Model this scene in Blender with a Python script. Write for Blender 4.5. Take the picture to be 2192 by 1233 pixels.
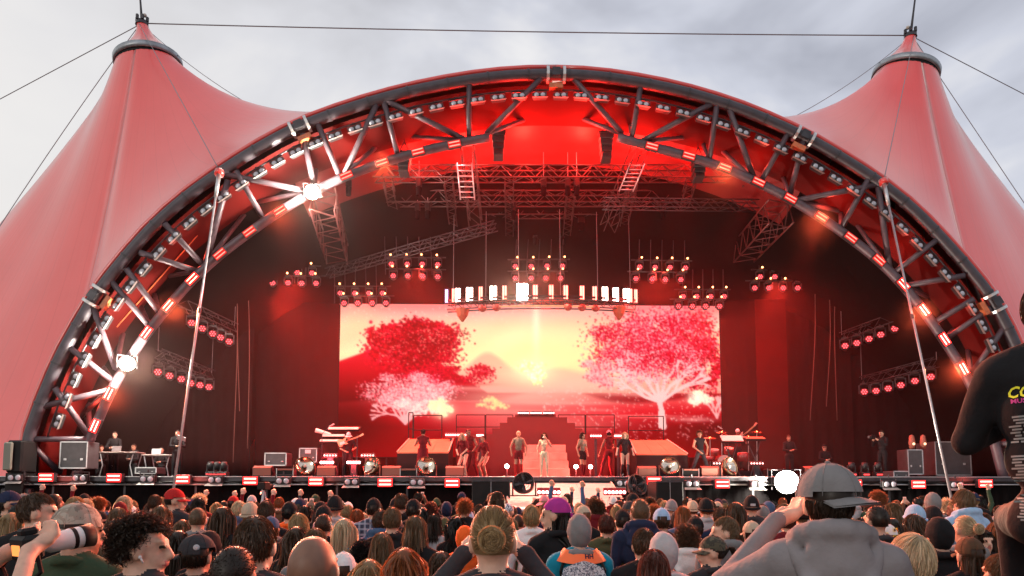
import bpy, bmesh, math, random
import numpy as np
from mathutils import Vector, Matrix, Euler, noise

random.seed(7)
for _o in list(bpy.data.objects):
    bpy.data.objects.remove(_o)
scene = bpy.context.scene
COL = scene.collection
R = math.radians

# ------------------------------------------------------------------ camera
CAM_Z = 1.9
YAW, TILT, LENS = R(-1.3), R(4.5), 24.0
SHIFT = 0.2 - math.tan(TILT) / 1.5
cam_data = bpy.data.cameras.new('camera')
cam_data.lens = LENS; cam_data.sensor_width = 36.0
cam_data.shift_y = SHIFT
cam_data.clip_start = 0.1; cam_data.clip_end = 3000
cam = bpy.data.objects.new('camera', cam_data); COL.objects.link(cam)
cam.location = (0, 0, CAM_Z)
cam.rotation_euler = (R(90) + TILT, 0, YAW)
scene.camera = cam

# ------------------------------------------------------------------ world: overcast evening sky
SUN_AZ, SUN_EL = R(205), R(14)
world = bpy.data.worlds.new('World'); scene.world = world
world.use_nodes = True
wn, wl = world.node_tree.nodes, world.node_tree.links
wn.clear()
w_out = wn.new('ShaderNodeOutputWorld')
w_bg = wn.new('ShaderNodeBackground'); w_bg.inputs['Strength'].default_value = 1.0
sky = wn.new('ShaderNodeTexSky'); sky.sky_type = 'NISHITA'; sky.sun_disc = False
sky.sun_elevation = SUN_EL; sky.sun_rotation = SUN_AZ
sky.air_density = 1.0; sky.dust_density = 2.0
sky_s = wn.new('ShaderNodeVectorMath'); sky_s.operation = 'SCALE'; sky_s.inputs['Scale'].default_value = 0.10
wl.new(sky.outputs['Color'], sky_s.inputs[0])
tc = wn.new('ShaderNodeTexCoord')
mp = wn.new('ShaderNodeMapping'); mp.inputs['Scale'].default_value = (1.0, 1.0, 2.1); mp.inputs['Location'].default_value = (0.4, 0.9, 0.2)
wl.new(tc.outputs['Generated'], mp.inputs['Vector'])
n1 = wn.new('ShaderNodeTexNoise'); n1.inputs['Scale'].default_value = 2.3; n1.inputs['Detail'].default_value = 5; n1.inputs['Roughness'].default_value = 0.52; n1.inputs['Distortion'].default_value = 0.35
wl.new(mp.outputs['Vector'], n1.inputs['Vector'])
ramp = wn.new('ShaderNodeValToRGB')
ramp.color_ramp.elements[0].position = 0.36; ramp.color_ramp.elements[0].color = (0.47, 0.485, 0.56, 1)
ramp.color_ramp.elements[1].position = 0.62; ramp.color_ramp.elements[1].color = (1.0, 0.985, 0.985, 1)
e = ramp.color_ramp.elements.new(0.48); e.color = (0.67, 0.69, 0.78, 1)
wl.new(n1.outputs['Fac'], ramp.inputs['Fac'])
# cloud layer brightens and warms towards the horizon on the west (left) side where the day is ending
sep = wn.new('ShaderNodeSeparateXYZ'); wl.new(tc.outputs['Generated'], sep.inputs[0])
glow = wn.new('ShaderNodeMath'); glow.operation = 'MULTIPLY_ADD'; glow.inputs[1].default_value = -0.85; glow.inputs[2].default_value = 0.55
wl.new(sep.outputs['Z'], glow.inputs[0])
west = wn.new('ShaderNodeMath'); west.operation = 'MULTIPLY_ADD'; west.inputs[1].default_value = -0.95; west.inputs[2].default_value = 0.12
wl.new(sep.outputs['X'], west.inputs[0])
gsum = wn.new('ShaderNodeMath'); gsum.operation = 'ADD'; gsum.use_clamp = True
wl.new(glow.outputs[0], gsum.inputs[0]); wl.new(west.outputs[0], gsum.inputs[1])
cmix = wn.new('ShaderNodeMixRGB'); cmix.inputs['Color2'].default_value = (0.96, 0.93, 0.90, 1)
wl.new(gsum.outputs[0], cmix.inputs['Fac']); wl.new(ramp.outputs['Color'], cmix.inputs['Color1'])
wmix = wn.new('ShaderNodeMixRGB'); wmix.inputs['Fac'].default_value = 0.9
wl.new(sky_s.outputs[0], wmix.inputs['Color1']); wl.new(cmix.outputs['Color'], wmix.inputs['Color2'])
wl.new(wmix.outputs['Color'], w_bg.inputs['Color']); wl.new(w_bg.outputs[0], w_out.inputs['Surface'])

# soft overcast sun, low behind the camera
sun_d = bpy.data.lights.new('sun', 'SUN'); sun_d.energy = 0.5; sun_d.angle = R(15); sun_d.color = (1.0, 0.93, 0.86)
sun = bpy.data.objects.new('sun', sun_d); COL.objects.link(sun)
sun.rotation_euler = (R(76), 0, R(-28))

vs = scene.view_settings
vs.view_transform = 'Standard'; vs.look = 'None'; vs.exposure = 0.0; vs.gamma = 1.0; vs.use_curve_mapping = False
scene.render.engine = 'CYCLES'
cy = scene.cycles
cy.use_denoising = True
try:
    cy.denoiser = 'OPENIMAGEDENOISE'; cy.denoising_prefilter = 'ACCURATE'
except Exception:
    pass
cy.max_bounces = 6; cy.diffuse_bounces = 3; cy.glossy_bounces = 3; cy.transmission_bounces = 4; cy.volume_bounces = 0
cy.transparent_max_bounces = 8
cy.caustics_reflective = False; cy.caustics_refractive = False
cy.sample_clamp_indirect = 4.0
cy.use_light_tree = True
cy.use_adaptive_sampling = True; cy.adaptive_threshold = 0.02

# ------------------------------------------------------------------ projection: photo pixel + real distance -> place
_cm = Euler((R(90) + TILT, 0, YAW)).to_matrix()
def W(px, py, Y):
    """world point on the vertical plane y=Y that the photograph shows at pixel (px, py)"""
    d = _cm @ Vector(((px - 1096) / 2192 * 1.5, ((616.5 - py) / 2192 + SHIFT) * 1.5, -1.0))
    return Vector((d.x * Y / d.y, Y, CAM_Z + d.z * Y / d.y))
def M(px, Y):
    return px * Y / 1461.0          # metres for a length in photo pixels at distance Y

# ------------------------------------------------------------------ materials
MATS = {}
def mat(name, color=(0.5, 0.5, 0.5), rough=0.6, metal=0.0, spec=0.5, emit=None, estr=0.0, var=0.0, vscale=8.0, bump=0.0, bscale=60.0, coat=0.0, sheen=0.0):
    """principled material with procedural tone variation and fine relief"""
    if name in MATS: return MATS[name]
    m = bpy.data.materials.new(name); m.use_nodes = True
    nt = m.node_tree; b = nt.nodes['Principled BSDF']
    b.inputs['Base Color'].default_value = (*color, 1)
    b.inputs['Roughness'].default_value = rough
    b.inputs['Metallic'].default_value = metal
    b.inputs['Specular IOR Level'].default_value = spec
    b.inputs['Coat Weight'].default_value = coat
    b.inputs['Sheen Weight'].default_value = sheen
    if emit is not None:
        b.inputs['Emission Color'].default_value = (*emit, 1); b.inputs['Emission Strength'].default_value = estr
    if var > 0 or bump > 0:
        t = nt.nodes.new('ShaderNodeTexCoord')
    if var > 0:
        n = nt.nodes.new('ShaderNodeTexNoise'); n.inputs['Scale'].default_value = vscale; n.inputs['Detail'].default_value = 4
        nt.links.new(t.outputs['Object'], n.inputs['Vector'])
        mr = nt.nodes.new('ShaderNodeMapRange'); mr.inputs['From Min'].default_value = 0.3; mr.inputs['From Max'].default_value = 0.7
        mr.inputs['To Min'].default_value = 1 - var; mr.inputs['To Max'].default_value = 1 + var
        nt.links.new(n.outputs['Fac'], mr.inputs['Value'])
        mm = nt.nodes.new('ShaderNodeVectorMath'); mm.operation = 'SCALE'; mm.inputs[0].default_value = color
        nt.links.new(mr.outputs['Result'], mm.inputs['Scale'])
        nt.links.new(mm.outputs[0], b.inputs['Base Color'])
    if bump > 0:
        n2 = nt.nodes.new('ShaderNodeTexNoise'); n2.inputs['Scale'].default_value = bscale; n2.inputs['Detail'].default_value = 3
        nt.links.new(t.outputs['Object'], n2.inputs['Vector'])
        bp = nt.nodes.new('ShaderNodeBump'); bp.inputs['Strength'].default_value = bump; bp.inputs['Distance'].default_value = 0.02
        nt.links.new(n2.outputs['Fac'], bp.inputs['Height']); nt.links.new(bp.outputs['Normal'], b.inputs['Normal'])
    MATS[name] = m
    return m
def emis(name, color, strength):
    if name in MATS: return MATS[name]
    m = bpy.data.materials.new(name); m.use_nodes = True
    nt = m.node_tree; nt.nodes.clear()
    o = nt.nodes.new('ShaderNodeOutputMaterial'); e = nt.nodes.new('ShaderNodeEmission')
    e.inputs['Color'].default_value = (*color, 1); e.inputs['Strength'].default_value = strength
    nt.links.new(e.outputs[0], o.inputs['Surface'])
    MATS[name] = m
    return m

# ------------------------------------------------------------------ mesh builder
class MB:
    def __init__(s): s.v = []; s.f = []; s.mi = []; s.m = 0
    def add(s, vs, fs):
        o = len(s.v); s.v.extend([tuple(x) for x in vs]); s.f.extend([tuple(i + o for i in f) for f in fs]); s.mi.extend([s.m] * len(fs)); return s
    def box(s, c, size, rot=None):
        c = Vector(c); h = Vector(size) / 2
        P = [Vector((x * h.x, y * h.y, z * h.z)) for x in (-1, 1) for y in (-1, 1) for z in (-1, 1)]
        if rot is not None: P = [rot @ p for p in P]
        return s.add([p + c for p in P], [(0, 1, 3, 2), (4, 6, 7, 5), (0, 4, 5, 1), (2, 3, 7, 6), (0, 2, 6, 4), (1, 5, 7, 3)])
    def bbox(s, c, size, bev=0.02, rot=None):
        """box with chamfered edges"""
        c = Vector(c); h = Vector(size) / 2; b = min(bev, h.x * .9, h.y * .9, h.z * .9)
        bm = bmesh.new(); bmesh.ops.create_cube(bm, size=2.0)
        for v in bm.verts: v.co = Vector((v.co.x * h.x, v.co.y * h.y, v.co.z * h.z))
        bmesh.ops.bevel(bm, geom=bm.edges[:], offset=b, segments=1, affect='EDGES')
        P = [(rot @ v.co if rot is not None else v.co) + c for v in bm.verts]
        F = [[v.index for v in f.verts] for f in bm.faces]; bm.free()
        return s.add(P, F)
    def tube(s, p0, p1, r0, r1=None, n=8, cap=True):
        return s.path([p0, p1], [r0, r0 if r1 is None else r1], n, cap)
    def path(s, pts, r, n=6, cap=True):
        pts = [Vector(p) for p in pts]; k = len(pts)
        rs = r if isinstance(r, (list, tuple)) else [r] * k
        vs = []; up = None
        for i, p in enumerate(pts):
            t = (pts[min(i + 1, k - 1)] - pts[max(i - 1, 0)])
            t = t.normalized() if t.length > 1e-9 else Vector((0, 0, 1))
            if up is None:
                up = Vector((0, 0, 1)) if abs(t.z) < 0.9 else Vector((1, 0, 0))
            a = t.cross(up).normalized(); bb = a.cross(t).normalized(); up = bb
            for j in range(n):
                q = 2 * math.pi * j / n
                vs.append(p + (a * math.cos(q) + bb * math.sin(q)) * rs[i])
        fs = []
        for i in range(k - 1):
            for j in range(n):
                j2 = (j + 1) % n
                fs.append((i * n + j, i * n + j2, (i + 1) * n + j2, (i + 1) * n + j))
        if cap:
            fs.append(tuple(reversed(range(n)))); fs.append(tuple(range((k - 1) * n, k * n)))
        return s.add(vs, fs)
    def lathe(s, prof, n=16, mtx=None, cap=True):
        """prof: list of (radius, height along local z)"""
        vs = []; k = len(prof)
        for r, z in prof:
            for j in range(n):
                q = 2 * math.pi * j / n
                p = Vector((r * math.cos(q), r * math.sin(q), z)); vs.append(mtx @ p if mtx is not None else p)
        fs = [(i * n + j, i * n + (j + 1) % n, (i + 1) * n + (j + 1) % n, (i + 1) * n + j) for i in range(k - 1) for j in range(n)]
        if cap:
            fs.append(tuple(reversed(range(n)))); fs.append(tuple(range((k - 1) * n, k * n)))
        return s.add(vs, fs)
    def ball(s, c, rad, n=10, m=7, rot=None):
        c = Vector(c); rad = Vector(rad) if not isinstance(rad, (int, float)) else Vector((rad,) * 3)
        vs = []
        for i in range(1, m):
            a = math.pi * i / m
            for j in range(n):
                q = 2 * math.pi * j / n
                p = Vector((rad.x * math.sin(a) * math.cos(q), rad.y * math.sin(a) * math.sin(q), rad.z * math.cos(a)))
                vs.append((rot @ p if rot is not None else p) + c)
        t = Vector((0, 0, rad.z)); t = rot @ t if rot is not None else t
        vs.append(c + t); vs.append(c - t); T = len(vs) - 2
        fs = [(i * n + j, (i + 1) * n + j, (i + 1) * n + (j + 1) % n, i * n + (j + 1) % n) for i in range(m - 2) for j in range(n)]
        fs += [(T, j, (j + 1) % n) for j in range(n)] + [(T + 1, (m - 2) * n + (j + 1) % n, (m - 2) * n + j) for j in range(n)]
        return s.add(vs, fs)
    def sheet(s, rows, close=False):
        """rows: list of equal-length point lists"""
        k = len(rows); n = len(rows[0]); vs = [p for r in rows for p in r]
        fs = [(i * n + j, i * n + j + 1, (i + 1) * n + j + 1, (i + 1) * n + j) for i in range(k - 1) for j in range(n - 1)]
        return s.add(vs, fs)
    def prism(s, poly, d):
        """extrude polygon (list of points) along vector d"""
        n = len(poly); d = Vector(d); a = [Vector(p) for p in poly]
        return s.add(a + [p + d for p in a], [tuple(reversed(range(n))), tuple(range(n, 2 * n))] + [(i, (i + 1) % n, n + (i + 1) % n, n + i) for i in range(n)])
    def mesh(s, name, mats, smooth=False):
        me = bpy.data.meshes.new(name); me.from_pydata(s.v, [], s.f)
        for m_ in (mats if isinstance(mats, (list, tuple)) else [mats]): me.materials.append(m_)
        me.polygons.foreach_set('material_index', s.mi)
        if smooth: me.polygons.foreach_set('use_smooth', [True] * len(s.f))
        me.update(); return me
    def build(s, name, mats, parent=None, smooth=False, loc=None, rot=None):
        return obj(name, s.mesh(name, mats, smooth), parent, loc, rot)

def obj(name, me, parent=None, loc=None, rot=None):
    o = bpy.data.objects.new(name, me); COL.objects.link(o)
    if parent is not None: o.parent = parent
    if loc is not None: o.location = loc
    if rot is not None:
        if isinstance(rot, Matrix): o.rotation_euler = rot.to_3x3().to_euler()
        else: o.rotation_euler = rot
    return o
def tag(o, label=None, cat=None, group=None, kind=None):
    if label: o['label'] = label
    if cat: o['category'] = cat
    if group: o['group'] = group
    if kind: o['kind'] = kind
    return o
def thing(name, label, cat, loc=(0, 0, 0), rot=(0, 0, 0), group=None):
    o = bpy.data.objects.new(name, None); COL.objects.link(o); o.empty_display_size = 0.1
    o.location = loc
    o.rotation_euler = rot.to_3x3().to_euler() if isinstance(rot, Matrix) else rot
    return tag(o, label, cat, group)
def copy_tree(o, parent=None):
    c = o.copy(); COL.objects.link(c)
    if parent is not None: c.parent = parent
    for ch in list(o.children): copy_tree(ch, c)
    return c
ORD = ['first', 'second', 'third', 'fourth', 'fifth', 'sixth', 'seventh', 'eighth', 'ninth', 'tenth', 'eleventh', 'twelfth', 'thirteenth', 'fourteenth',
       'fifteenth', 'sixteenth', 'seventeenth', 'eighteenth', 'nineteenth', 'twentieth', 'twenty-first', 'twenty-second', 'twenty-third', 'twenty-fourth', 'twenty-fifth',
       'twenty-sixth', 'twenty-seventh', 'twenty-eighth', 'twenty-ninth', 'thirtieth', 'thirty-first', 'thirty-second']
def ordinal(i): return ORD[i]
def lamp(name, kind, loc, energy, color, target=None, size=0.2, spot=60, blend=0.6, parent=None):
    d = bpy.data.lights.new(name, kind); d.energy = energy; d.color = color
    if kind == 'SPOT': d.spot_size = R(spot); d.spot_blend = blend; d.shadow_soft_size = size
    elif kind == 'POINT': d.shadow_soft_size = size
    elif kind == 'AREA': d.size = size
    o = bpy.data.objects.new(name, d); COL.objects.link(o); o.location = loc
    if target is not None:
        o.rotation_euler = (Vector(target) - Vector(loc)).to_track_quat('-Z', 'Y').to_euler()
    return o
def resample(pts, step):
    pts = [Vector(p) for p in pts]; L = [0]
    for a, b in zip(pts, pts[1:]): L.append(L[-1] + (b - a).length)
    n = max(1, round(L[-1] / step)); out = []; k = 0
    for i in range(n + 1):
        s = L[-1] * i / n
        while k < len(L) - 2 and L[k + 1] < s: k += 1
        t = (s - L[k]) / max(1e-9, L[k + 1] - L[k]); out.append(pts[k].lerp(pts[k + 1], t))
    return out
def spline(pts, per=8):
    """Catmull-Rom through the points"""
    P = [Vector(p) for p in pts]; P = [2 * P[0] - P[1]] + P + [2 * P[-1] - P[-2]]; out = []
    for i in range(1, len(P) - 2):
        for j in range(per):
            t = j / per; a, b, c, d = P[i - 1], P[i], P[i + 1], P[i + 2]
            out.append(0.5 * ((2 * b) + (c - a) * t + (2 * a - 5 * b + 4 * c - d) * t * t + (3 * b - a - 3 * c + d) * t ** 3))
    out.append(P[-2]); return out
# ================================================================== setting: ground, stage, canopy, arch
STAGE_Z = 2.45; FRONT = 23.5
AX = W(1168, 1000, 24.0).x                     # axis of the stage
m_ground = mat('trampled_ground', (0.10, 0.085, 0.06), 0.95, var=0.35, vscale=1.2, bump=0.5, bscale=9)
g = MB(); g.sheet([[(-900, y, 0), (900, y, 0)] for y in (-600, 1200)])
tag(g.build('ground', m_ground), kind='structure')

m_black = mat('black_paint', (0.008, 0.0075, 0.008), 0.6, spec=0.2, var=0.25, vscale=3)
m_skirt = mat('black_skirt_cloth', (0.005, 0.0045, 0.005), 0.95, spec=0.04, var=0.3, vscale=2)
m_deck = mat('stage_deck_plywood', (0.02, 0.018, 0.018), 0.6, spec=0.25, var=0.35, vscale=1.5)
m_steel = mat('galvanised_steel', (0.42, 0.43, 0.45), 0.42, metal=0.8, var=0.2, vscale=6)
m_dsteel = mat('dark_steel', (0.05, 0.048, 0.055), 0.45, metal=0.6, var=0.25, vscale=5)
m_alu = mat('aluminium', (0.55, 0.55, 0.56), 0.38, metal=0.85, var=0.15, vscale=9)

# stage platform: deck, fascia and cloth panels hung under the front lip
stage = thing('stage_platform', 'long black stage platform with cloth covered front and steel lip', 'stage', (AX, FRONT, 0))
def rel(o, p): return Vector(p) - o.location
b = MB(); b.box((0, 8.0, STAGE_Z - 0.1), (38.4, 16.0, 0.2)); b.build('deck', m_deck, stage)
b = MB(); b.box((0, -0.03, STAGE_Z - 0.075), (38.6, 0.06, 0.15)); b.build('lip', m_dsteel, stage)
b = MB(); b.tube((-19.2, -0.1, STAGE_Z - 0.27), (19.2, -0.1, STAGE_Z - 0.27), 0.025); b.build('lighting_pipe', m_steel, stage)
b = MB(); b.tube((-19.2, -0.075, STAGE_Z - 0.005), (19.2, -0.075, STAGE_Z - 0.005), 0.014); b.build('edge_rail', m_alu, stage)
pan = MB()
rows = []
for z in (0.02, 1.1, STAGE_Z - 0.2):
    rows.append([(x * 0.1, 0.05 + 0.025 * math.sin(x * 1.9) + (0.012 * math.sin(x * 0.7)), z) for x in range(-12, 13)])
pan.sheet(rows); pme = pan.mesh('skirt_panel', m_skirt, True)
for i in range(16):
    obj('skirt_panel', pme, stage, ((i - 7.5) * 2.4, 0.08, 0))
for i in range(17):
    b = MB(); b.box(((i - 8) * 2.4, 0.16, (STAGE_Z - .2) / 2), (0.07, 0.07, STAGE_Z - 0.2)); b.build('support_post', m_dsteel, stage)

# ------------------------------------------------------------------ arch outline (outer chord) read from the photograph, real plane at ARCH_Y
ARCH_Y = 24.0
OUT_PX = [(58, 1045), (61, 950), (76, 895), (101, 830), (131, 762), (166, 698), (205, 634), (262, 560), (330, 484), (400, 422), (472, 370), (552, 319), (642, 272), (760, 229), (880, 196),
          (1000, 173), (1100, 162), (1190, 160), (1285, 165), (1400, 183), (1500, 207), (1605, 242), (1720, 293), (1805, 341), (1890, 397), (1962, 456), (2042, 540), (2112, 625), (2150, 690),
          (2182, 760), (2208, 830), (2230, 895), (2245, 950), (2248, 1045)]
INN_L = [(158, 1030), (190, 945), (205, 912), (235, 843), (272, 778), (315, 713), (362, 655), (413, 598), (472, 545), (535, 497), (600, 452), (668, 412), (742, 377), (818, 349), (895, 326), (973, 308), (1048, 294)]
INN_R = [(1322, 294), (1395, 314), (1474, 335), (1551, 360), (1623, 391), (1691, 426), (1757, 466), (1820, 510), (1880, 558), (1932, 610), (1976, 665), (2020, 727), (2060, 790), (2094, 858), (2122, 925), (2150, 1030)]
outer = spline([W(x, y, ARCH_Y) for x, y in OUT_PX], 6)
innerL = spline([W(x, y, ARCH_Y + 0.7) for x, y in INN_L], 4)
innerR = spline([W(x, y, ARCH_Y + 0.7) for x, y in INN_R], 4)
m_arch = mat('arch_steel_paint', (0.05, 0.043, 0.055), 0.45, metal=0.2, var=0.2, vscale=4)
m_arch2 = mat('arch_web_paint', (0.10, 0.07, 0.085), 0.45, metal=0.15, var=0.2, vscale=4)
arch = thing('arch_truss', 'huge curved steel arch truss spanning the stage opening', 'arch', (AX, ARCH_Y, 0))
def apath(pts, r, name, m, n=12, par=arch):
    b = MB(); b.path([rel(par, p) for p in pts], r, n); return b.build(name, m, par, True)
apath(outer, 0.195, 'outer_chord', m_arch)
BACK = Vector((0, 2.0, -0.25))
apath([p + BACK for p in outer], 0.15, 'rear_chord', m_arch)
apath(innerL, 0.165, 'inner_chord', m_arch2); apath(innerR, 0.165, 'inner_chord', m_arch2)
# collars on the outer chord (clamps of the membrane) and big flanged joints
for i, p in enumerate(resample(outer, 1.5)[1:-1]):
    pts = resample(outer, 1.5); t = (pts[i + 2] - pts[i]).normalized()
    b = MB(); b.tube(rel(arch, p - t * 0.035), rel(arch, p + t * 0.035), 0.215, n=12); b.build('collar', m_dsteel, arch)
m_orange = mat('orange_paint', (0.55, 0.14, 0.05), 0.5, var=0.2)
def nearest(pts, p): return min(range(len(pts)), key=lambda i: (pts[i] - p).length)
for x, y in [(205, 634), (642, 272), (1190, 160), (1722, 294), (2130, 650)]:
    k = nearest(outer, W(x, y, ARCH_Y)); t = (outer[k + 1] - outer[k - 1]).normalized(); p = outer[k]
    for s in (-1, 1):
        b = MB(); b.tube(rel(arch, p + t * (s * 0.30 - 0.05)), rel(arch, p + t * (s * 0.30 + 0.05)), 0.30, n=14); b.build('joint_flange', m_alu, arch)
    nrm = Vector((t.z, 0, -t.x)); nrm = nrm if nrm.z < 0 else -nrm
    b = MB(); b.box(rel(arch, p + Vector((0, -0.2, 0))), (0.3, 0.1, 0.3), Matrix.Rotation(math.atan2(t.z, t.x) * -1, 3, 'Y')); b.build('joint_plate', m_dsteel, arch)
    b = MB(); b.box(rel(arch, p + nrm * 0.45), (0.5, 0.2, 0.18), Matrix.Rotation(math.atan2(t.z, t.x) * -1, 3, 'Y')); b.build('joint_bracket', m_orange, arch)
# web tubes: (outer px) -> (inner px); each also has a twin to the rear chord
WEB = [((1158, 168), (1040, 287)), ((1004, 176), (1004, 297)), ((827, 216), (998, 300)), ((822, 218), (852, 333)), ((806, 224), (738, 370)), ((680, 265), (725, 372)), ((648, 285), (672, 398)),
       ((480, 373), (660, 410)), ((505, 365), (560, 462)), ((488, 385), (440, 565)), ((352, 478), (433, 566)), ((298, 540), (420, 580)), ((270, 575), (340, 668)), ((236, 600), (320, 698)),
       ((200, 660), (248, 790)), ((150, 745), (240, 815)), ((92, 870), (232, 835)), ((64, 940), (200, 940)), ((64, 948), (128, 1012)), ((117, 830), (192, 935))]
WEBR = [((1222, 162), (1332, 287)), ((1372, 180), (1352, 297)), ((1530, 218), (1375, 302)), ((1535, 222), (1518, 345)), ((1560, 230), (1615, 385)), ((1690, 280), (1628, 390)), ((1720, 300), (1690, 420)),
        ((1880, 395), (1700, 430)), ((1858, 385), (1800, 490)), ((1880, 400), (1905, 580)), ((2010, 510), (1912, 585)), ((2065, 590), (1935, 612)), ((2085, 640), (2000, 690)), ((2120, 660), (2025, 725)),
        ((2150, 700), (2080, 800)), ((2195, 800), (2090, 850)), ((2225, 900), (2105, 880)), ((2243, 948), (2140, 950))]
for n_, (o_, i_) in enumerate(WEB + WEBR):
    po = W(*o_, ARCH_Y); pi = W(*i_, ARCH_Y + 0.7)
    b = MB(); b.tube(rel(arch, po), rel(arch, pi), 0.105, n=10); b.build('web_tube', m_arch2, arch, True)
    b = MB(); b.tube(rel(arch, po + BACK), rel(arch, pi), 0.085, n=8); b.build('web_tube', m_arch2, arch, True)
# base shoes
for x in (58, 2248):
    p = W(x, 1045, ARCH_Y); b = MB(); b.bbox(rel(arch, (p.x, ARCH_Y + 0.6, p.z / 2)), (1.0, 2.4, p.z), 0.05); b.build('base_shoe', m_dsteel, arch)

# ------------------------------------------------------------------ membrane canopy with two masted cones
def fabric_material():
    m = bpy.data.materials.new('red_coated_fabric'); m.use_nodes = True; nt = m.node_tree; b = nt.nodes['Principled BSDF']
    b.inputs['Roughness'].default_value = 0.5; b.inputs['Specular IOR Level'].default_value = 0.2
    b.inputs['Coat Weight'].default_value = 1.0; b.inputs['Coat Roughness'].default_value = 0.24; b.inputs['Coat IOR'].default_value = 1.72
    b.inputs['Sheen Weight'].default_value = 0.9; b.inputs['Sheen Roughness'].default_value = 0.32; b.inputs['Sheen Tint'].default_value = (1, 0.9, 0.9, 1)
    uv = nt.nodes.new('ShaderNodeUVMap'); sp = nt.nodes.new('ShaderNodeSeparateXYZ'); nt.links.new(uv.outputs[0], sp.inputs[0])
    def fr(sock, k, w):
        a = nt.nodes.new('ShaderNodeMath'); a.operation = 'MULTIPLY'; a.inputs[1].default_value = k; nt.links.new(sock, a.inputs[0])
        f = nt.nodes.new('ShaderNodeMath'); f.operation = 'FRACT'; nt.links.new(a.outputs[0], f.inputs[0])
        c = nt.nodes.new('ShaderNodeMath'); c.operation = 'LESS_THAN'; c.inputs[1].default_value = w; nt.links.new(f.outputs[0], c.inputs[0]); return c.outputs[0]
    seam = fr(sp.outputs['X'], 1.0, 0.035)
    n = nt.nodes.new('ShaderNodeTexNoise'); n.inputs['Scale'].default_value = 0.35; n.inputs['Detail'].default_value = 5
    t = nt.nodes.new('ShaderNodeTexCoord'); nt.links.new(t.outputs['Object'], n.inputs['Vector'])
    cr = nt.nodes.new('ShaderNodeValToRGB'); cr.color_ramp.elements[0].color = (0.74, 0.04, 0.035, 1); cr.color_ramp.elements[1].color = (0.82, 0.05, 0.045, 1)
    cr.color_ramp.elements[0].position = 0.3; cr.color_ramp.elements[1].position = 0.7
    nt.links.new(n.outputs['Fac'], cr.inputs['Fac'])
    mx = nt.nodes.new('ShaderNodeMixRGB'); mx.blend_type = 'MULTIPLY'; mx.inputs['Color2'].default_value = (0.90, 0.85, 0.86, 1)
    nt.links.new(seam, mx.inputs['Fac']); nt.links.new(cr.outputs['Color'], mx.inputs['Color1']); nt.links.new(mx.outputs['Color'], b.inputs['Base Color'])
    # small wrinkles along the panels
    mp_ = nt.nodes.new('ShaderNodeMapping'); mp_.inputs['Scale'].default_value = (3.0, 0.35, 1); nt.links.new(uv.outputs[0], mp_.inputs[0])
    wv = nt.nodes.new('ShaderNodeTexNoise'); wv.inputs['Scale'].default_value = 1.0; wv.inputs['Detail'].default_value = 3; nt.links.new(mp_.outputs[0], wv.inputs['Vector'])
    bp = nt.nodes.new('ShaderNodeBump'); bp.inputs['Strength'].default_value = 0.025; bp.inputs['Distance'].default_value = 0.3
    nt.links.new(wv.outputs['Fac'], bp.inputs['Height']); nt.links.new(bp.outputs['Normal'], b.inputs['Normal']); nt.links.new(bp.outputs['Normal'], b.inputs['Coat Normal'])
    return m
m_fabric = fabric_material()
TENT_Y = 33.0
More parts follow.
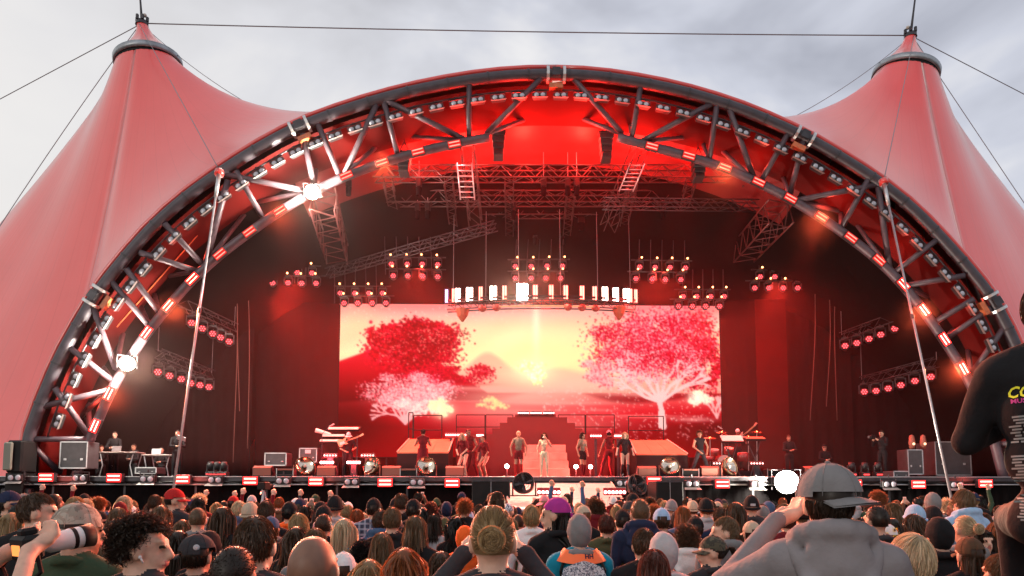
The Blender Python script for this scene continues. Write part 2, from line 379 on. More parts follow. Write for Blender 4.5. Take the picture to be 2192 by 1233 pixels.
def cone(side):
    canopy = thing('tent_cone', 'tall red membrane tent cone at the left of the arch' if side < 0 else 'tall red membrane tent cone at the right of the arch', 'tent', group='membrane tent cones over the stage')
    if side < 0:
        C = W(319, 143, TENT_Y); tip = W(304, 50, TENT_Y); top = W(296, -60, TENT_Y); lean = R(-10)
    else:
        C = W(1937, 168, TENT_Y); tip = W(1949, 76, TENT_Y); top = W(1966, -60, TENT_Y); lean = R(14)
    rt = Matrix.Rotation(lean, 3, 'Y')
    ringR = M(66, TENT_Y)
    # boundary polyline, from the arch crown along the arch leg to the ground, round the back and up to the ridge
    base_i = 0 if side < 0 else len(outer) - 1
    crown_i = nearest(outer, W(1190, 160, ARCH_Y))
    seg = outer[base_i:crown_i + 1][::-1] if side < 0 else outer[crown_i:]
    up = Vector((0, 0.12, 0.30))
    bd = []
    for k, p in enumerate(resample(seg, 1.0)):
        q = p.copy(); d = (q - Vector((AX, ARCH_Y, 4))); d.y = 0; d.normalize(); bd.append((q + d * 0.31 + Vector((0, 0.1, 0)), None))
    s = side
    ground = [(AX + s * 21.5, 25.0, 0.3), (AX + s * 30, 28.0, 0.6), (AX + s * 42, 32.5, 1.5), (AX + s * 49, 39, 2.0), (AX + s * 40, 47, 1.5), (AX + s * 24, 51, 1.2), (AX + s * 14, 53, 3.0), (AX + s * 6, 52, 6.0), (AX, 51, 8.0),
              (AX, 46, 10.5), (AX, 40, 12.6), (AX, 34, 14.2), (AX, 29, 15.4), (AX, 26, 16.2)]
    gp = resample(spline([bd[-1][0]] + [Vector(q) for q in ground] + [bd[0][0]], 6), 1.4)
    B = [q for q, _ in bd] + gp[1:-1]
    n = len(B)
    # ring points spread by bearing of the boundary points
    cols = []; L = 0; u = []
    for k, q in enumerate(B):
        d = q - C; ang = math.atan2(d.y, d.x)
        rp = C + rt @ Vector((math.cos(ang) * ringR, math.sin(ang) * ringR, 0))
        onarch = k < len(bd)
        f = k / max(1, len(bd) - 1) if onarch else 1.0
        p = 3.3 - 1.5 * min(1, f * 1.25) if onarch else (1.75 if q.z < 9 else 3.0)
        col = []
        for i in range(25):
            t = (i / 24) ** 1.15
            x = rp.lerp(q, t); x.z = q.z + (rp.z - q.z) * (1 - t) ** p
            col.append(x)
        cols.append(col)
    cols.append(cols[0])
    mb = MB(); mb.sheet(cols)
    me = mb.mesh('membrane', m_fabric, True)
    uvl = me.uv_layers.new(name='UVMap'); nr = 25
    for poly in me.polygons:
        for li in poly.loop_indices:
            vi = me.loops[li].vertex_index; uvl.data[li].uv = ((vi // nr) * 0.62, vi % nr)
    o = obj('membrane', me, canopy)
    # hem on the arch side: rolled red edge
    hb = MB(); hb.path([q + Vector((0, -0.02, 0.02)) for q, _ in bd], 0.10, 8); hb.build('hem', m_fabric, canopy, True)
    # ring band, dark gap ring and upper cowl
    mt = Matrix.Translation(C) @ rt.to_4x4()
    rb = MB(); rb.lathe([(ringR * 1.0, 0.02), (ringR * 1.06, 0.02), (ringR * 1.06, 0.32), (ringR * 1.0, 0.34)], 40, mt, cap=False); rb.build('ring_band', mat('zinc_ring', (0.30, 0.33, 0.36), 0.4, metal=0.5, var=0.25, vscale=2), canopy, True)
    rb = MB(); rb.lathe([(ringR * 0.97, -0.18), (ringR * 1.02, -0.16), (ringR * 1.02, 0.03), (ringR * 0.97, 0.03)], 40, mt, cap=False); rb.build('gap_ring', m_black, canopy, True)
    # cowl
    rows = []; NA = 48
    for i in range(13):
        t = i / 12; rr = ringR * (0.99 * (1 - t) ** 1.55 + 0.17 * t) if t < 1 else ringR * 0.17
        c = C.lerp(tip, t) + (Vector((0, 0, 0.3)) * (1 - t)); 
        rows.append([c + rt @ Vector((math.cos(a) * rr * (1 + 0.018 * math.sin(a * 16) * (1 - t)), math.sin(a) * rr * (1 + 0.018 * math.sin(a * 16) * (1 - t)), 0)) for a in [2 * math.pi * j / NA for j in range(NA + 1)]])
    cb = MB(); cb.sheet(rows); me = cb.mesh('cowl', m_fabric, True); uvl = me.uv_layers.new(name='UVMap')
    for poly in me.polygons:
        for li in poly.loop_indices:
            vi = me.loops[li].vertex_index; uvl.data[li].uv = ((vi % (NA + 1)) / 3.0, vi // (NA + 1))
    obj('cowl', me, canopy)
    # mast: a thing of its own
    mast = thing('tent_mast', 'dark steel mast tip with cable clamps above the left red tent cone' if s < 0 else 'dark steel mast tip with cable clamps above the right red tent cone', 'mast', group='tent masts')
    foot = C + (C - tip).normalized() * ((C.z) / ((tip - C).normalized().z)) * 0.98
    b = MB(); b.path([foot, C, tip], [0.35, 0.3, 0.2], 10); b.build('shaft', m_dsteel, mast, True)
    b = MB(); b.path([tip, tip.lerp(top, .35), top], [0.07, 0.05, 0.035], 8); b.build('spire', m_dsteel, mast, True)
    b = MB(); b.tube(tip + Vector((0, 0, -0.12)), tip + Vector((0, 0, 0.1)), 0.31, 0.27, 12); b.build('crown_plate', m_dsteel, mast)
    for a in range(6):
        q = tip + Vector((math.cos(a * 1.05) * 0.26, math.sin(a * 1.05) * 0.26, 0.2)); b = MB(); b.bbox(q, (0.12, 0.12, 0.26), 0.02); b.build('cable_clamp', m_dsteel, mast)
    b = MB(); b.ball(tip + Vector((-0.12 * s, 0, 0.42)), 0.1); b.build('aviation_lamp', mat('lamp_glass_grey', (0.5, 0.45, 0.4), 0.2), mast, True)
    return canopy, C, tip
canL, CL, TIPL = cone(-1)
canR, CR, TIPR = cone(1)

# cables
m_cable = mat('steel_cable', (0.22, 0.22, 0.24), 0.5, metal=0.5, var=0.1)
def cable(label, p, q, r=0.02, sag=0.0, m=m_cable, n=14):
    p, q = Vector(p), Vector(q); pts = []
    for i in range(n + 1):
        t = i / n; x = p.lerp(q, t); x.z -= sag * 4 * t * (1 - t); pts.append(x)
    b = MB(); b.path(pts, r, 6); return tag(b.build('guy_cable', m, smooth=True), label, 'cable', 'steel cables of the tent')
cable('steel cable stretched across the sky between the two mast tips', TIPL + Vector((.3, 0, 0)), TIPR - Vector((.3, 0, 0)), 0.028, 0.12)
cable('upper guy cable running down from the left mast tip to the frame edge', TIPL, W(-300, 372, 40), 0.022)
cable('steep guy cable from the left mast tip outside the left tent silhouette', TIPL + Vector((-.2, 0, -.2)), W(-120, 670, 30), 0.018, -0.3)
cable('thin cable from the left mast tip down over the tent to the arch', TIPL + Vector((0, -.3, -.2)), W(466, 358, ARCH_Y - 0.15), 0.016)
cable('thin cable behind the left cone sloping towards the arch crown', TIPL + Vector((.2, 0.2, -.2)), W(660, 285, 31), 0.016, 0.5)
cable('upper guy cable running down from the right mast tip to the frame edge', TIPR, W(2460, 340, 40), 0.022)
cable('steep guy cable from the right mast tip outside the right tent silhouette', TIPR + Vector((.2, 0, -.2)), W(2330, 640, 30), 0.018, 0.0)
cable('thin cable from the right mast tip down over the tent to the arch', TIPR + Vector((0, -.3, -.2)), W(1893, 382, ARCH_Y - 0.15), 0.016)
cable('thin cable behind the right cone sloping towards the arch crown', TIPR + Vector((-.2, .2, -.2)), W(1660, 270, 31), 0.016, 0.3)
# pole struts from the arch to the ground in front of the stage
m_pole = mat('pale_pole', (0.36, 0.34, 0.36), 0.4, metal=0.5, var=0.15)
for side, (a_, b_) in (('left', ((469, 372), (371, 1050))), ('right', ((1892, 392), (2033, 1050)))):
    p = W(*a_, ARCH_Y - 0.4); q = W(*b_, 20.5); d = (q - p); q2 = p + d * ((p.z - 0.02) / (p.z - q.z))
    st = thing('arch_strut', 'slim pale tension pole from the %s side of the arch down to the ground' % side, 'pole', (q2.x, q2.y, 0), group='tension poles in front of the stage')
    b = MB(); b.tube(rel(st, p), rel(st, q2), 0.038, n=10); b.build('shaft', m_pole, st, True)
    b = MB(); b.tube(rel(st, p + d * 0.001), rel(st, p + d * 0.085), 0.075, 0.06, 10); b.build('turnbuckle', m_alu, st, True)
    b = MB(); b.tube(rel(st, p - d * 0.012), rel(st, p + d * 0.004), 0.16, 0.16, 10); b.build('anchor_boot', m_fabric, st, True)
    b = MB(); b.tube(rel(st, p + d * 0.47), rel(st, p + d * 0.485), 0.06, 0.06, 10); b.build('coupler', m_dsteel, st)

# ------------------------------------------------------------------ inside of the tent: red lining, black sheets added for darkness, drapes
m_lining = mat('red_roof_lining', (0.16, 0.006, 0.005), 0.5, var=0.12, vscale=0.4, bump=0.15, bscale=0.8)
m_blin = mat('shade_black_lining', (0.006, 0.004, 0.004), 0.9, spec=0.03, var=0.2, vscale=0.6)  # black put on the rear roof and sides as their darkness
m_drape = mat('black_drape', (0.006, 0.0045, 0.005), 0.95, spec=0.03, var=0.3, vscale=1.0)
def lining_row(yy, t, pts):
    row = []
    for p in pts:
        z = (p.z - 0.10 - 0.3 * min(1, t * 8)) * (1 - 0.24 * max(0, t) ** 0.8) - 0.25 * math.sin(math.pi * t)
        row.append((AX + (p.x - AX) * (1 - 0.10 * t - 0.004), yy, z))
    return row
oi = outer[::3]; kL = min(i for i, p in enumerate(oi) if p.z > 14.4); kR = max(i for i, p in enumerate(oi) if p.z > 14.4)
Y0 = ARCH_Y + 0.5
def lining(name, label, pts, y0, y1, m, n=12):
    mb = MB(); mb.sheet([lining_row(y0 + (y1 - y0) * k / n, (y0 + (y1 - y0) * k / n - ARCH_Y - .5) / 15.0 if k or y0 > Y0 else 0, pts) for k in range(n + 1)])
    return tag(mb.build(name, m, smooth=True), label, 'canopy lining')
Y0 = ARCH_Y + 0.5
lining('roof_lining', 'red fabric roof lining glowing under the arch crown', oi[kL:kR + 1], Y0 + 1.3, Y0 + 3.0, m_lining)
lining('roof_shade_sheet', 'black ceiling cloth above the rigging at the back of the stage', oi[kL:kR + 1], Y0 + 3.0, Y0 + 14, m_blin)
lining('edge_lining', 'strip of orange red fabric lining just behind the outer arch chord', oi, Y0, Y0 + 1.3, mat('edge_lining_cloth', (0.085, 0.006, 0.005), 0.7, spec=0.1, var=0.15, vscale=0.5), 3)
lining('side_shade_sheet', 'black inner lining below the roof at the left side of the tent', oi[:kL + 1], Y0 + 1.3, Y0 + 14, m_blin)
lining('side_shade_sheet', 'black inner lining below the roof at the right side of the tent', oi[kR:], Y0 + 1.3, Y0 + 14, m_blin)
def drape(label, p0, p1, z0, z1, fold=0.5, amp=0.09, m=m_drape, seed=0):
    rnd = random.Random(seed); p0, p1 = Vector((*p0, 0)), Vector((*p1, 0)); d = p1 - p0; L = d.length; t = d.normalized(); nn = Vector((-t.y, t.x, 0))
    n = int(L / fold * 6); ph = [rnd.uniform(-.9, .9) for _ in range(n + 2)]
    rows = []
    for j in range(5):
        f = j / 4; row = []
        for i in range(n + 1):
            s = L * i / n; a = amp * (0.55 + 0.45 * f) * math.sin(2 * math.pi * i / 6 + ph[i // 6]) + 0.05 * math.sin(s * 1.3 + seed)
            q = p0 + t * s + nn * a; row.append((q.x, q.y, z1 + (z0 - z1) * f))
        rows.append(row)
    mb = MB(); mb.sheet(rows); return tag(mb.build('stage_drape', m, smooth=True), label, 'drape', 'black stage drapes')
def X(px, Y): return W(px, 1000, Y).x
drape('black drape wall closing the back of the stage behind the screen', (AX - 14.5, 37.5), (AX + 14.5, 37.5), STAGE_Z, 12.4, 0.8, 0.12, seed=1)
drape('black masking drape hanging between the left wing and the screen', (X(543, 32), 32.0), (X(722, 32.6), 32.6), STAGE_Z, 11.0, 0.7, 0.03, seed=2)
drape('black masking drape hanging just right of the screen', (X(1547, 32.6), 32.6), (X(1625, 32), 32.0), STAGE_Z, 11.2, 0.7, 0.03, seed=3)
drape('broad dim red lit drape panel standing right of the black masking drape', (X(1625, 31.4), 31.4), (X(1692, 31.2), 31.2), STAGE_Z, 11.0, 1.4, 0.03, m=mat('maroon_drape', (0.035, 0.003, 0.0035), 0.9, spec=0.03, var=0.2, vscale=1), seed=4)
drape('black drape of the right wing behind the camera operator', (X(1692, 31.8), 31.8), (X(1830, 30.5), 30.5), STAGE_Z, 10.6, 0.6, 0.06, seed=5)
drape('black drape of the left wing behind the crew tables', (X(300, 30), 30.0), (X(535, 31.5), 31.5), STAGE_Z, 10.2, 0.6, 0.06, seed=6)
drape('black drape closing the far left wing beside the arch leg', (X(140, 28), 28.5), (X(300, 30.2), 30.2), STAGE_Z, 7.6, 0.6, 0.06, seed=7)
drape('black drape closing the far right wing beside the arch leg', (X(1830, 30.6), 30.6), (X(2130, 28.5), 28.5), STAGE_Z, 8.2, 0.6, 0.06, seed=8)
# ================================================================== LED screen with its picture painted pixel by pixel
SX0, SX1, SY0, SY1, SCR_Y = 727, 1541, 650, 978, 33.0
def paint_screen():
    K = 0.5; x0, y0 = 720.0, 640.0; w, h = int((1548 - 720) * K), int((984 - 640) * K)
    yy, xx = np.mgrid[0:h, 0:w].astype(float); xx = xx / K + x0; yy = yy / K + y0
    rg = np.random.RandomState(5)
    def grad(stops, v):
        ys = [s[0] for s in stops]; return np.stack([np.interp(v, ys, [s[1][c] for s in stops]) for c in range(3)], -1)
    img = grad([(640, (250, 130, 125)), (672, (255, 176, 160)), (700, (255, 205, 165)), (760, (255, 228, 168)), (800, (255, 200, 160)), (840, (255, 160, 140)), (870, (248, 80, 80)), (900, (232, 14, 30)), (940, (225, 6, 24)), (984, (190, 0, 18))], yy)
    def soft(cx, cy, rx, ry, col, a=1.0, p=1.0):
        d = ((xx - cx) / rx) ** 2 + ((yy - cy) / ry) ** 2; f = (a * np.exp(-d * p))[..., None]; img[:] = img * (1 - f) + np.array(col) * f
    soft(1150, 770, 170, 75, (255, 240, 165), 0.9); soft(760, 705, 60, 40, (255, 215, 165), .7); soft(1000, 655, 200, 14, (250, 120, 120), .6); soft(1450, 650, 120, 26, (245, 110, 115), .6)
    nz = np.zeros_like(xx)
    for k in range(9):
        fx, fy, ph = rg.uniform(.004, .03), rg.uniform(.02, .12), rg.uniform(0, 6.28); nz += np.sin(xx * fx + yy * fy + ph + 1.5 * np.sin(xx * fx * .7 + ph))
    img[:] = np.clip(img + (nz / 9)[..., None] * np.array([0, 22, 22]), 0, 255)
    # hills
    def below(fn, col, a, feather=3):
        f = np.clip((yy - fn(xx)) / feather, 0, 1)[..., None] * a; img[:] = img * (1 - f) + col * f
    below(lambda x: 800 - 52 * np.exp(-((x - 1040) / 48) ** 2) - 18 * np.exp(-((x - 1190) / 60) ** 2), grad([(740, (255, 150, 130)), (800, (255, 175, 150)), (850, (250, 130, 115)), (900, (225, 15, 30))], yy), .75, 12)
    below(lambda x: 772 - 34 * np.clip((x - 727) / 90, 0, 1) + 100 * np.clip((x - 880) / 160, 0, 1), grad([(740, (225, 20, 40)), (790, (190, 0, 22)), (850, (120, 0, 10)), (910, (60, 0, 5))], yy) * 1.0, .95, 4)
    below(lambda x: 852 + 6 * np.sin(x * .02) - 22 * np.exp(-((x - 1180) / 90) ** 2), grad([(830, (255, 165, 145)), (856, (245, 80, 80)), (885, (225, 10, 28)), (912, (150, 0, 12))], yy), .8, 8)
    for k in range(16):
        cx, cy = rg.uniform(980, 1400), rg.uniform(815, 895); soft(cx, cy, rg.uniform(40, 130), rg.uniform(2, 5), (255, 165, 150) if rg.rand() < .65 else (225, 5, 25), .6)
    below(lambda x: 925 - 12 * np.exp(-((x - 1500) / 60) ** 2) + 10 * np.sin(x * .013), np.array([150, 0, 14.]), .45, 18)
    soft(1120, 850, 170, 24, (255, 176, 156), .8); soft(1230, 820, 90, 18, (255, 190, 165), .7); soft(1060, 880, 130, 14, (255, 150, 135), .6); soft(1150, 905, 190, 26, (255, 130, 120), .75)
    soft(735, 905, 90, 70, (40, 0, 4), .9); soft(1545, 930, 110, 40, (40, 0, 4), .85); soft(1380, 945, 120, 26, (120, 0, 10), .5)
    def splat(cx, cy, r, col, a=1.0):
        ix, iy = (cx - x0) * K, (cy - y0) * K; q = max(0.6, r * K)
        a0, a1, b0, b1 = int(ix - q), int(ix + q) + 2, int(iy - q), int(iy + q) + 2
        a0, b0 = max(a0, 0), max(b0, 0)
        if a0 >= min(a1, w) or b0 >= min(b1, h): return
        sx, sy = np.meshgrid(np.arange(a0, min(a1, w)), np.arange(b0, min(b1, h)))
        f = (np.clip(q + .5 - np.hypot(sx - ix, sy - iy), 0, 1) * a)[..., None]
        img[b0:min(b1, h), a0:min(a1, w)] = img[b0:min(b1, h), a0:min(a1, w)] * (1 - f) + np.array(col) * f
    def line(p, q, r0, r1, col, a=1.0):
        L = math.hypot(q[0] - p[0], q[1] - p[1]); n = max(2, int(L / 1.2))
        for i in range(n + 1):
            t = i / n; splat(p[0] + (q[0] - p[0]) * t, p[1] + (q[1] - p[1]) * t, r0 + (r1 - r0) * t, col, a)
    def leaves(cx, cy, rx, ry, n, cols, r=(1.2, 3.4), shell=.5, a=.9, clumps=26):
        cl = []
        for _ in range(clumps):
            t, q = rg.uniform(0, 6.283), rg.uniform(0, 1) ** shell; cl.append((cx + math.cos(t) * rx * q, cy + math.sin(t) * ry * q, rg.uniform(.10, .22)))
        for _ in range(n):
            k = cl[rg.randint(len(cl))]; splat(k[0] + rg.normal() * rx * k[2], k[1] + rg.normal() * ry * k[2], rg.uniform(*r), cols[rg.randint(len(cols))], a)
    tips = []
    def branch(p, ang, L, r, depth, col, spread=.5, grav=0.0):
        q = (p[0] + math.cos(ang) * L, p[1] - math.sin(ang) * L); line(p, q, r, r * .7, col)
        if depth == 0: tips.append(q); return
        for k in range(2 if rg.rand() < .6 else 3):
            branch(q, ang + rg.normal() * spread + (-grav if math.cos(ang) > 0 else grav), L * rg.uniform(.66, .86), r * .66, depth - 1, col, spread, grav)
    crim = [(205, 0, 28), (180, 0, 22), (220, 8, 40), (160, 0, 16), (232, 20, 55)]
    leaves(885, 740, 86, 44, 1500, crim, (2, 4.5), .6, .95, 30); leaves(885, 738, 92, 48, 3600, crim, (.8, 2.2), .55, .9, 60); leaves(950, 795, 92, 26, 1500, crim, (.8, 2.2), .6, .9, 20); leaves(925, 705, 42, 22, 420, crim, (1.2, 3), .7, .95, 12); leaves(805, 715, 26, 16, 120, crim, (1.2, 2.8), .7, .9, 8)
    pk = [(255, 190, 190), (255, 150, 155), (255, 220, 212), (245, 70, 85), (255, 120, 130)]
    for a_ in (1.0, 1.35, 1.7, 2.05, 2.4, .7): branch((868, 905), a_, 24, 3, 4, (255, 175, 172), .38, .05)
    leaves(865, 836, 88, 36, 4200, pk, (.6, 1.7), .6, .8, 40); leaves(900, 862, 60, 26, 800, [(255, 210, 205), (255, 235, 215), (255, 160, 160)], (.9, 2.6), .6, .75, 20)
    soft(945, 878, 22, 16, (255, 252, 200), .95); leaves(942, 876, 26, 18, 260, [(255, 250, 190), (255, 235, 180)], (1, 3), .7, .9, 10)
    soft(1136, 795, 44, 26, (255, 248, 190), .9); leaves(1135, 797, 30, 20, 420, [(255, 255, 225), (255, 250, 190), (255, 235, 150)], (1, 3.2), .7, .9, 12)
    leaves(1052, 865, 32, 14, 240, [(255, 225, 150), (255, 205, 140)], (1, 2.6), .7, .7, 10); soft(1145, 690, 8, 60, (255, 250, 215), .6)
    # right-hand tree
    leaves(1400, 735, 128, 72, 5200, [(215, 0, 35), (235, 20, 60), (190, 0, 25), (255, 130, 140)], (.8, 2.3), .65, .85, 46); leaves(1500, 760, 46, 80, 1800, [(170, 0, 20), (205, 0, 30), (120, 0, 10), (235, 30, 60)], (.9, 2.6), .7, .9, 24)
    wp = (255, 196, 190)
    line((1414, 912), (1411, 878), 6, 5, wp); line((1406, 912), (1407, 880), 3, 4, wp); line((1411, 880), (1404, 850), 5, 5, wp)
    for a_, L_ in ((2.55, 40), (2.15, 36), (1.75, 40), (1.35, 42), (1.0, 40), (.6, 36), (2.85, 34)): branch((1408, 858), a_, L_, 4, 4, wp, .36, .03)
    leaves(1395, 735, 130, 74, 5200, [(255, 170, 175), (255, 205, 200), (255, 140, 150), (250, 100, 115)], (.6, 1.7), .65, .8, 60); leaves(1275, 800, 44, 30, 1500, [(255, 180, 175), (255, 150, 150), (240, 60, 80), (255, 205, 195)], (.9, 2.4), .7, .7, 18)
    leaves(1400, 730, 126, 70, 2600, [(205, 0, 30), (165, 0, 20), (225, 10, 45)], (.6, 1.9), .6, .85, 70); leaves(885, 735, 90, 46, 1500, [(135, 0, 14), (110, 0, 10), (160, 0, 18)], (.7, 2.2), .6, .85, 44); leaves(880, 738, 92, 46, 260, [(255, 190, 150), (255, 120, 110)], (.5, 1.2), .5, .8, 40)
    for a_ in (1.2, 1.7, 2.1): branch((1528, 892), a_, 16, 2, 3, (255, 170, 165), .4)
    leaves(1490, 846, 30, 16, 420, [(255, 252, 215), (255, 240, 190), (255, 205, 190)], (1, 3), .7, .9, 12); soft(1484, 848, 18, 11, (255, 253, 225), .9); soft(1480, 896, 42, 5, (255, 170, 160), .7)
    for _ in range(420): splat(rg.uniform(1150, 1543), rg.uniform(825, 940), rg.uniform(.6, 1.3), (255, 205, 190), .8)
    for _ in range(60): splat(rg.uniform(730, 1100), rg.uniform(655, 690), rg.uniform(.5, .9), (255, 230, 215), .6)
    sm = img.copy()
    for _ in range(1): sm = (6 * sm + np.roll(sm, 1, 0) + np.roll(sm, -1, 0) + np.roll(sm, 1, 1) + np.roll(sm, -1, 1)) / 10
    wide = sm.copy()
    for _ in range(24): wide = (wide + np.roll(wide, 1, 0) + np.roll(wide, -1, 0) + np.roll(wide, 1, 1) + np.roll(wide, -1, 1)) / 5
    img = np.clip(.93 * sm + .11 * wide, 0, 255)
    return img, x0, y0, K
simg, px0, py0, pK = paint_screen()
def screen_mesh():
    nx, ny = 406, 163
    p00, p10 = W(SX0, SY0, SCR_Y), W(SX1, SY0, SCR_Y); zt = p00.z; zb = W(SX0, SY1, SCR_Y).z
    xs = np.linspace(p00.x, p10.x, nx + 1); zs = np.linspace(zt, zb, ny + 1)
    vx, vz = np.meshgrid(xs, zs); v = np.stack([vx.ravel(), np.full(vx.size, SCR_Y), vz.ravel()], -1)
    idx = np.arange((nx + 1) * (ny + 1)).reshape(ny + 1, nx + 1)
    f = np.stack([idx[:-1, :-1].ravel(), idx[1:, :-1].ravel(), idx[1:, 1:].ravel(), idx[:-1, 1:].ravel()], -1)
    me = bpy.data.meshes.new('display'); me.from_pydata(v.tolist(), [], f.tolist())
    col = me.color_attributes.new('Col', 'FLOAT_COLOR', 'POINT')
    ix = np.clip(((np.linspace(SX0, SX1, nx + 1) - px0) * pK).astype(int), 0, simg.shape[1] - 1); iy = np.clip(((np.linspace(SY0, SY1, ny + 1) - py0) * pK).astype(int), 0, simg.shape[0] - 1)
    c = (np.clip(simg[iy][:, ix], 0, 255) / 255.0) ** 2.2
    rgba = np.ones((c.shape[0] * c.shape[1], 4)); rgba[:, :3] = c.reshape(-1, 3); col.data.foreach_set('color', rgba.ravel().astype(np.float32))
    m = bpy.data.materials.new('led_picture'); m.use_nodes = True; nt = m.node_tree; nt.nodes.clear()
    o = nt.nodes.new('ShaderNodeOutputMaterial'); e = nt.nodes.new('ShaderNodeEmission'); a = nt.nodes.new('ShaderNodeAttribute'); a.attribute_name = 'Col'
    nt.links.new(a.outputs['Color'], e.inputs['Color']); e.inputs['Strength'].default_value = 1.12; nt.links.new(e.outputs[0], o.inputs['Surface'])
    me.materials.append(m); return me, p00, p10, zt, zb
sme, s00, s10, szt, szb = screen_mesh()
screen = thing('led_screen', 'wide LED screen showing red trees against a pale yellow sunset', 'screen')
obj('display', sme, screen)
b = MB(); b.box(((s00.x + s10.x) / 2, SCR_Y + 0.12, (szt + szb) / 2), (s10.x - s00.x + .04, 0.2, szt - szb + .04)); b.build('cabinet', m_black, screen)
b = MB()
for k in range(9): b.tube((s00.x + (s10.x - s00.x) * k / 8, SCR_Y + .3, szt), (s00.x + (s10.x - s00.x) * k / 8, SCR_Y + .3, STAGE_Z), 0.04, n=6); 
b.build('support_frame', m_dsteel, screen)
# ================================================================== light fixtures
RED = (1.0, 0.045, 0.03); HOT = (1.0, 0.10, 0.07)
e_bar_hot = emis('led_red_hot', (1.0, 0.012, 0.012), 7.0)
e_bar_dim = emis('led_red_soft', (1.0, 0.03, 0.025), 0.9)
e_bar_mid = emis('led_red_mid', (1.0, 0.015, 0.012), 3.0)
e_core_hot = emis('led_core_hot', (1.0, 0.42, 0.32), 6.0); e_core_mid = emis('led_core_mid', (1.0, 0.40, 0.30), 5.0); e_core_dim = emis('led_core_dim', (1.0, 0.22, 0.17), 2.6)
e_cell = emis('led_cell_pink', (1.0, 0.095, 0.11), 5.0)
e_lens = emis('wash_lens_red', (1.0, 0.008, 0.015), 0.30)
e_white = emis('blinder_white', (1.0, 0.93, 0.82), 60.0)
e_amber = emis('beam_amber', (1.0, 0.33, 0.12), 10.0)
m_house = mat('fixture_black', (0.02, 0.02, 0.022), 0.45, var=0.2, vscale=12)
m_glass = mat('unlit_lens', (0.46, 0.46, 0.52), 0.25, var=0.1, vscale=20, coat=0.6)

# --- twin-lens blinders (unlit) along the arch and under the stage lip
def twin_blinder(label, group):
    t = thing('twin_lamp', label, 'lamp', group=group)
    b = MB(); b.bbox((0, 0, 0), (0.60, 0.20, 0.28), 0.02); b.build('housing', m_house, t)
    for s in (-1, 1):
        b = MB(); b.tube((s * 0.145, -0.09, 0), (s * 0.145, -0.125, 0), 0.135, 0.135, 14); l = b.build('lens_ring', m_house, t)
        b = MB(); b.lathe([(0.115, 0), (0.10, 0.02), (0.05, 0.035), (0.001, 0.04)], 14, Matrix.Translation((s * 0.145, -0.125, 0)) @ Matrix.Rotation(R(90), 4, 'X')); b.build('lens', m_glass, t, True)
    b = MB()
    for s in (-1, 1): b.box((s * 0.325, 0.02, 0.06), (0.02, 0.05, 0.34))
    b.box((0, 0.02, 0.24), (0.67, 0.05, 0.02)); b.tube((0, 0.02, 0.24), (0, 0.02, 0.38), 0.03, n=6); b.build('yoke', m_dsteel, t)
    b = MB(); b.add([(-0.31, -0.10, -0.145), (0.31, -0.10, -0.145), (0.36, -0.30, -0.22), (-0.36, -0.30, -0.22)], [(0, 1, 2, 3)]); b.add([(-0.31, -0.10, -0.155), (0.31, -0.10, -0.155), (0.36, -0.30, -0.23), (-0.36, -0.30, -0.23)], [(3, 2, 1, 0)])
    b.build('barn_door', mat('barn_door_grey', (0.30, 0.28, 0.27), 0.5, metal=0.4), t)
    return t
proto = twin_blinder('x', 'twin lamps hung along the arch')
# rail: offset of the outer chord towards the inside
rail = []
for i, p in enumerate(outer):
    t = (outer[min(i + 1, len(outer) - 1)] - outer[max(i - 1, 0)]).normalized(); nrm = Vector((t.z, 0, -t.x)); rail.append(p + nrm * (0.50) + Vector((0, 0.15, 0)))
rail = [p for p in rail if p.z > 3.6]
b = MB(); b.path([rel(arch, p) for p in resample(rail, .5)], 0.03, 6); b.build('lamp_rail', m_dsteel, arch, True)
pts = resample(rail, 0.775)[1:-1]; crown = min(range(len(pts)), key=lambda i: abs(pts[i].x - W(1190, 200, ARCH_Y).x))
for i, p in enumerate(pts):
    o = proto if i == 0 else copy_tree(proto)
    t = (pts[min(i + 1, len(pts) - 1)] - pts[max(i - 1, 0)]).normalized(); ang = math.atan2(t.z, t.x)
    nrm = Vector((t.z, 0, -t.x)); o.location = p + nrm * 0.24; o.scale = (.82,) * 3
    o.rotation_euler = (Matrix.Rotation(-ang, 3, 'Y') @ Matrix.Rotation(R(-4), 3, 'X')).to_euler()
    k = i - crown
    o['label'] = 'unlit black twin-lens lamp at the crown of the arch rail' if k == 0 else 'unlit black twin-lens lamp on the arch rail, %s %s of the arch crown' % (ordinal(abs(k) - 1), 'left' if k < 0 else 'right')
lipL = [(35, 1022), (173, 1023), (317, 1025), (462, 1027), (607, 1029), (753, 1031), (893, 1032), (1333, 1034), (1480, 1035), (1618, 1036), (1902, 1036), (2045, 1037)]
for i, (x, y) in enumerate(lipL):
    o = copy_tree(proto); o.location = W(x, y, FRONT - 0.22); o.rotation_euler = (R(6), 0, 0); o['group'] = 'twin lamps under the stage lip'
    o['label'] = 'unlit twin-lens lamp under the stage lip, %s of twelve counted from the left' % ordinal(i)

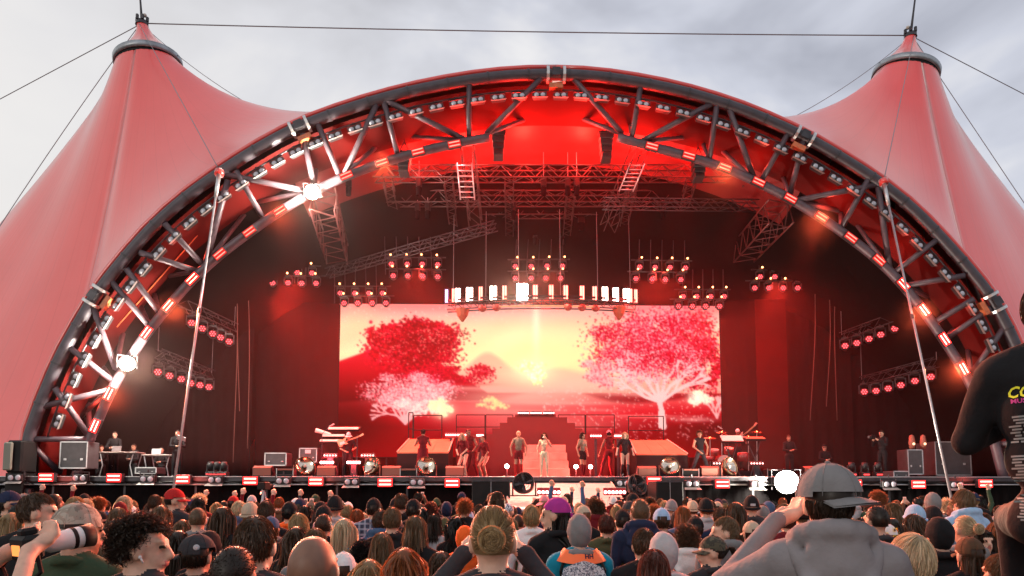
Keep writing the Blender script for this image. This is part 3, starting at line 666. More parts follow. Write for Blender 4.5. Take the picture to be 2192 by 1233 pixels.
# --- red LED bars
def led_bar(label, group, e):
    t = thing('led_bar', label, 'light bar', group=group)
    b = MB(); b.bbox((0, 0, 0), (0.50, 0.14, 0.30), 0.015); b.build('housing', m_house, t)
    b = MB(); b.bbox((0, -0.072, 0), (0.47, 0.02, 0.27), 0.008); b.build('red_halo_panel', e[0], t)  # glowing red panel added as the halo round the strips
    for s in (-1, 1):
        b = MB(); b.bbox((0, -0.086, s * 0.066), (0.40, 0.014, 0.046), 0.006); b.build('light_strip', e[1], t)
    for s in (-1, 1): b = MB(); b.box((s * 0.262, 0.02, 0), (0.012, 0.16, 0.3)); b.build('end_plate', m_dsteel, t)
    return t
bars = {k: led_bar('x', 'red light bars', e) for k, e in (('hot', (e_bar_hot, e_core_hot)), ('mid', (e_bar_mid, e_core_mid)), ('dim', (e_bar_dim, e_core_dim)))}
used = set()
def place_bar(kind, loc, rot, label, group):
    o = bars[kind] if kind not in used else copy_tree(bars[kind]); used.add(kind)
    o.location = loc; o.rotation_euler = rot; o['label'] = label; o['group'] = group; return o
def bar_kind(y): return 'hot' if y > 655 else 'mid' if y > 590 else 'dim'
barL = [(205, 912), (235, 843), (315, 713), (362, 655), (413, 598), (472, 545), (535, 497), (600, 452), (742, 377), (818, 349), (895, 326), (973, 310)]
barR = [(2122, 925), (2060, 790), (2020, 727), (1976, 665), (1932, 610), (1880, 558), (1820, 510), (1757, 466), (1691, 426), (1623, 391), (1551, 360), (1474, 335), (1395, 315)]
for side, lst, inn in (('left', barL, innerL), ('right', barR, innerR)):
    for i, (x, y) in enumerate(lst):
        p = W(x, y, ARCH_Y + 0.42); k = nearest(inn, W(x, y, ARCH_Y + .7)); k = min(max(k, 1), len(inn) - 2); t = (inn[k + 1] - inn[k - 1]).normalized()
        place_bar(bar_kind(y), p, (Matrix.Rotation(-math.atan2(t.z, t.x), 3, 'Y')).to_euler(), 'red LED bar on the %s inner chord of the arch, %s up from the stage' % (side, ordinal(i)), 'red bars along the inner arch chord')
for i, (x, y) in enumerate([(101, 1022), (246, 1023), (392, 1026), (537, 1029), (677, 1031), (825, 1033), (968, 1034), (1399, 1029), (1545, 1036), (1828, 1036), (1964, 1037), (2107, 1035)]):
    place_bar('hot', W(x, y, FRONT - 0.2), (0, 0, 0), 'glowing red LED bar under the stage lip, %s of twelve counted from the left' % ordinal(i), 'red bars under the stage lip')

# --- glaring white blinders
for nm, (x, y), Yd, tgt in (('on the left inner chord high beside the arch', (668, 411), ARCH_Y + .35, (-3, 0, 1.5)), ('on the left inner chord low above the crew tables', (272, 778), ARCH_Y + .35, (0, 0, 1.5)), ('at the stage lip beside the man in the grey hoodie', (1684, 1032), FRONT - .45, (4, 0, 1.8))):
    p = W(x, y, Yd); t = thing('white_blinder', 'glaring white lamp ' + nm, 'lamp', p, (Vector(tgt) - p).to_track_quat('-Y', 'Z').to_euler(), 'glaring white lamps')
    b = MB(); b.lathe([(0.10, -0.30), (0.22, -0.2), (0.30, -0.02), (0.31, 0.02), (0.29, 0.02)], 20, Matrix.Rotation(R(90), 4, 'X'), cap=False); b.build('reflector', m_house, t, True)
    b = MB(); b.lathe([(0.285, 0.0), (0.2, 0.03), (0.001, 0.05)], 20, Matrix.Rotation(R(90), 4, 'X'), cap=False); b.build('glowing_lens', e_white, t, True)
    b = MB()
    for s in (-1, 1): b.box((s * 0.34, 0.08, 0.05), (0.02, 0.05, 0.5))
    b.box((0, 0.08, 0.31), (0.7, 0.05, 0.02)); b.build('yoke', m_dsteel, t)
    t.scale = (1.35,) * 3 if y > 1000 else (.9,) * 3
    d = (Vector(tgt) - p).normalized()
    lamp('blinder_glow', 'POINT', p + d * 0.35, 2600 if y > 1000 else 2300, (1.0, 0.9, 0.75), None, .2)
    lamp('blinder_beam', 'SPOT', p + d * 0.12, 7000, (1.0, 0.72, 0.45), tgt, 0.28, 75, 0.8)

# --- wash heads with LED cells
def wash_head(label, group, tilt=0.0):
    t = thing('wash_light', label, 'stage light', group=group)
    b = MB(); b.bbox((0, 0, 0.30), (0.26, 0.2, 0.10), 0.02); b.tube((0, 0, 0.35), (0, 0, 0.43), 0.04, n=8); b.build('base', m_house, t)
    b = MB()
    for s in (-1, 1): b.bbox((s * 0.17, 0, 0.12), (0.035, 0.10, 0.34), 0.01)
    b.box((0, 0, 0.262), (0.36, 0.10, 0.03)); b.build('yoke', m_dsteel, t)
    rx = Matrix.Rotation(R(90), 4, 'X')
    b = MB(); b.lathe([(0.09, -0.20), (0.13, -0.12), (0.15, 0.06), (0.15, 0.09), (0.135, 0.09)], 16, rx, cap=False); hd = b.build('head', m_house, t, True)
    b = MB(); b.lathe([(0.135, 0.075), (0.001, 0.075)], 16, rx, cap=False); b.build('lens', e_lens, hd)
    b = MB(); cells = [(0, 0)] + [(0.082 * math.cos(a * 1.0472), 0.082 * math.sin(a * 1.0472)) for a in range(6)]
    for cx, cz in cells: b.lathe([(0.026, 0), (0.001, 0.008)], 8, Matrix.Translation((cx, -0.078, cz)) @ rx, cap=False)
    b.build('led_cells', e_cell, hd)
    hd.rotation_euler = (tilt, 0, 0)
    return t
pods = {'left wing': ([(574, 583), (606, 585), (637, 585), (668, 586)], [(584, 607), (617, 607), (646, 608), (677, 608)]),
        'left screen corner': ([(729, 629), (760, 629), (790, 629), (819, 629)], [(737, 650), (766, 650), (797, 650), (826, 650)]),
        'upper left': ([(838, 567), (872, 567), (904, 567), (937, 568)], [(842, 592), (873, 592), (905, 593), (937, 594)]),
        'centre': ([(1103, 572), (1137, 572), (1171, 571), (1204, 571)], [(1103, 597), (1137, 597), (1168, 597), (1200, 597)]),
        'upper right': ([(1369, 573), (1402, 574), (1434, 574), (1467, 575)], [(1361, 598), (1396, 599), (1424, 600), (1457, 600)]),
        'right screen corner': ([(1462, 636), (1491, 636), (1521, 636), (1550, 636)], [(1452, 657), (1482, 657), (1510, 657), (1540, 657)]),
        'right wing': ([(1627, 594), (1658, 594), (1690, 594), (1722, 594)], [(1615, 618), (1645, 618), (1676, 618), (1707, 618)])}
POD_Y = 30.0
head0 = wash_head('x', 'wash lights in the hanging pods'); first = True
for nm, rows_ in pods.items():
    pod = thing('light_pod', 'dark hanging ladder frame carrying eight wash lights, %s pod' % nm, 'light frame', group='hanging light pods')
    Yp = POD_Y + (0.8 if 'corner' in nm or nm == 'centre' else 0)
    for r_, row in enumerate(rows_):
        ps = [W(x, y, Yp - 0.25 * r_) for x, y in row]
        b = MB(); b.tube(ps[0] + Vector((-.35, .12, .40)), ps[-1] + Vector((.35, .12, .40)), 0.03, n=6); b.build('cross_pipe', m_dsteel, pod)
        for k, p in enumerate(ps):
            o = head0 if first else copy_tree(head0); first = False
            o.location = p; o.rotation_euler = (R(-6), 0, R((1096 - row[k][0]) * .02)); o['label'] = 'red lit wash light, %s in the %s row of the %s pod' % (ordinal(k), ('upper', 'lower')[r_], nm)
            hb = MB(); q = p + Vector((0.10 if row[0][0] > 1000 else -0.04, -0.05, 0.46)); hb.ball(q, 0.045, 8, 5)
            hot = hb.build('beam_lamp', e_amber, pod, True)
    a, c = W(*rows_[0][0], Yp), W(*rows_[0][-1], Yp)
    for k in range(5):
        q = a.lerp(c, k / 4) + Vector((-.15 + (.1 if a.x > 0 else -.1), .15, .3)); b = MB(); b.tube(q + Vector((0.12 if a.x > 0 else -.12, .1, 1.1)), q + Vector((0, -.2, -.75)), 0.022, n=6); b.build('hanger', m_dsteel, pod)
for x, y in ((622, 600), (775, 645), (888, 585), (1170, 590), (1415, 592), (1500, 652), (1668, 612)):
    lamp('pod_glow', 'SPOT', W(x, y, 29.4), 4500, RED, W(x, 1000, 27.0), .3, 150, 1.0)
lampset = [((574, 640), (900, 900)), ((780, 600), (780, 900)), ((890, 560), (1100, 1000)), ((1420, 570), (1150, 1000)), ((1505, 640), (1505, 900)), ((1670, 600), (1500, 1000))]
for i, ((x, y), (tx, ty)) in enumerate(lampset):
    lamp('wash_beam', 'SPOT', W(x, y, 29.6), 7000, RED, W(tx, 1010, 27.5), 0.25, 70, 1.0)

# --- side trusses with hanging moving heads
def truss(label, p, q, w=0.32, n=None, m=m_dsteel, group='lighting trusses', r=0.022, cat='truss', name='box_truss', up=Vector((0, 0, 1))):
    p, q = Vector(p), Vector(q); t = thing(name, label, cat, p, group=group); d = (q - p); L = d.length; f = d.normalized(); a = f.cross(up).normalized() * w / 2; c = a.cross(f).normalized() * w / 2
    for s1 in (-1, 1):
        for s2 in (-1, 1):
            b = MB(); b.tube(a * s1 + c * s2, d + a * s1 + c * s2, r, n=6); b.build('chord', m, t, True)
    n = n or max(2, int(L / (w * 0.9))); b = MB()
    for i in range(n):
        x0, x1 = f * (L * i / n), f * (L * (i + 1) / n); s = 1 if i % 2 else -1
        for g_ in (-1, 1):
            b.tube(x0 + a * g_ + c * s, x1 + a * g_ - c * s, r * .6, n=5); b.tube(x0 + c * g_ + a * s, x1 + c * g_ - a * s, r * .6, n=5)
    b.build('lacing', m, t); return t
def lerp_px(a, b, t): return (a[0] + (b[0] - a[0]) * t, a[1] + (b[1] - a[1]) * t)
side_sets = [('upper left wing', (376, 645), (502, 703), 27.0, 29.5, [(410, 693), (433, 705), (455, 716), (472, 724), (490, 733)]),
             ('lower left wing', (338, 757), (453, 803), 27.0, 29.5, [(338, 798), (363, 806), (388, 813), (408, 822), (428, 826), (447, 830)]),
             ('upper right wing', (1802, 722), (1985, 655), 29.5, 27.0, [(1809, 742), (1834, 736), (1860, 727), (1885, 718), (1915, 705), (1950, 695)]),
             ('lower right wing', (1845, 817), (2005, 775), 29.5, 27.0, [(1850, 840), (1875, 838), (1901, 833), (1928, 826), (1958, 817), (1992, 808)])]
for nm, a, c, ya, yc, hs in side_sets:
    pa, pc = W(*a, ya), W(*c, yc); truss('slim lattice truss holding moving heads in the %s' % nm, pa, pc, 0.36, m=m_dsteel)
    for k, (x, y) in enumerate(hs):
        t = min(1, max(0, (x - a[0]) / (c[0] - a[0]))); Yh = ya + (yc - ya) * t
        o = copy_tree(head0); o.location = W(x, y, Yh); o.scale = (1.15,) * 3; o.rotation_euler = (R(-10), 0, R(25 if x < 1000 else -25)); o['group'] = 'moving heads on the wing trusses'; o['label'] = 'red lit moving head hanging from the %s truss, %s from the left' % (nm, ordinal(k))
    for s, pp in ((0, pa), (1, pc)):
        b = MB(); b.tube(pp + Vector((0, 0, .1)), pp + Vector((0.02, 0, 4.2)), 0.012, n=5); tag(b.build('hoist_chain', m_cable), 'hoist chain above the %s end of the %s truss' % (('left', 'right')[s], nm), 'chain', 'hoist chains')

# --- curved centre rig with upright tubes
rig = thing('curved_light_rig', 'curved hanging truss with a row of glowing upright light tubes', 'light rig')
def rigpt(px, dy=0): 
    u = (px - 1158) / 205.0; Yr = 28.2 + 1.3 * u * u; return W(px, 640 + 9 * u * u + dy, Yr)
arc = [rigpt(958 + 402 * k / 24) for k in range(25)]
for dz, dy_ in ((0.0, 0.0), (-0.30, 0.0), (0.0, 0.4), (-0.30, 0.4)):
    b = MB(); b.path([p + Vector((0, dy_, dz)) for p in arc], 0.03, 6); b.build('chord', m_dsteel, rig, True)
b = MB()
for i in range(24): b.tube(arc[i], arc[i + 1] + Vector((0, 0, -.30)), 0.016, n=5); b.tube(arc[i + 1], arc[i + 1] + Vector((0, 0, -.30)), 0.016, n=5)
b.build('lacing', m_dsteel, rig)
b = MB(); b.sheet([[p + Vector((0, -.04, .06)) for p in arc], [p + Vector((0, -.04, .16)) for p in arc]]); b.build('trim_strip', m_black, rig)
b = MB(); b.path([p + Vector((0, -.06, -.31)) for p in arc[6:20]], 0.025, 6); b.build('glow_rope', emis('amber_rope', (1.0, .35, .15), 1.2), rig)
e_tw = emis('tube_white', (1.0, 0.62, 0.52), 14.0); e_tr = emis('tube_red', (1.0, 0.16, 0.12), 7.0); e_tp = emis('tube_violet', (0.8, 0.45, 1.0), 4.0)
tubes = [(956, 0.5, e_tp), (972, .8, e_tr), (980, 1, e_tw), (1005, 1.25, e_tw), (1029, .7, e_tr), (1056, 1.25, e_tw), (1080, .8, e_tr), (1118, 2.0, None), (1146, .8, e_tr), (1180, .8, e_tr), (1211, .8, e_tr), (1246, .8, e_tr), (1273, .8, e_tr), (1295, 1.1, e_tw), (1318, 1.1, e_tw), (1341, 1.3, e_tw), (1349, .8, e_tr), (1361, .6, e_tr)]
for x, s, e_ in tubes:
    p = rigpt(x, -15); big = e_ is None
    b = MB(); b.box(p + Vector((0, .05, 0)), (0.24 * max(s, .7) + .04, 0.08, 0.66)); hs_ = b.build('tube_housing', m_house, rig)
    b = MB()
    if big: b.bbox(p + Vector((0, -.02, 0)), (0.46, 0.06, 0.72), 0.2)
    else:
        for sg in (-1, 1): b.bbox(p + Vector((sg * 0.062 * s, -.01, 0)), (0.10 * s, 0.05, 0.60), 0.02)
    b.build('light_tube', emis('tube_glare', (1, .92, .86), 40.0) if big else e_, hs_)
for x, y in ((990, 674), (1325, 670)):
    p = W(x, y, 29.2); b = MB(); b.lathe([(0.3, 0.25), (0.22, -.05), (0.05, -.3)], 10, Matrix.Translation(p)); b.build('end_drop', mat('rust_cloth', (.3, .08, .04), .7), rig)
for x, y in ((1033, 657), (1063, 657), (1216, 655), (1246, 660), (1275, 661)):
    p = rigpt(x, 17); b = MB(); b.ball(p, (0.18, 0.18, 0.15), 10, 6); b.build('follow_lamp', mat('rust_lamp', (.25, .04, .03), .4), rig, True)
for u in (970, 1040, 1110, 1200, 1280, 1350):
    p = rigpt(u); b = MB(); b.tube(p, p + Vector((0, .2, 4.0)), 0.012, n=5); b.build('hoist_chain', m_cable, rig)
lamp('rig_glare', 'SPOT', rigpt(1118, -15) + Vector((0, -.3, 0)), 6000, (1, .7, .5), (0, 12, 1.5), .25, 100, 1.0)
for k in range(4):
    lamp('rig_wash', 'SPOT', rigpt(1000 + k * 105, 8) + Vector((0, -.2, 0)), 900, (1, .5, .3) if k in (1, 2) else RED, W(1080 + k * 50, 1010, 25.6), .2, 60, .9)

# --- overhead grid: cross trusses, hoists, cables
gi = 0
grid_rows = [(26.5, 372, (800, 1560)), (28.5, 425, (640, 1640)), (30.5, 452, (600, 1660)), (32.0, 485, (700, 1600)), (34.0, 520, (740, 1560))]
m_grid = mat('rigging_truss', (0.05, 0.028, 0.028), 0.5, metal=0.4, var=0.2)
for k, (Yg, y, (xa, xb)) in enumerate(grid_rows):
    truss('dim horizontal rigging truss under the roof, %s from the front' % ordinal(k), W(xa, y, Yg), W(xb, y, Yg), 0.5, m=m_grid, group='overhead rigging trusses', r=0.03)
for k, x in enumerate((700, 830, 960, 1090, 1225, 1355, 1480, 1600)):
    p, q = W(x, 388, 26.5), W(x + (1096 - x) * .12, 528, 34.0); truss('rigging truss running from front to back under the roof, %s from the left' % ordinal(k), p, q, 0.35, m=m_grid, group='overhead rigging trusses', r=0.024)
rg = random.Random(3)
for k in range(5):
    Yh, base = [(26.6, 372), (28.6, 425), (30.6, 452), (32.1, 485), (34.1, 520)][k]
    for j, x in enumerate(sorted(rg.uniform(690, 1560) for _ in range(6))):
        p = W(x, base, Yh); t = thing('chain_hoist', 'dark chain hoist on the %s rigging truss from the front, %s from the left' % (ordinal(k), ordinal(j)), 'hoist', p, group='chain hoists under the roof')
        b = MB(); b.bbox((0, 0, -.35), (0.22, 0.22, 0.42), 0.03); b.build('motor', m_black, t); b = MB(); b.tube((0, 0, -.2), (0, 0, .9), 0.014, n=5); b.build('chain', m_cable, t)
        b = MB(); b.lathe([(0.10, -.9), (0.12, -.6), (0.11, -.56)], 8, cap=False); b.build('chain_bag', m_skirt, t)
# diagonal and special trusses
truss('red lit truss leading back from the left inner arch chord', W(690, 425, 24.9), W(722, 545, 30.0), 0.9, n=10, m=mat('red_lit_truss_tint', (.10, .03, .028), .45, metal=.3), r=0.035)  # red stage light on the steel is put into its base colour
truss('red lit truss leading back from the right inner arch chord', W(1672, 452, 24.9), W(1592, 540, 30.0), 0.9, n=10, m=MATS['red_lit_truss_tint'], r=0.035)
truss('long diagonal truss sloping up above the left screen corner', W(700, 585, 29.4), W(1062, 483, 27.5), 0.34, m=m_dsteel)
truss('level double pipe truss at the right under the roof', W(1290, 436, 26.8), W(1622, 440, 26.8), 0.36, m=m_dsteel, n=16)
truss('tall dark truss dropping from the left arch end beside the silver ladder', W(1000, 300, 24.9), W(1018, 478, 27.5), 0.5, m=m_grid)
truss('tall dark truss dropping from the right arch end beside the silver ladder', W(1372, 312, 24.9), W(1300, 490, 27.5), 0.5, m=m_grid)
def ladder(label, p, q, w, n, side):
    t = thing('access_ladder', label, 'ladder', p, group='silver access ladders'); d = Vector(q) - Vector(p); a = Vector((w / 2, 0, 0))
    for s in (-1, 1): b = MB(); b.tube(a * s, d + a * s, 0.028, n=6); b.build('rail', m_alu, t, True)
    for i in range(n): 
        x = d * ((i + .5) / n); b = MB(); b.tube(x - a, x + a, 0.018, n=6); b.build('rung', m_alu, t, True)
ladder('silver access ladder hanging at the left end of the arch inner chord', W(994, 348, 25.2), W(1001, 428, 25.8), 0.55, 7, -1)
ladder('silver access ladder hanging at the right end of the arch inner chord', W(1365, 350, 25.2), W(1340, 410, 25.8), 0.55, 7, 1)
for nm, x, y0_, y1_ in (('left of the arch crown', 1067, 282, 342), ('right of the arch crown', 1297, 288, 348), ('below the left inner chord', 865, 330, 376), ('below the right inner chord', 1495, 342, 388)):
    p = W(x, y0_, 25.6); hgt = M(y1_ - y0_, 25.6); t = thing('flown_speaker', 'dark flown loudspeaker cluster %s' % nm, 'speaker', p, group='flown speakers under the arch')
    n = 4
    for i in range(n):
        b = MB(); z = -hgt * (i + .5) / n; wd = 0.55 - 0.05 * i; b.bbox((0, 0.02 * i, z), (wd, .45, hgt / n * .94), .03, Matrix.Rotation(R(-4 * i), 3, 'X')); b.build('cabinet', m_house, t)
    b = MB(); b.box((0, 0, .05), (.6, .3, .06)); b.tube((-.2, 0, .08), (0, 0, .5), .02, n=5); b.tube((.2, 0, .08), (0, 0, .5), .02, n=5); b.tube((0, 0, .5), (0.0, 0.3, 2.0), .014, n=5); b.build('rigging_bumper', m_dsteel, t)
for nm, x, y0_, y1_ in (('above the left arch end', 993, 232, 282), ('above the right arch end', 1376, 242, 285)):
    p = W(x, y0_, 25.8); t = thing('hung_projector', 'dark box fixture on a bracket %s' % nm, 'fixture', p, group='dark fixtures above the arch ends'); hgt = M(y1_ - y0_, 25.8)
    b = MB(); b.bbox((0, 0, -hgt * .65), (.36, .4, hgt * .62), .03); b.build('body', m_house, t); b = MB(); b.box((0, 0, -hgt * .18), (.5, .2, .12)); b.tube((0, 0, -hgt * .2), (0, 0, .5), .05, n=6); b.build('bracket', m_dsteel, t)
# orange tension straps inside the arch
for nm, a, c in (('left', (498, 418), (250, 700)), ('right', (1815, 400), (2040, 640))):
    b = MB(); b.tube(W(*a, ARCH_Y + 1.4), W(*c, ARCH_Y + 1.4), 0.022, n=5); tag(b.build('tension_strap', m_orange), 'orange tension strap stretched inside the %s half of the arch' % nm, 'strap', 'orange tension straps')
# red light thrown up at the roof and the arch by the bars on the chords
for x, y, en in ((890, 350, 300), (1010, 330, 700), (1125, 322, 1100), (1250, 322, 1100), (1365, 332, 700), (1490, 355, 300)):
    lamp('roof_wash', 'POINT', W(x, y, 25.9), en, (1, .02, .012), None, .3)
for x, y in ((205, 900), (300, 720), (420, 585), (560, 470), (760, 365), (1620, 385), (1780, 475), (1900, 580), (2010, 720), (2100, 880)):
    lamp('chord_glow', 'POINT', W(x, y - 30, ARCH_Y + 1.0) , 55, (1, .06, .03), None, .15)
for x, y in ((235, 843), (362, 655), (600, 452), (818, 349), (1551, 360), (1757, 466), (1976, 665), (2060, 790)):
    lamp('bar_beam', 'SPOT', W(x, y, ARCH_Y - .15), 15000, (1, .17, .07), (W(x, y, ARCH_Y).x * .35, 7, 1.6), .2, 80, 1.0)
for x, y, tx in ((742, 377, 1000), (895, 326, 900), (973, 310, 1150), (1395, 315, 1170), (1474, 335, 1400), (1623, 391, 1330), (600, 452, 740), (1757, 466, 1560)):
    lamp('set_wash', 'SPOT', W(x, y, ARCH_Y + .9), 4800, (1, .03, .03), W(tx, 985, 28.0), .2, 42, 1.0)
lamp('follow_spot', 'SPOT', W(668, 411, ARCH_Y + .9), 9000, (1, .72, .45), W(1165, 965, 25.6), .1, 9, .6)
lamp('follow_spot', 'SPOT', W(973, 310, ARCH_Y + .9), 4500, (1, .6, .38), W(1140, 965, 25.6), .1, 16, .8)
for x in (101, 392, 677, 968, 1545, 1828, 2107):
    lamp('lip_glow', 'POINT', W(x, 1026, FRONT - 0.7), 32, (1, .09, .05), None, .2)

# ropes and cable looms hanging in the wings
for k, (x, y0_, y1_, Yr) in enumerate(((507, 470, 990, 29.6), (516, 470, 880, 29.5), (528, 520, 960, 29.8), (442, 480, 640, 28.0), (1772, 560, 870, 29.5), (1790, 520, 900, 29.6), (1742, 520, 900, 29.8))):
    p, q_ = W(x, y0_, Yr), W(x - 8 + 5 * (k % 3), y1_, Yr); mid_ = p.lerp(q_, .5) + Vector((.12 * (-1) ** k, -.05, 0)); b = MB(); b.path(spline([p, mid_, q_], 8), 0.018, 5); tag(b.build('hanging_rope', mat('rope_brown', (.10, .05, .04), .8), smooth=True), 'thin rope hanging in the %s wing, %s from the left' % (('left', ordinal([1, 2, 3, 0][k])) if k < 4 else ('right', ordinal([1, 2, 0][k - 4]))), 'rope', 'ropes hanging in the wings')
# slack power cables between the lip fixtures
for k in range(11):
    a_, c_ = W(lipL[k][0] + 14, 1030, FRONT - .14), W(lipL[k + 1][0] - 14, 1032, FRONT - .14)
    if k == 6: continue
    pts_ = [a_.lerp(c_, i / 12) + Vector((0, 0, -.10 * math.sin(math.pi * i / 12) * (1 + .6 * math.sin(k * 2.3)) - .04 * math.sin(2 * math.pi * i / 12 + k))) for i in range(13)]; b = MB(); b.path(pts_, .012, 5); tag(b.build('power_cable', m_house, smooth=True), 'slack black power cable under the stage lip, %s from the left' % ordinal(k if k < 6 else k - 1), 'cable', 'power cables under the lip')
# ================================================================== people: bodies grown as one continuous surface, hair and hats as parts
def surface_net(D, MT, org, h):
    """vertices and quads of the zero level of the sampled field D (numpy), with the material of each quad"""
    S = D < 0
    nx, ny, nz = D.shape
    c = S[:-1, :-1, :-1].astype(np.int8)
    tot = sum(S[i:nx - 1 + i, j:ny - 1 + j, k:nz - 1 + k].astype(np.int8) for i in (0, 1) for j in (0, 1) for k in (0, 1))
    act = (tot > 0) & (tot < 8)
    idx = -np.ones(act.shape, np.int64); ci, cj, ck = np.nonzero(act); idx[ci, cj, ck] = np.arange(len(ci))
    acc = np.zeros((len(ci), 3)); cnt = np.zeros(len(ci))
    cor = [(i, j, k) for i in (0, 1) for j in (0, 1) for k in (0, 1)]
    for a in range(8):
        for b in range(a + 1, 8):
            da = np.subtract(cor[b], cor[a])
            if np.abs(da).sum() != 1: continue
            va = D[ci + cor[a][0], cj + cor[a][1], ck + cor[a][2]]; vb = D[ci + cor[b][0], cj + cor[b][1], ck + cor[b][2]]
            m = (va < 0) != (vb < 0); t = np.where(m, va / np.where(m, va - vb, 1), 0)
            for q in range(3): acc[:, q] += np.where(m, cor[a][q] + t * da[q], 0)
            cnt += m
    P = (np.stack([ci, cj, ck], -1) + acc / cnt[:, None]) * h + org
    F = []
    for ax in range(3):
        sl0 = [slice(None)] * 3; sl1 = [slice(None)] * 3; sl0[ax] = slice(0, -1); sl1[ax] = slice(1, None)
        A, Bq = S[tuple(sl0)], S[tuple(sl1)]; X_ = A != Bq; i, j, k = np.nonzero(X_); I = [i, j, k]
        u, v = [(1, 2), (2, 0), (0, 1)][ax]
        ok = (I[u] > 0) & (I[v] > 0) & (I[u] < D.shape[u] - 1) & (I[v] < D.shape[v] - 1); I = [q[ok] for q in I]; fl = A[I[0], I[1], I[2]]
        def at(du, dv):
            J = [q.copy() for q in I]; J[u] = J[u] - du; J[v] = J[v] - dv; return idx[J[0], J[1], J[2]]
        a, b, c_, d = at(1, 1), at(0, 1), at(0, 0), at(1, 0)
        F.append(np.where(fl[:, None], np.stack([a, b, c_, d], -1), np.stack([d, c_, b, a], -1)))
    F = np.concatenate(F); g = np.clip(((P[F[:, 0]] - org) / h + .5).astype(int), 0, np.array(D.shape) - 1)
    return P, F, MT[g[:, 0], g[:, 1], g[:, 2]]

def grow(prims, h=0.013, k=0.02, relief=0.0, seed=0):
    """prims: ('c', p0, p1, r0, r1, mat) round cones and ('e', c, (rx,ry,rz), rot3 or None, mat) ellipsoids, blended"""
    lo, hi = np.full(3, 1e9), np.full(3, -1e9); bb = []
    for p in prims:
        if p[0] == 'c': r = max(p[3], p[4]); a, b = np.minimum(p[1], p[2]) - r, np.maximum(p[1], p[2]) + r
        else: r = max(p[2]); a, b = np.array(p[1]) - r, np.array(p[1]) + r
        bb.append((a, b)); lo = np.minimum(lo, a); hi = np.maximum(hi, b)
    lo -= 3 * h; n = np.ceil((hi + 3 * h - lo) / h).astype(int) + 1
    D = np.full(n, 1.0, np.float32); MT = np.zeros(n, np.int8)
    for p, (a, b) in zip(prims, bb):
        mg = 2 * k + 2 * h; i0 = np.maximum(((a - mg - lo) / h).astype(int), 0); i1 = np.minimum(((b + mg - lo) / h).astype(int) + 2, n)
        G = np.stack(np.meshgrid(*[np.arange(i0[q], i1[q]) * h + lo[q] for q in range(3)], indexing='ij'), -1).astype(np.float32)
        if p[0] == 'c':
            p0, p1 = np.array(p[1], np.float32), np.array(p[2], np.float32); d = p1 - p0; L2 = max(1e-9, float(d @ d))
            t = np.clip(((G - p0) @ d) / L2, 0, 1); dist = np.linalg.norm(G - p0 - t[..., None] * d, axis=-1) - (p[3] + (p[4] - p[3]) * t)
        else:
            q = G - np.array(p[1], np.float32)
            if p[3] is not None: q = q @ np.array(p[3], np.float32)
            r = np.array(p[2], np.float32); k0 = np.linalg.norm(q / r, axis=-1); k1 = np.linalg.norm(q / (r * r), axis=-1); dist = k0 * (k0 - 1) / np.maximum(k1, 1e-6)
        sl = tuple(slice(i0[q], i1[q]) for q in range(3)); old = D[sl]
        hh = np.clip(0.5 + 0.5 * (old - dist) / k, 0, 1); new = old * (1 - hh) + dist * hh - k * hh * (1 - hh)
        MT[sl] = np.where(dist < old, p[-1], MT[sl]); D[sl] = new
    if relief > 0:
        gx, gy, gz = np.meshgrid(*[np.arange(n[q]) * h for q in range(3)], indexing='ij'); s = seed * 1.7
        w = np.sin(gz * 38 + 2.2 * np.sin(gx * 17 + s) + 1.3 * np.sin(gy * 23)) * .5 + np.sin(gz * 21 - gx * 26 + gy * 19 + s) * .5
        D = np.where(MT == 1, D + relief * w, np.where(MT == 2, D + relief * .6 * w, D)).astype(np.float32)
    return surface_net(D, MT, lo, h)

V3 = lambda *a: np.array(a, float)
def rotz(a): c, s = math.cos(a), math.sin(a); return np.array([[c, -s, 0], [s, c, 0], [0, 0, 1.0]])
def rotx(a): c, s = math.cos(a), math.sin(a); return np.array([[1.0, 0, 0], [0, c, -s], [0, s, c]])
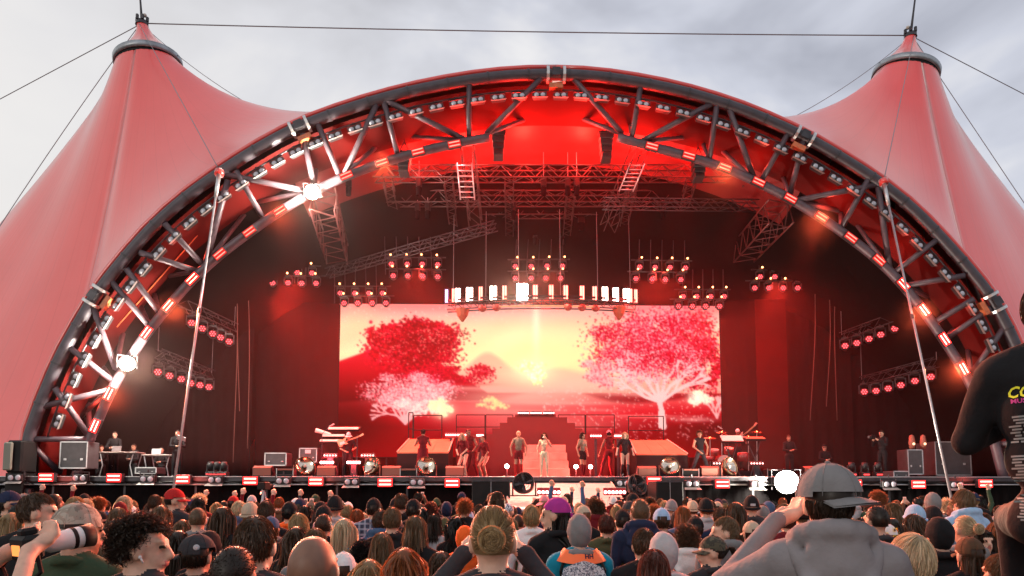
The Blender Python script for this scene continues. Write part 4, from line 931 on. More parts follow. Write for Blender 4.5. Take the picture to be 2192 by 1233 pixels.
# materials: 0 skin, 1 top, 2 bottoms, 3 shoes, 4 eyes and brows, 5 lips
def body_prims(yaw=0, pitch=0, el=None, wr=None, sleeve='long', legs='long', knees=None, feet=None, lean=(0, 0), fem=0.0, bulk=1.0, fingers=False, hips=(0, 0, 0), low='top', top_mat=1, boots=False, hand_dir=None, full=True, collar=True):
    """figure 1.75 m tall facing +y; el / wr = (left, right) joints; lean tilts the trunk (sideways, forward)"""
    Z = []
    hp = V3(*hips); pel = V3(0, 0, .95) + hp
    lx, ly = lean
    def tr(p):                                     # trunk points lean about the pelvis
        p = np.array(p, float); d = p[2] - .95; return V3(p[0] + lx * d, p[1] + ly * d, p[2] - .5 * d * (lx * lx + ly * ly)) + hp
    B = bulk; tm = top_mat; sw = .175 - .02 * fem
    Z += [('e', tr((0, 0, 1.30)), (.150 * B - .012 * fem, .105 * B, .175), None, tm), ('e', tr((0, .0, 1.40)), (.165 * B - .015 * fem, .095 * B, .085), None, tm), ('e', tr((0, 0, 1.12)), (.130 * B - .02 * fem, .095 * B, .14), None, tm if low == 'top' else 0),
          ('e', pel + V3(0, -.01, .0), (.150 + .012 * fem, .110, .115), None, 2)]
    for s in (-1, 1): Z.append(('c', tr((s * .06, -.015, 1.475)), tr((s * (sw - .015), -.005, 1.425)), .055 * B, .062 * B, tm))
    if fem > .5:
        for s in (-1, 1): Z.append(('e', tr((s * .065, .085, 1.30)), (.055, .05, .055), None, tm))
    # arms
    el = el or ((-.235, -.01, 1.14), (.235, -.01, 1.14)); wr = wr or ((-.235, .07, .90), (.235, .07, .90))
    for q, s in ((0, -1), (1, 1)):
        sh = tr((s * sw, 0, 1.415)); e_, w_ = tr(el[q]), tr(wr[q]); a = tm if sleeve in ('long', 'short') else 0; f = tm if sleeve == 'long' else 0
        th = 1.0 if a == tm else .82; tf = 1.0 if f == tm else .78
        Z += [('c', sh, e_, .062 * th * B, .047 * th, a), ('c', e_, w_, .046 * tf, .036 * tf, f)]
        d = w_ - e_; d = d / np.linalg.norm(d); hd = np.array(hand_dir[q], float) if hand_dir is not None and hand_dir[q] is not None else d; hd = hd / np.linalg.norm(hd)
        side = np.cross(hd, V3(0, 0, 1) if abs(hd[2]) < .8 else V3(0, 1, 0)); side /= np.linalg.norm(side); nrm = np.cross(side, hd)
        pc = w_ + hd * .05
        if fingers:
            Z.append(('c', w_ + hd * .01, w_ + hd * .075, .028, .030, 0))
            for i in range(4):
                o = (i - 1.5) * .021; Lf = (.072, .082, .078, .060)[i]; b0 = w_ + hd * .08 + side * o; b1 = b0 + hd * Lf * .5 + nrm * .012; b2 = b1 + hd * Lf * .3 + nrm * .035
                Z += [('c', b0, b1, .0105, .010, 0), ('c', b1, b2, .0098, .0085, 0)]
            b0 = w_ + hd * .03 - side * .028 * 1; b1 = b0 + hd * .035 - side * .026 + nrm * .01; Z += [('c', b0, b1, .013, .011, 0), ('c', b1, b1 + hd * .03 + nrm * .015, .011, .009, 0)]
        else:
            Z += [('e', pc, (.036, .034, .052), np.stack([side, nrm, hd], -1), 0), ('c', pc + hd * .03, pc + hd * .085 + nrm * .02, .024, .014, 0), ('c', pc - side * s * .02, pc + hd * .03 - side * s * .045, .014, .011, 0)]
    # legs
    if full:
        knees = knees or ((-.105, .03, .50), (.105, .03, .50)); feet = feet or ((-.115, -.02, .085), (.115, -.02, .085))
        for q, s in ((0, -1), (1, 1)):
            hpj = pel + V3(s * .085, 0, -.04); kn, an = V3(*knees[q]), V3(*feet[q]); up = 2 if legs in ('long', 'shorts') else 0; lo_ = 2 if legs == 'long' else (3 if boots else 0); g = 1.0 if legs == 'long' else .93
            if legs == 'shorts':
                md = hpj + (kn - hpj) * .42; Z += [('c', hpj, md, .088, .082, 2), ('c', md, kn, .074, .052, 0)]
            elif legs == 'brief': Z += [('c', hpj, kn, .083, .052, 0)]
            else: Z += [('c', hpj, kn, .090 * g, .062 * g, up)]
            Z += [('c', kn, an, .058 * g, .046 * g if legs == 'long' else .042, lo_), ('c', an + V3(0, -.03, -.03), an + V3(s * .02, .13, -.048), .042, .034, 3)]
    for i in range(10):                             # collar
        a0, a1 = 2 * math.pi * i / 10, 2 * math.pi * (i + 1) / 10
        f_ = lambda a: tr((math.cos(a) * .074, -.014 + math.sin(a) * .070, 1.478 - .022 * math.sin(a)))
        if collar: Z.append(('c', f_(a0), f_(a1), .017, .017, tm))
    # neck and head
    nb, hc = tr((0, -.015, 1.45)), tr((0, .012, 1.635)); Rm = rotz(yaw) @ rotx(pitch)
    def hd_(p): return hc + Rm @ np.array(p, float)
    Z += [('c', nb, hd_((0, -.012, -.07)), .060, .054, 0), ('e', hd_((0, -.012, .018)), (.075, .096, .098), Rm, 0), ('e', hd_((0, .035, -.055)), (.056, .058, .072), Rm, 0), ('e', hd_((0, .062, -.105)), (.028, .024, .022), Rm, 0),
          ('c', hd_((0, .092, .012)), hd_((0, .112, -.034)), .011, .017, 0), ('e', hd_((0, .080, .03)), (.056, .02, .014), Rm, 0)]
    for s in (-1, 1): Z += [('e', hd_((s * .077, -.005, -.012)), (.011, .022, .034), Rm, 0), ('e', hd_((s * .031, .087, .006)), (.010, .008, .006), Rm, 4)]
    Z.append(('e', hd_((0, .094, -.068)), (.024, .012, .010), Rm, 5))
    return Z, hc, Rm
BODY = {}
def body_mesh(key, h=0.013, relief=0.004, **kw):
    if key in BODY: return BODY[key]
    Z, hc, Rm = body_prims(**kw); P, F, mt = grow(Z, h, 0.022, relief, len(BODY))
    if kw.get('lean', (0, 0)) == (0, 0):
        c_ = P[F].mean(1); mt = np.where((mt == 0) & (c_[:, 2] > 1.38) & (c_[:, 2] < 1.487 - .02 * (c_[:, 1] + .014) / .07) & (np.hypot(c_[:, 0], c_[:, 1]) < .15), 1, mt)
    me = bpy.data.meshes.new('body'); me.from_pydata(P.tolist(), [], F.tolist())
    for q in range(6): me.materials.append(None)
    me.polygons.foreach_set('material_index', mt.astype(np.int32)); me.polygons.foreach_set('use_smooth', [True] * len(F)); me.update()
    BODY[key] = (me, Vector(hc), Matrix(Rm.tolist())); return BODY[key]

# ---- materials for people
SKIN = {'fair': (.56, .33, .24), 'light': (.48, .27, .19), 'tan': (.36, .19, .12), 'brown': (.17, .08, .05), 'dark': (.075, .036, .025)}
def m_skin(k):
    n = 'skin_' + k
    if n in MATS: return MATS[n]
    m = mat(n, SKIN[k], 0.5, var=.12, vscale=30); b = m.node_tree.nodes['Principled BSDF']; b.inputs['Subsurface Weight'].default_value = 0.0; return m
CLOTH = {'black': (.012, .012, .014), 'charcoal': (.035, .035, .04), 'grey': (.17, .165, .17), 'lightgrey': (.36, .35, .37), 'white': (.62, .61, .62), 'navy': (.018, .024, .055), 'blue': (.06, .13, .30), 'teal': (.01, .20, .30), 'lightblue': (.28, .42, .60),
         'green': (.035, .06, .035), 'olive': (.07, .07, .035), 'red': (.35, .02, .02), 'orange': (.75, .11, .02), 'yellow': (.55, .48, .04), 'beige': (.40, .32, .24), 'brown': (.09, .05, .03), 'purple': (.33, .03, .22), 'pink': (.6, .22, .26), 'mauve': (.20, .185, .195), 'maroon': (.12, .01, .015), 'cream': (.70, .60, .42), 'denim': (.05, .09, .17)}
def m_cloth(k): return mat('cloth_' + k, CLOTH[k], 0.9, spec=.15, var=.10, vscale=9, bump=.3, bscale=30)
HAIR = {'black': (.010, .008, .007), 'dark': (.028, .016, .010), 'brown': (.075, .040, .022), 'light brown': (.16, .095, .05), 'blond': (.36, .24, .12), 'pale blond': (.55, .43, .28), 'ginger': (.26, .085, .03), 'grey': (.32, .31, .30), 'red brown': (.10, .03, .02), 'white': (.75, .66, .52)}
def m_hair(k):
    n = 'hair_' + k.replace(' ', '_')
    if n in MATS: return MATS[n]
    m = bpy.data.materials.new(n); m.use_nodes = True; nt = m.node_tree; nt.nodes.clear()
    o = nt.nodes.new('ShaderNodeOutputMaterial'); at = nt.nodes.new('ShaderNodeAttribute'); at.attribute_name = 'shade'
    sc = nt.nodes.new('ShaderNodeVectorMath'); sc.operation = 'SCALE'; sc.inputs[0].default_value = HAIR[k]; nt.links.new(at.outputs['Fac'], sc.inputs['Scale'])
    p = nt.nodes.new('ShaderNodeBsdfPrincipled'); p.inputs['Roughness'].default_value = .42; p.inputs['Specular IOR Level'].default_value = .45; nt.links.new(sc.outputs[0], p.inputs['Base Color'])
    t = nt.nodes.new('ShaderNodeBsdfTranslucent'); nt.links.new(sc.outputs[0], t.inputs['Color'])
    x = nt.nodes.new('ShaderNodeMixShader'); x.inputs[0].default_value = .35; nt.links.new(p.outputs[0], x.inputs[1]); nt.links.new(t.outputs[0], x.inputs[2]); nt.links.new(x.outputs[0], o.inputs['Surface'])
    MATS[n] = m; return m

# ---- hair: a scalp shell plus many thin ribbons that grow from it (head frame: origin head centre, facing +y)
SC, SR = V3(0, -.012, .022), V3(.079, .100, .103)
def scalp_mask(d, low=-.55):
    x, y, z = d.T
    face = (y > .30) & (z < .50); cheek = (y > -.25) & (z < -.12) & (np.abs(x) > .3); under = z < low
    return ~(face | cheek | under | ((y > .05) & (z < .12)))
def ribbons(P, w, shade, rg):
    """P: n strands x k points x 3"""
    n, k, _ = P.shape; T = np.diff(P, axis=1, append=P[:, -1:] * 2 - P[:, -2:-1]); T /= np.linalg.norm(T, axis=-1, keepdims=True) + 1e-9
    r = rg.normal(size=(n, 1, 3)); S = np.cross(T, r); S /= np.linalg.norm(S, axis=-1, keepdims=True) + 1e-9
    wd = (w * np.linspace(1, .35, k))[None, :, None]; V = np.stack([P - S * wd, P + S * wd], 2).reshape(-1, 3)
    base = (np.arange(n) * k * 2)[:, None] + (np.arange(k - 1) * 2)[None]; F = np.stack([base, base + 1, base + 3, base + 2], -1).reshape(-1, 4)
    return V, F, np.repeat(shade, k * 2)
HAIRM = {}
def hair_mesh(kind, seed=1, hat=False):
    key = (kind, seed, hat)
    if key in HAIRM: return HAIRM[key]
    rg = np.random.RandomState(seed * 7 + len(kind)); cfg = dict(short=(2300, .034, 4, .0032), messy=(1700, .062, 5, .0032), curly=(2300, .09, 8, .003), long=(1500, .44, 11, .0042), wavy=(1500, .42, 13, .0042), bob=(1500, .20, 8, .004), bun=(1700, .15, 7, .003), pony=(1600, .17, 7, .003), buzz=(900, .010, 2, .0022), floppy=(2300, .080, 6, .0034))[kind]
    n, L, k, w = cfg; d = rg.normal(size=(n * 3, 3)); d /= np.linalg.norm(d, axis=1, keepdims=True); d = d[scalp_mask(d)]; d = d[d[:, 2] < (-.05 if hat else 2)][:n]; n = len(d)
    P0 = SC + d * SR; nrm = d / SR; nrm /= np.linalg.norm(nrm, axis=1, keepdims=True); crown = V3(.15, -.45, .9); crown /= np.linalg.norm(crown)
    flow = d - crown; flow -= (flow * nrm).sum(1, keepdims=True) * nrm; flow /= np.linalg.norm(flow, axis=1, keepdims=True) + 1e-6
    pts = [P0]; v = nrm * .5 + flow; st = L / (k - 1) * rg.uniform(.7, 1.15, (n, 1)); dirn = v; bunp = V3(0, -.135, .015 if kind == 'bun' else .035); wob = rg.normal(size=(n, 3)); ph = rg.uniform(0, 6.28, n)
    if kind == 'messy': dirn = nrm * 1.0 + flow * .7 + wob * .55
    if kind == 'short': dirn = nrm * .26 + flow + wob * .16
    if kind == 'floppy': dirn = nrm * .22 + flow * 1.0 + wob * .12
    fr = P0[:, 1] > .02
    if kind in ('long', 'wavy', 'bob'): flow = np.where(fr[:, None], np.stack([np.sign(P0[:, 0] + .012) * 1.0, -.45 + 0 * ph, -.25 + 0 * ph], -1), flow)
    if kind == 'buzz': dirn = nrm * 1.0 + flow * .5
    if kind == 'curly': dirn = nrm * .9 + flow * .55 + wob * .25
    cur = P0.copy()
    for i in range(1, k):
        t = i / (k - 1); dd = dirn.copy()
        if kind in ('long', 'wavy', 'bob'):
            dd = flow * max(0, 1 - 3.2 * t) * 1.3 + V3(0, -.06, -1.0) * min(1, .12 + t * 2.5) + wob * (.035 if kind == 'long' else .08) * V3(1, 1, .4) + np.where((cur[:, 1:2] > .035) & (cur[:, 2:3] < .06), 1, 0) * V3(0, -.7, 0)
            if kind == 'wavy': dd = dd + np.stack([np.cos(ph + t * 11), np.sin(ph + t * 9), 0 * ph], -1) * .30
        elif kind in ('bun', 'pony'):
            tgt = bunp - cur; dist = np.linalg.norm(tgt, axis=1, keepdims=True); dd = tgt / (dist + 1e-6) * 1.0 + nrm * .18 * (1 - t) + wob * .05
        elif kind == 'curly':
            dd = dd + np.stack([np.cos(ph + t * 14), np.sin(ph * 1.3 + t * 12), np.sin(ph + t * 15)], -1) * 1.5
        elif kind in ('short', 'floppy'):
            nc = (cur - SC) / (SR * SR); nc /= np.linalg.norm(nc, axis=1, keepdims=True); dd = dd - np.maximum(0, (dd * nc).sum(1, keepdims=True) - .10) * nc + V3(0, 0, -.35 * t)
        elif kind == 'messy': dd = dd + V3(0, 0, -.3 * t)
        dd /= np.linalg.norm(dd, axis=1, keepdims=True) + 1e-9
        stp = st if kind not in ('bun', 'pony') else np.minimum(st, np.linalg.norm(bunp - cur, axis=1, keepdims=True) * .8)
        cur = cur + dd * stp; q = (cur - SC) / (SR * (1.06 if kind not in ('bun', 'pony') else 1.045)); ln = np.linalg.norm(q, axis=1, keepdims=True); cur = np.where(ln < 1, SC + q / np.maximum(ln, .2) * SR * (1.06 if kind not in ('bun', 'pony') else 1.045), cur)
        # keep long hair off the back and shoulders
        if kind in ('long', 'wavy'):
            low = cur[:, 2] < -.17; cur[:, 1] = np.where(low & (cur[:, 1] > -.105), cur[:, 1] * .6 - .105 * .4 - .02, cur[:, 1])
        pts.append(cur.copy())
    P = np.stack(pts, 1); sh = rg.uniform(.55, 1.5, n); V, F, A = ribbons(P, w, sh, rg)
    Vs, Fs, As = [V], [F], [A]; off = len(V)
    if kind in ('bun', 'pony'):
        m = 420; a = rg.uniform(0, 6.28, m); r = rg.uniform(.3, 1, m) ** .5; steps = 9; tt = np.linspace(0, 1, steps)
        if kind == 'bun':
            c = bunp + V3(0, -.012, 0); th = a[:, None] + tt[None] * 3.4; ph2 = rg.uniform(-1.57, 1.57, m)[:, None] + .25 * np.sin(tt * 5)[None]; rad = .047
            Q = np.stack([c[0] + rad * np.cos(th) * np.cos(ph2), c[1] + rad * .8 * np.sin(ph2) - .008, c[2] + rad * np.sin(th) * np.cos(ph2)], -1)
        else:
            Q = np.stack([np.cos(a)[:, None] * .028 * r[:, None] * (1 + .4 * np.sin(tt * 3.1))[None], bunp[1] - .02 - .055 * np.sin(tt * 1.6)[None] + np.sin(a)[:, None] * .022 * r[:, None], bunp[2] + .01 - .26 * tt[None] ** 1.3 + 0 * a[:, None]], -1)
        V2, F2, A2 = ribbons(Q, .0036, rg.uniform(.55, 1.5, m), rg); Vs.append(V2); Fs.append(F2 + off); As.append(A2); off += len(V2)
    # scalp shell
    nu, nv = 28, 18; U, Vv = np.meshgrid(np.linspace(0, 2 * np.pi, nu), np.linspace(0, np.pi, nv)); D = np.stack([np.sin(Vv) * np.cos(U), np.sin(Vv) * np.sin(U), np.cos(Vv)], -1).reshape(-1, 3)
    k_ = 1.03 if kind in ('buzz',) else 1.05; S = SC + D * SR * k_; ix = np.arange(nu * nv).reshape(nv, nu); Fq = np.stack([ix[:-1, :-1], ix[1:, :-1], ix[1:, 1:], ix[:-1, 1:]], -1).reshape(-1, 4); cen = D[Fq].mean(1); Fq = Fq[scalp_mask(cen / np.linalg.norm(cen, axis=1, keepdims=True))]
    Vs.append(S); Fs.append(Fq + off); As.append(np.full(len(S), .75))
    V = np.concatenate(Vs); F = np.concatenate(Fs); A = np.concatenate(As)
    me = bpy.data.meshes.new('hair'); me.from_pydata(V.tolist(), [], F.tolist()); at = me.attributes.new('shade', 'FLOAT', 'POINT'); at.data.foreach_set('value', A.astype(np.float32)); me.materials.append(None)
    me.polygons.foreach_set('use_smooth', [True] * len(F)); HAIRM[key] = me; return me

# ---- headwear
def head_shell(fn, nu=32, nv=20, z0=None, keep=None, name='hat', thick=.006):
    """closed cloth shell round the skull: fn(dir) -> radius factor"""
    mb = MB(); U = [2 * math.pi * i / nu for i in range(nu + 1)]; rows = []
    for j in range(nv + 1):
        a = math.pi * j / nv; row = []
        for u in U:
            d = Vector((math.sin(a) * math.cos(u), math.sin(a) * math.sin(u), math.cos(a))); f = fn(d); row.append((SC[0] + d.x * SR[0] * f, SC[1] + d.y * SR[1] * f, SC[2] + d.z * SR[2] * f))
        rows.append(row)
    mb.sheet(rows); n = nu + 1
    if keep is not None:
        F = []
        for f in mb.f:
            c = sum((Vector(mb.v[i]) for i in f), Vector()) / 4
            if keep((c - Vector(SC))): F.append(f)
        mb.f = F; mb.mi = [0] * len(F)
    return mb
HATM = {}
def hat_mesh(kind):
    if kind in HATM: return HATM[kind]
    if kind in ('cap', 'plain_cap'):
        mb = head_shell(lambda d: 1.10 + .03 * max(0, d.z) , keep=lambda c: c.z > .012 - .02 * (c.y < 0) and not (c.y < -.07 and abs(c.x) < .042 and c.z < .035))
        poly = [];                                       # brim
        rows = []
        for j in range(4):
            t = j / 3; rows.append([(math.sin(a) * (.083 + .004 * t), -.012 + math.cos(a) * (.098) + t * .072 * math.cos(a) ** .5 if math.cos(a) > 0 else 0, .022 - .018 * t + .012 * math.cos(a * 1.4) - .01) for a in [(-1.25 + 2.5 * i / 12) for i in range(13)]])
        mb.sheet(rows); mb.sheet([[(x, y, z - .006) for x, y, z in r][::-1] for r in rows])
        mb.ball((0, -.012, .140), (.010, .010, .006), 8, 5)
        for s in range(6):
            a = s * math.pi / 3 + .3; pts = []
            for i in range(7): q = math.pi / 2 * i / 6 * .95 + .05; dx, dy, dz = math.sin(q) * math.cos(a), math.sin(q) * math.sin(a), math.cos(q); f = 1.105 + .03 * dz; pts.append((SC[0] + dx * SR[0] * f, SC[1] + dy * SR[1] * f, SC[2] + dz * SR[2] * f))
            mb.path(pts, .0016, 4)
    elif kind == 'beanie': mb = head_shell(lambda d: 1.10 + .10 * max(0, d.z) ** 2 + .012 * math.sin(math.atan2(d.y, d.x) * 22) * (d.z < .75), nu=88, keep=lambda c: c.z > -.022 + .25 * max(0, c.y)); mb.path([(math.cos(a) * .090, -.012 + math.sin(a) * .112, .0 + .02 * math.sin(a)) for a in [2 * math.pi * i / 28 for i in range(29)]], .016, 6)
    elif kind == 'bucket':
        mb = head_shell(lambda d: 1.12 + .05 * max(0, d.z) ** 3, keep=lambda c: c.z > .01); mb.sheet([[(math.cos(a) * (.090 + .05 * t), -.012 + math.sin(a) * (.112 + .05 * t), .015 - .045 * t + .006 * math.sin(a * 5) * t) for a in [2 * math.pi * i / 32 for i in range(33)]] for t in (0, .5, 1)])
    elif kind == 'bandana': mb = head_shell(lambda d: 1.075 + .01 * math.sin(d.x * 30 + d.z * 22), keep=lambda c: c.z > .0 + .35 * max(0, c.y)); mb.ball((0, -.118, .005), (.018, .014, .014), 8, 6); mb.path([(0, -.12, 0), (.02, -.135, -.05), (.03, -.125, -.10)], [.01, .016, .006], 6); mb.path([(0, -.12, 0), (-.015, -.135, -.06), (-.03, -.13, -.09)], [.01, .015, .006], 6)
    elif kind == 'headphones': mb = MB()
    HATM[kind] = mb.mesh(kind, [None], True); return HATM[kind]
def hood_mesh(up=True, seed=0):
    key = ('hood', up, seed)
    if key in HATM: return HATM[key]
    rg = random.Random(seed)
    if up:
        def f(d): return 1.17 + .10 * max(0, d.z) ** 2 * (1 if d.y < .3 else .4) + .018 * math.sin(d.z * 9 + d.x * 6 + seed) + .012 * math.sin(d.x * 17 + seed) + (.22 * max(0, -d.z - .35) if d.y < .5 else 0)
        mb = head_shell(f, nu=40, nv=26, keep=lambda c: not (c.y > .045 and c.z < .085 - .0 * c.x) and c.z > -.16)
        mb.path([(math.cos(a) * .112, -.025 + math.sin(a) * .105, -.150 - .02 * math.sin(a)) for a in [2 * math.pi * i / 24 for i in range(25)]], [.028 + .004 * math.sin(i * 1.7) for i in range(25)], 8)
    else:
        Z = []; n = 14
        ring = [np.array((math.cos(a) * .102, -.022 - math.sin(a) * .092, -.112 + .035 * math.sin(a) - .045 * max(0, -math.sin(a)))) for a in [2 * math.pi * i / n for i in range(n)]]
        for i in range(n): Z.append(('c', ring[i], ring[(i + 1) % n], .031, .031, 0))
        for s_ in (-1, 1): Z += [('c', np.array((s_ * .122, -.05, -.14)), np.array((s_ * .085, -.118, -.235)), .026, .024, 0), ('c', np.array((s_ * .085, -.118, -.235)), np.array((0., -.130, -.345)), .024, .020, 0)]
        Z.append(('e', np.array((0., -.098, -.195)), (.105, .046, .125), None, 0))
        P, F, _ = grow(Z, .010, .016); x_, y_, z_ = P.T; P[:, 1] -= .0022 * np.sin(z_ * 60 + 40 * np.abs(x_)); mb = MB(); mb.v = [tuple(p) for p in P]; mb.f = [tuple(int(i) for i in f) for f in F]; mb.mi = [0] * len(F)
    HATM[key] = mb.mesh('hood', [None], True); return HATM[key]

def collar_mesh():
    if 'collar' not in HATM:
        mb = MB(); mb.path([(math.cos(a) * .078, -.015 + math.sin(a) * .075, 1.484 - .022 * math.sin(a)) for a in [2 * math.pi * i / 28 for i in range(29)]], .025, 8, False); HATM['collar'] = mb.mesh('collar', [None], True)
    return HATM['collar']
def set_mats(o, mats):
    for i, m_ in enumerate(mats):
        s = o.material_slots[i]; s.link = 'OBJECT'; s.material = m_
m_eye = mat('eye_brow_dark', (.02, .014, .012), .4); m_lip = mat('lip_rose', (.40, .13, .12), .45); m_shoe = mat('shoe_dark', (.02, .02, .022), .5)
def person(label, loc, rz, height, body, skin='light', top='black', bottom='black', hair=None, hcol='dark', hat=None, hatcol='black', hatrot=0.0, hood=None, group=None, hoods=1.08, collar=False, shoe=None, hseed=1, topm=None, botm=None, cat='person'):
    me, hc, Rm = body; s = height / 1.75
    p = thing('person', label, cat, loc, (0, 0, rz), group); p.scale = (s, s, s)
    bo = obj('body', me, p); set_mats(bo, [m_skin(skin), topm or m_cloth(top), botm or m_cloth(bottom), shoe or m_shoe, m_eye, m_lip])
    e = Rm.to_euler()
    if collar:
        q = obj('collar', collar_mesh(), p); set_mats(q, [topm or m_cloth(top)])
    if hair and hood != 'up':
        h_ = obj('hair', hair_mesh(hair, hseed, bool(hat)), p, hc, e); set_mats(h_, [m_hair(hcol)])
    if hat:
        rh = Matrix.Rotation(hatrot, 3, 'Z'); sc_ = Vector(SC); q = obj(hat, hat_mesh(hat), p, hc + Rm @ (sc_ - rh @ sc_), (Rm @ rh).to_euler()); q.name = {'plain_cap': 'cap'}.get(hat, hat); q.scale = (1.25, 1.02, 1.04) if abs(math.sin(hatrot)) > .3 else (1.02, 1.02, 1.02); set_mats(q, [hatcol if not isinstance(hatcol, str) else m_cloth(hatcol)])
    if hood is not None:
        q = obj('hood', hood_mesh(hood == 'up', int(abs(loc[0]) * 7) % 3), p, hc, e if hood == 'up' else (0, 0, 0)); set_mats(q, [topm or m_cloth(top)])
        if hood != 'up': q.scale = (hoods,) * 3
    return p
# ================================================================== stage set and equipment
PY = 25.6
m_set = mat('red_set_paint', (0.15, 0.003, 0.004), 0.7, var=.1, vscale=1.5)
m_step = mat('pale_step_wood', (0.42, 0.26, 0.20), 0.6, var=.2, vscale=3)
m_floor_w = mat('pale_ramp_vinyl', (0.62, 0.50, 0.45), 0.45, var=.12, vscale=1.2)
m_orange_deck = mat('orange_riser_top', (0.55, 0.17, 0.09), 0.6, var=.15, vscale=2)
m_edge = mat('edge_tape', (0.75, 0.5, 0.4), .5)
e_strip = emis('strip_pink', (1.0, .30, .28), 9.0)
# stepped stair pyramid in the middle: individual step blocks
CX = 1150
stair = thing('stair_pyramid', 'red stepped stair block rising in the middle before the screen', 'stairs')
lv = [(1103, 1190, 887), (1086, 1214, 893), (1070, 1231, 905), (1054, 1247, 917), (1041, 1260, 929), (1028, 1273, 941), (1015, 1286, 953), (1002, 1299, 965)]
for i, (xa, xb, y) in enumerate(lv):
    Yk = 29.4 - .28 * (i > 0) - 0.02 * i; a, c = W(xa, y, Yk), W(xb, y, Yk); b = MB(); nz = 1.2
    b.box(((a.x + c.x) / 2, Yk + .6, (a.z + STAGE_Z) / 2), (c.x - a.x, nz, a.z - STAGE_Z)); b.build('step', m_set, stair)
for i, (xa, xb) in enumerate(((1108, 1133), (1135, 1160), (1162, 1187))):
    a, c = W(xa, 884, 29.3), W(xb, 884, 29.3); t = thing('led_batten', 'short LED batten on the stair top, %s from the left' % ordinal(i), 'light bar', group='battens on the stair top')
    b = MB(); b.box(((a.x + c.x) / 2, 29.35, a.z), (c.x - a.x - .03, .1, .16)); b.build('housing', m_house, t)
    for k in range(6): b = MB(); b.ball((a.x + (c.x - a.x) * (k + .5) / 6, 29.29, a.z), .035, 8, 5); b.build('led_cell', e_strip, t, True)
# pale centre stairs where the singer stands
cst = thing('centre_steps', 'pale wooden centre steps behind the singer', 'stairs')
for i in range(4):
    y = 952 + i * 17; Yk = 27.9 - .32 * i; a, c = W(1124 - 3 * i, y, Yk), W(1211 + 3 * i, y, Yk); b = MB(); b.bbox(((a.x + c.x) / 2, Yk + .17, (a.z + STAGE_Z) / 2), (c.x - a.x, .32, a.z - STAGE_Z), .01); b.build('step', m_step, cst)
# thrust ramp of pale sheets sloping down towards the crowd
ramp_ = thing('thrust_ramp', 'pale ramp sloping down from the stage towards the crowd', 'ramp')
ya, yb = 25.2, 17.6; za, zb = STAGE_Z + .012, 1.50; xa0, xa1 = W(1078, 1023, ya).x, W(1300, 1023, ya).x; xb0, xb1 = W(1090, 1090, yb).x, W(1345, 1085, yb).x
nr, nc = 4, 3
for r_ in range(nr):
    for c_ in range(nc):
        def q(u, v): y = ya + (yb - ya) * v; return Vector((xa0 + (xb0 - xa0) * v + ((xa1 + (xb1 - xa1) * v) - (xa0 + (xb0 - xa0) * v)) * u, y, za + (zb - za) * v))
        e0, e1 = .0012, .0012; u0, u1, v0, v1 = c_ / nc + e0, (c_ + 1) / nc - e0, r_ / nr + e1, (r_ + 1) / nr - e1
        b = MB(); b.prism([q(u0, v0), q(u1, v0), q(u1, v1), q(u0, v1)], (0, 0, -.05)); b.build('ramp_sheet', m_floor_w, ramp_)
b = MB(); b.box(((xb0 + xb1) / 2, yb - .05, (zb - .06) / 2 + .0), (xb1 - xb0 + .3, .08, zb - .08)); b.build('front_fascia', m_black, ramp_)
b = MB(); b.tube((xb0 - .1, yb - .12, zb - .05), (xb1 + .1, yb - .12, zb - .05), .07, n=10); b.build('nosing', m_steel, ramp_, True)
for s, (xa_, xb_) in ((-1, (xa0, xb0)), (1, (xa1, xb1))):
    b = MB(); b.prism([(xa_ + s * .03, ya, za - .06), (xb_ + s * .03, yb, zb - .06), (xb_ + s * .03, yb, 0.02), (xa_ + s * .03, ya, 0.02)], (s * .05, 0, 0)); b.build('side_panel', m_black, ramp_)
    b = MB(); b.tube((xa_, ya, za + .03), (xb_, yb, zb + .03), .03, n=6); b.build('edge_strip', m_edge, ramp_)
# black blocks flanking the ramp at its foot
for nm, (x0_, x1_, y0_, y1_) in (('left', (1010, 1092, 1027, 1092)), ('right', (1405, 1464, 1029, 1092))):
    a, c = W(x0_, y0_, 19.6), W(x1_, y1_, 19.6); b = MB(); b.bbox(((a.x + c.x) / 2, 20.2, a.z / 2), (c.x - a.x, 1.2, a.z), .03); t = thing('subwoofer_stack', 'black subwoofer block at the foot of the ramp, %s side' % nm, 'speaker', group='subwoofer blocks'); b.build('cabinet', m_black, t)
    b = MB(); b.box(((a.x + c.x) / 2, 19.59, a.z / 2), (.012, .01, a.z)); b.build('joint', m_steel, t); b = MB(); b.box(((a.x + c.x) / 2, 19.58, a.z - .03), (c.x - a.x, .012, .04)); b.build('trim', m_dsteel, t)
# floor LED strips near the ramp foot (glowing cells)
for nm, x0_, x1_, y in (('left', 1150, 1200, 1052), ('right', 1292, 1340, 1052)):
    a, c = W(x0_, y, 18.3), W(x1_, y, 18.3); t = thing('ramp_batten', 'red LED batten lying at the %s foot of the pale ramp' % nm, 'light bar', group='battens on the ramp'); b = MB(); b.bbox(((a.x + c.x) / 2, 18.35, a.z), (c.x - a.x, .12, .20), .02); b.build('housing', mat('red_house', (.2, .01, .015), .5), t)
    b = MB(); b.box(((a.x + c.x) / 2, 18.35, (a.z - .1) / 2 + .72), (.3, .1, .3)); b.build('stand', m_dsteel, t)
    for k in range(6): b = MB(); b.ball((a.x + (c.x - a.x) * (k + .5) / 6, 18.28, a.z - .02), .042, 8, 5); b.build('led_cell', emis('cell_hot', (1, .42, .40), 14), t, True)
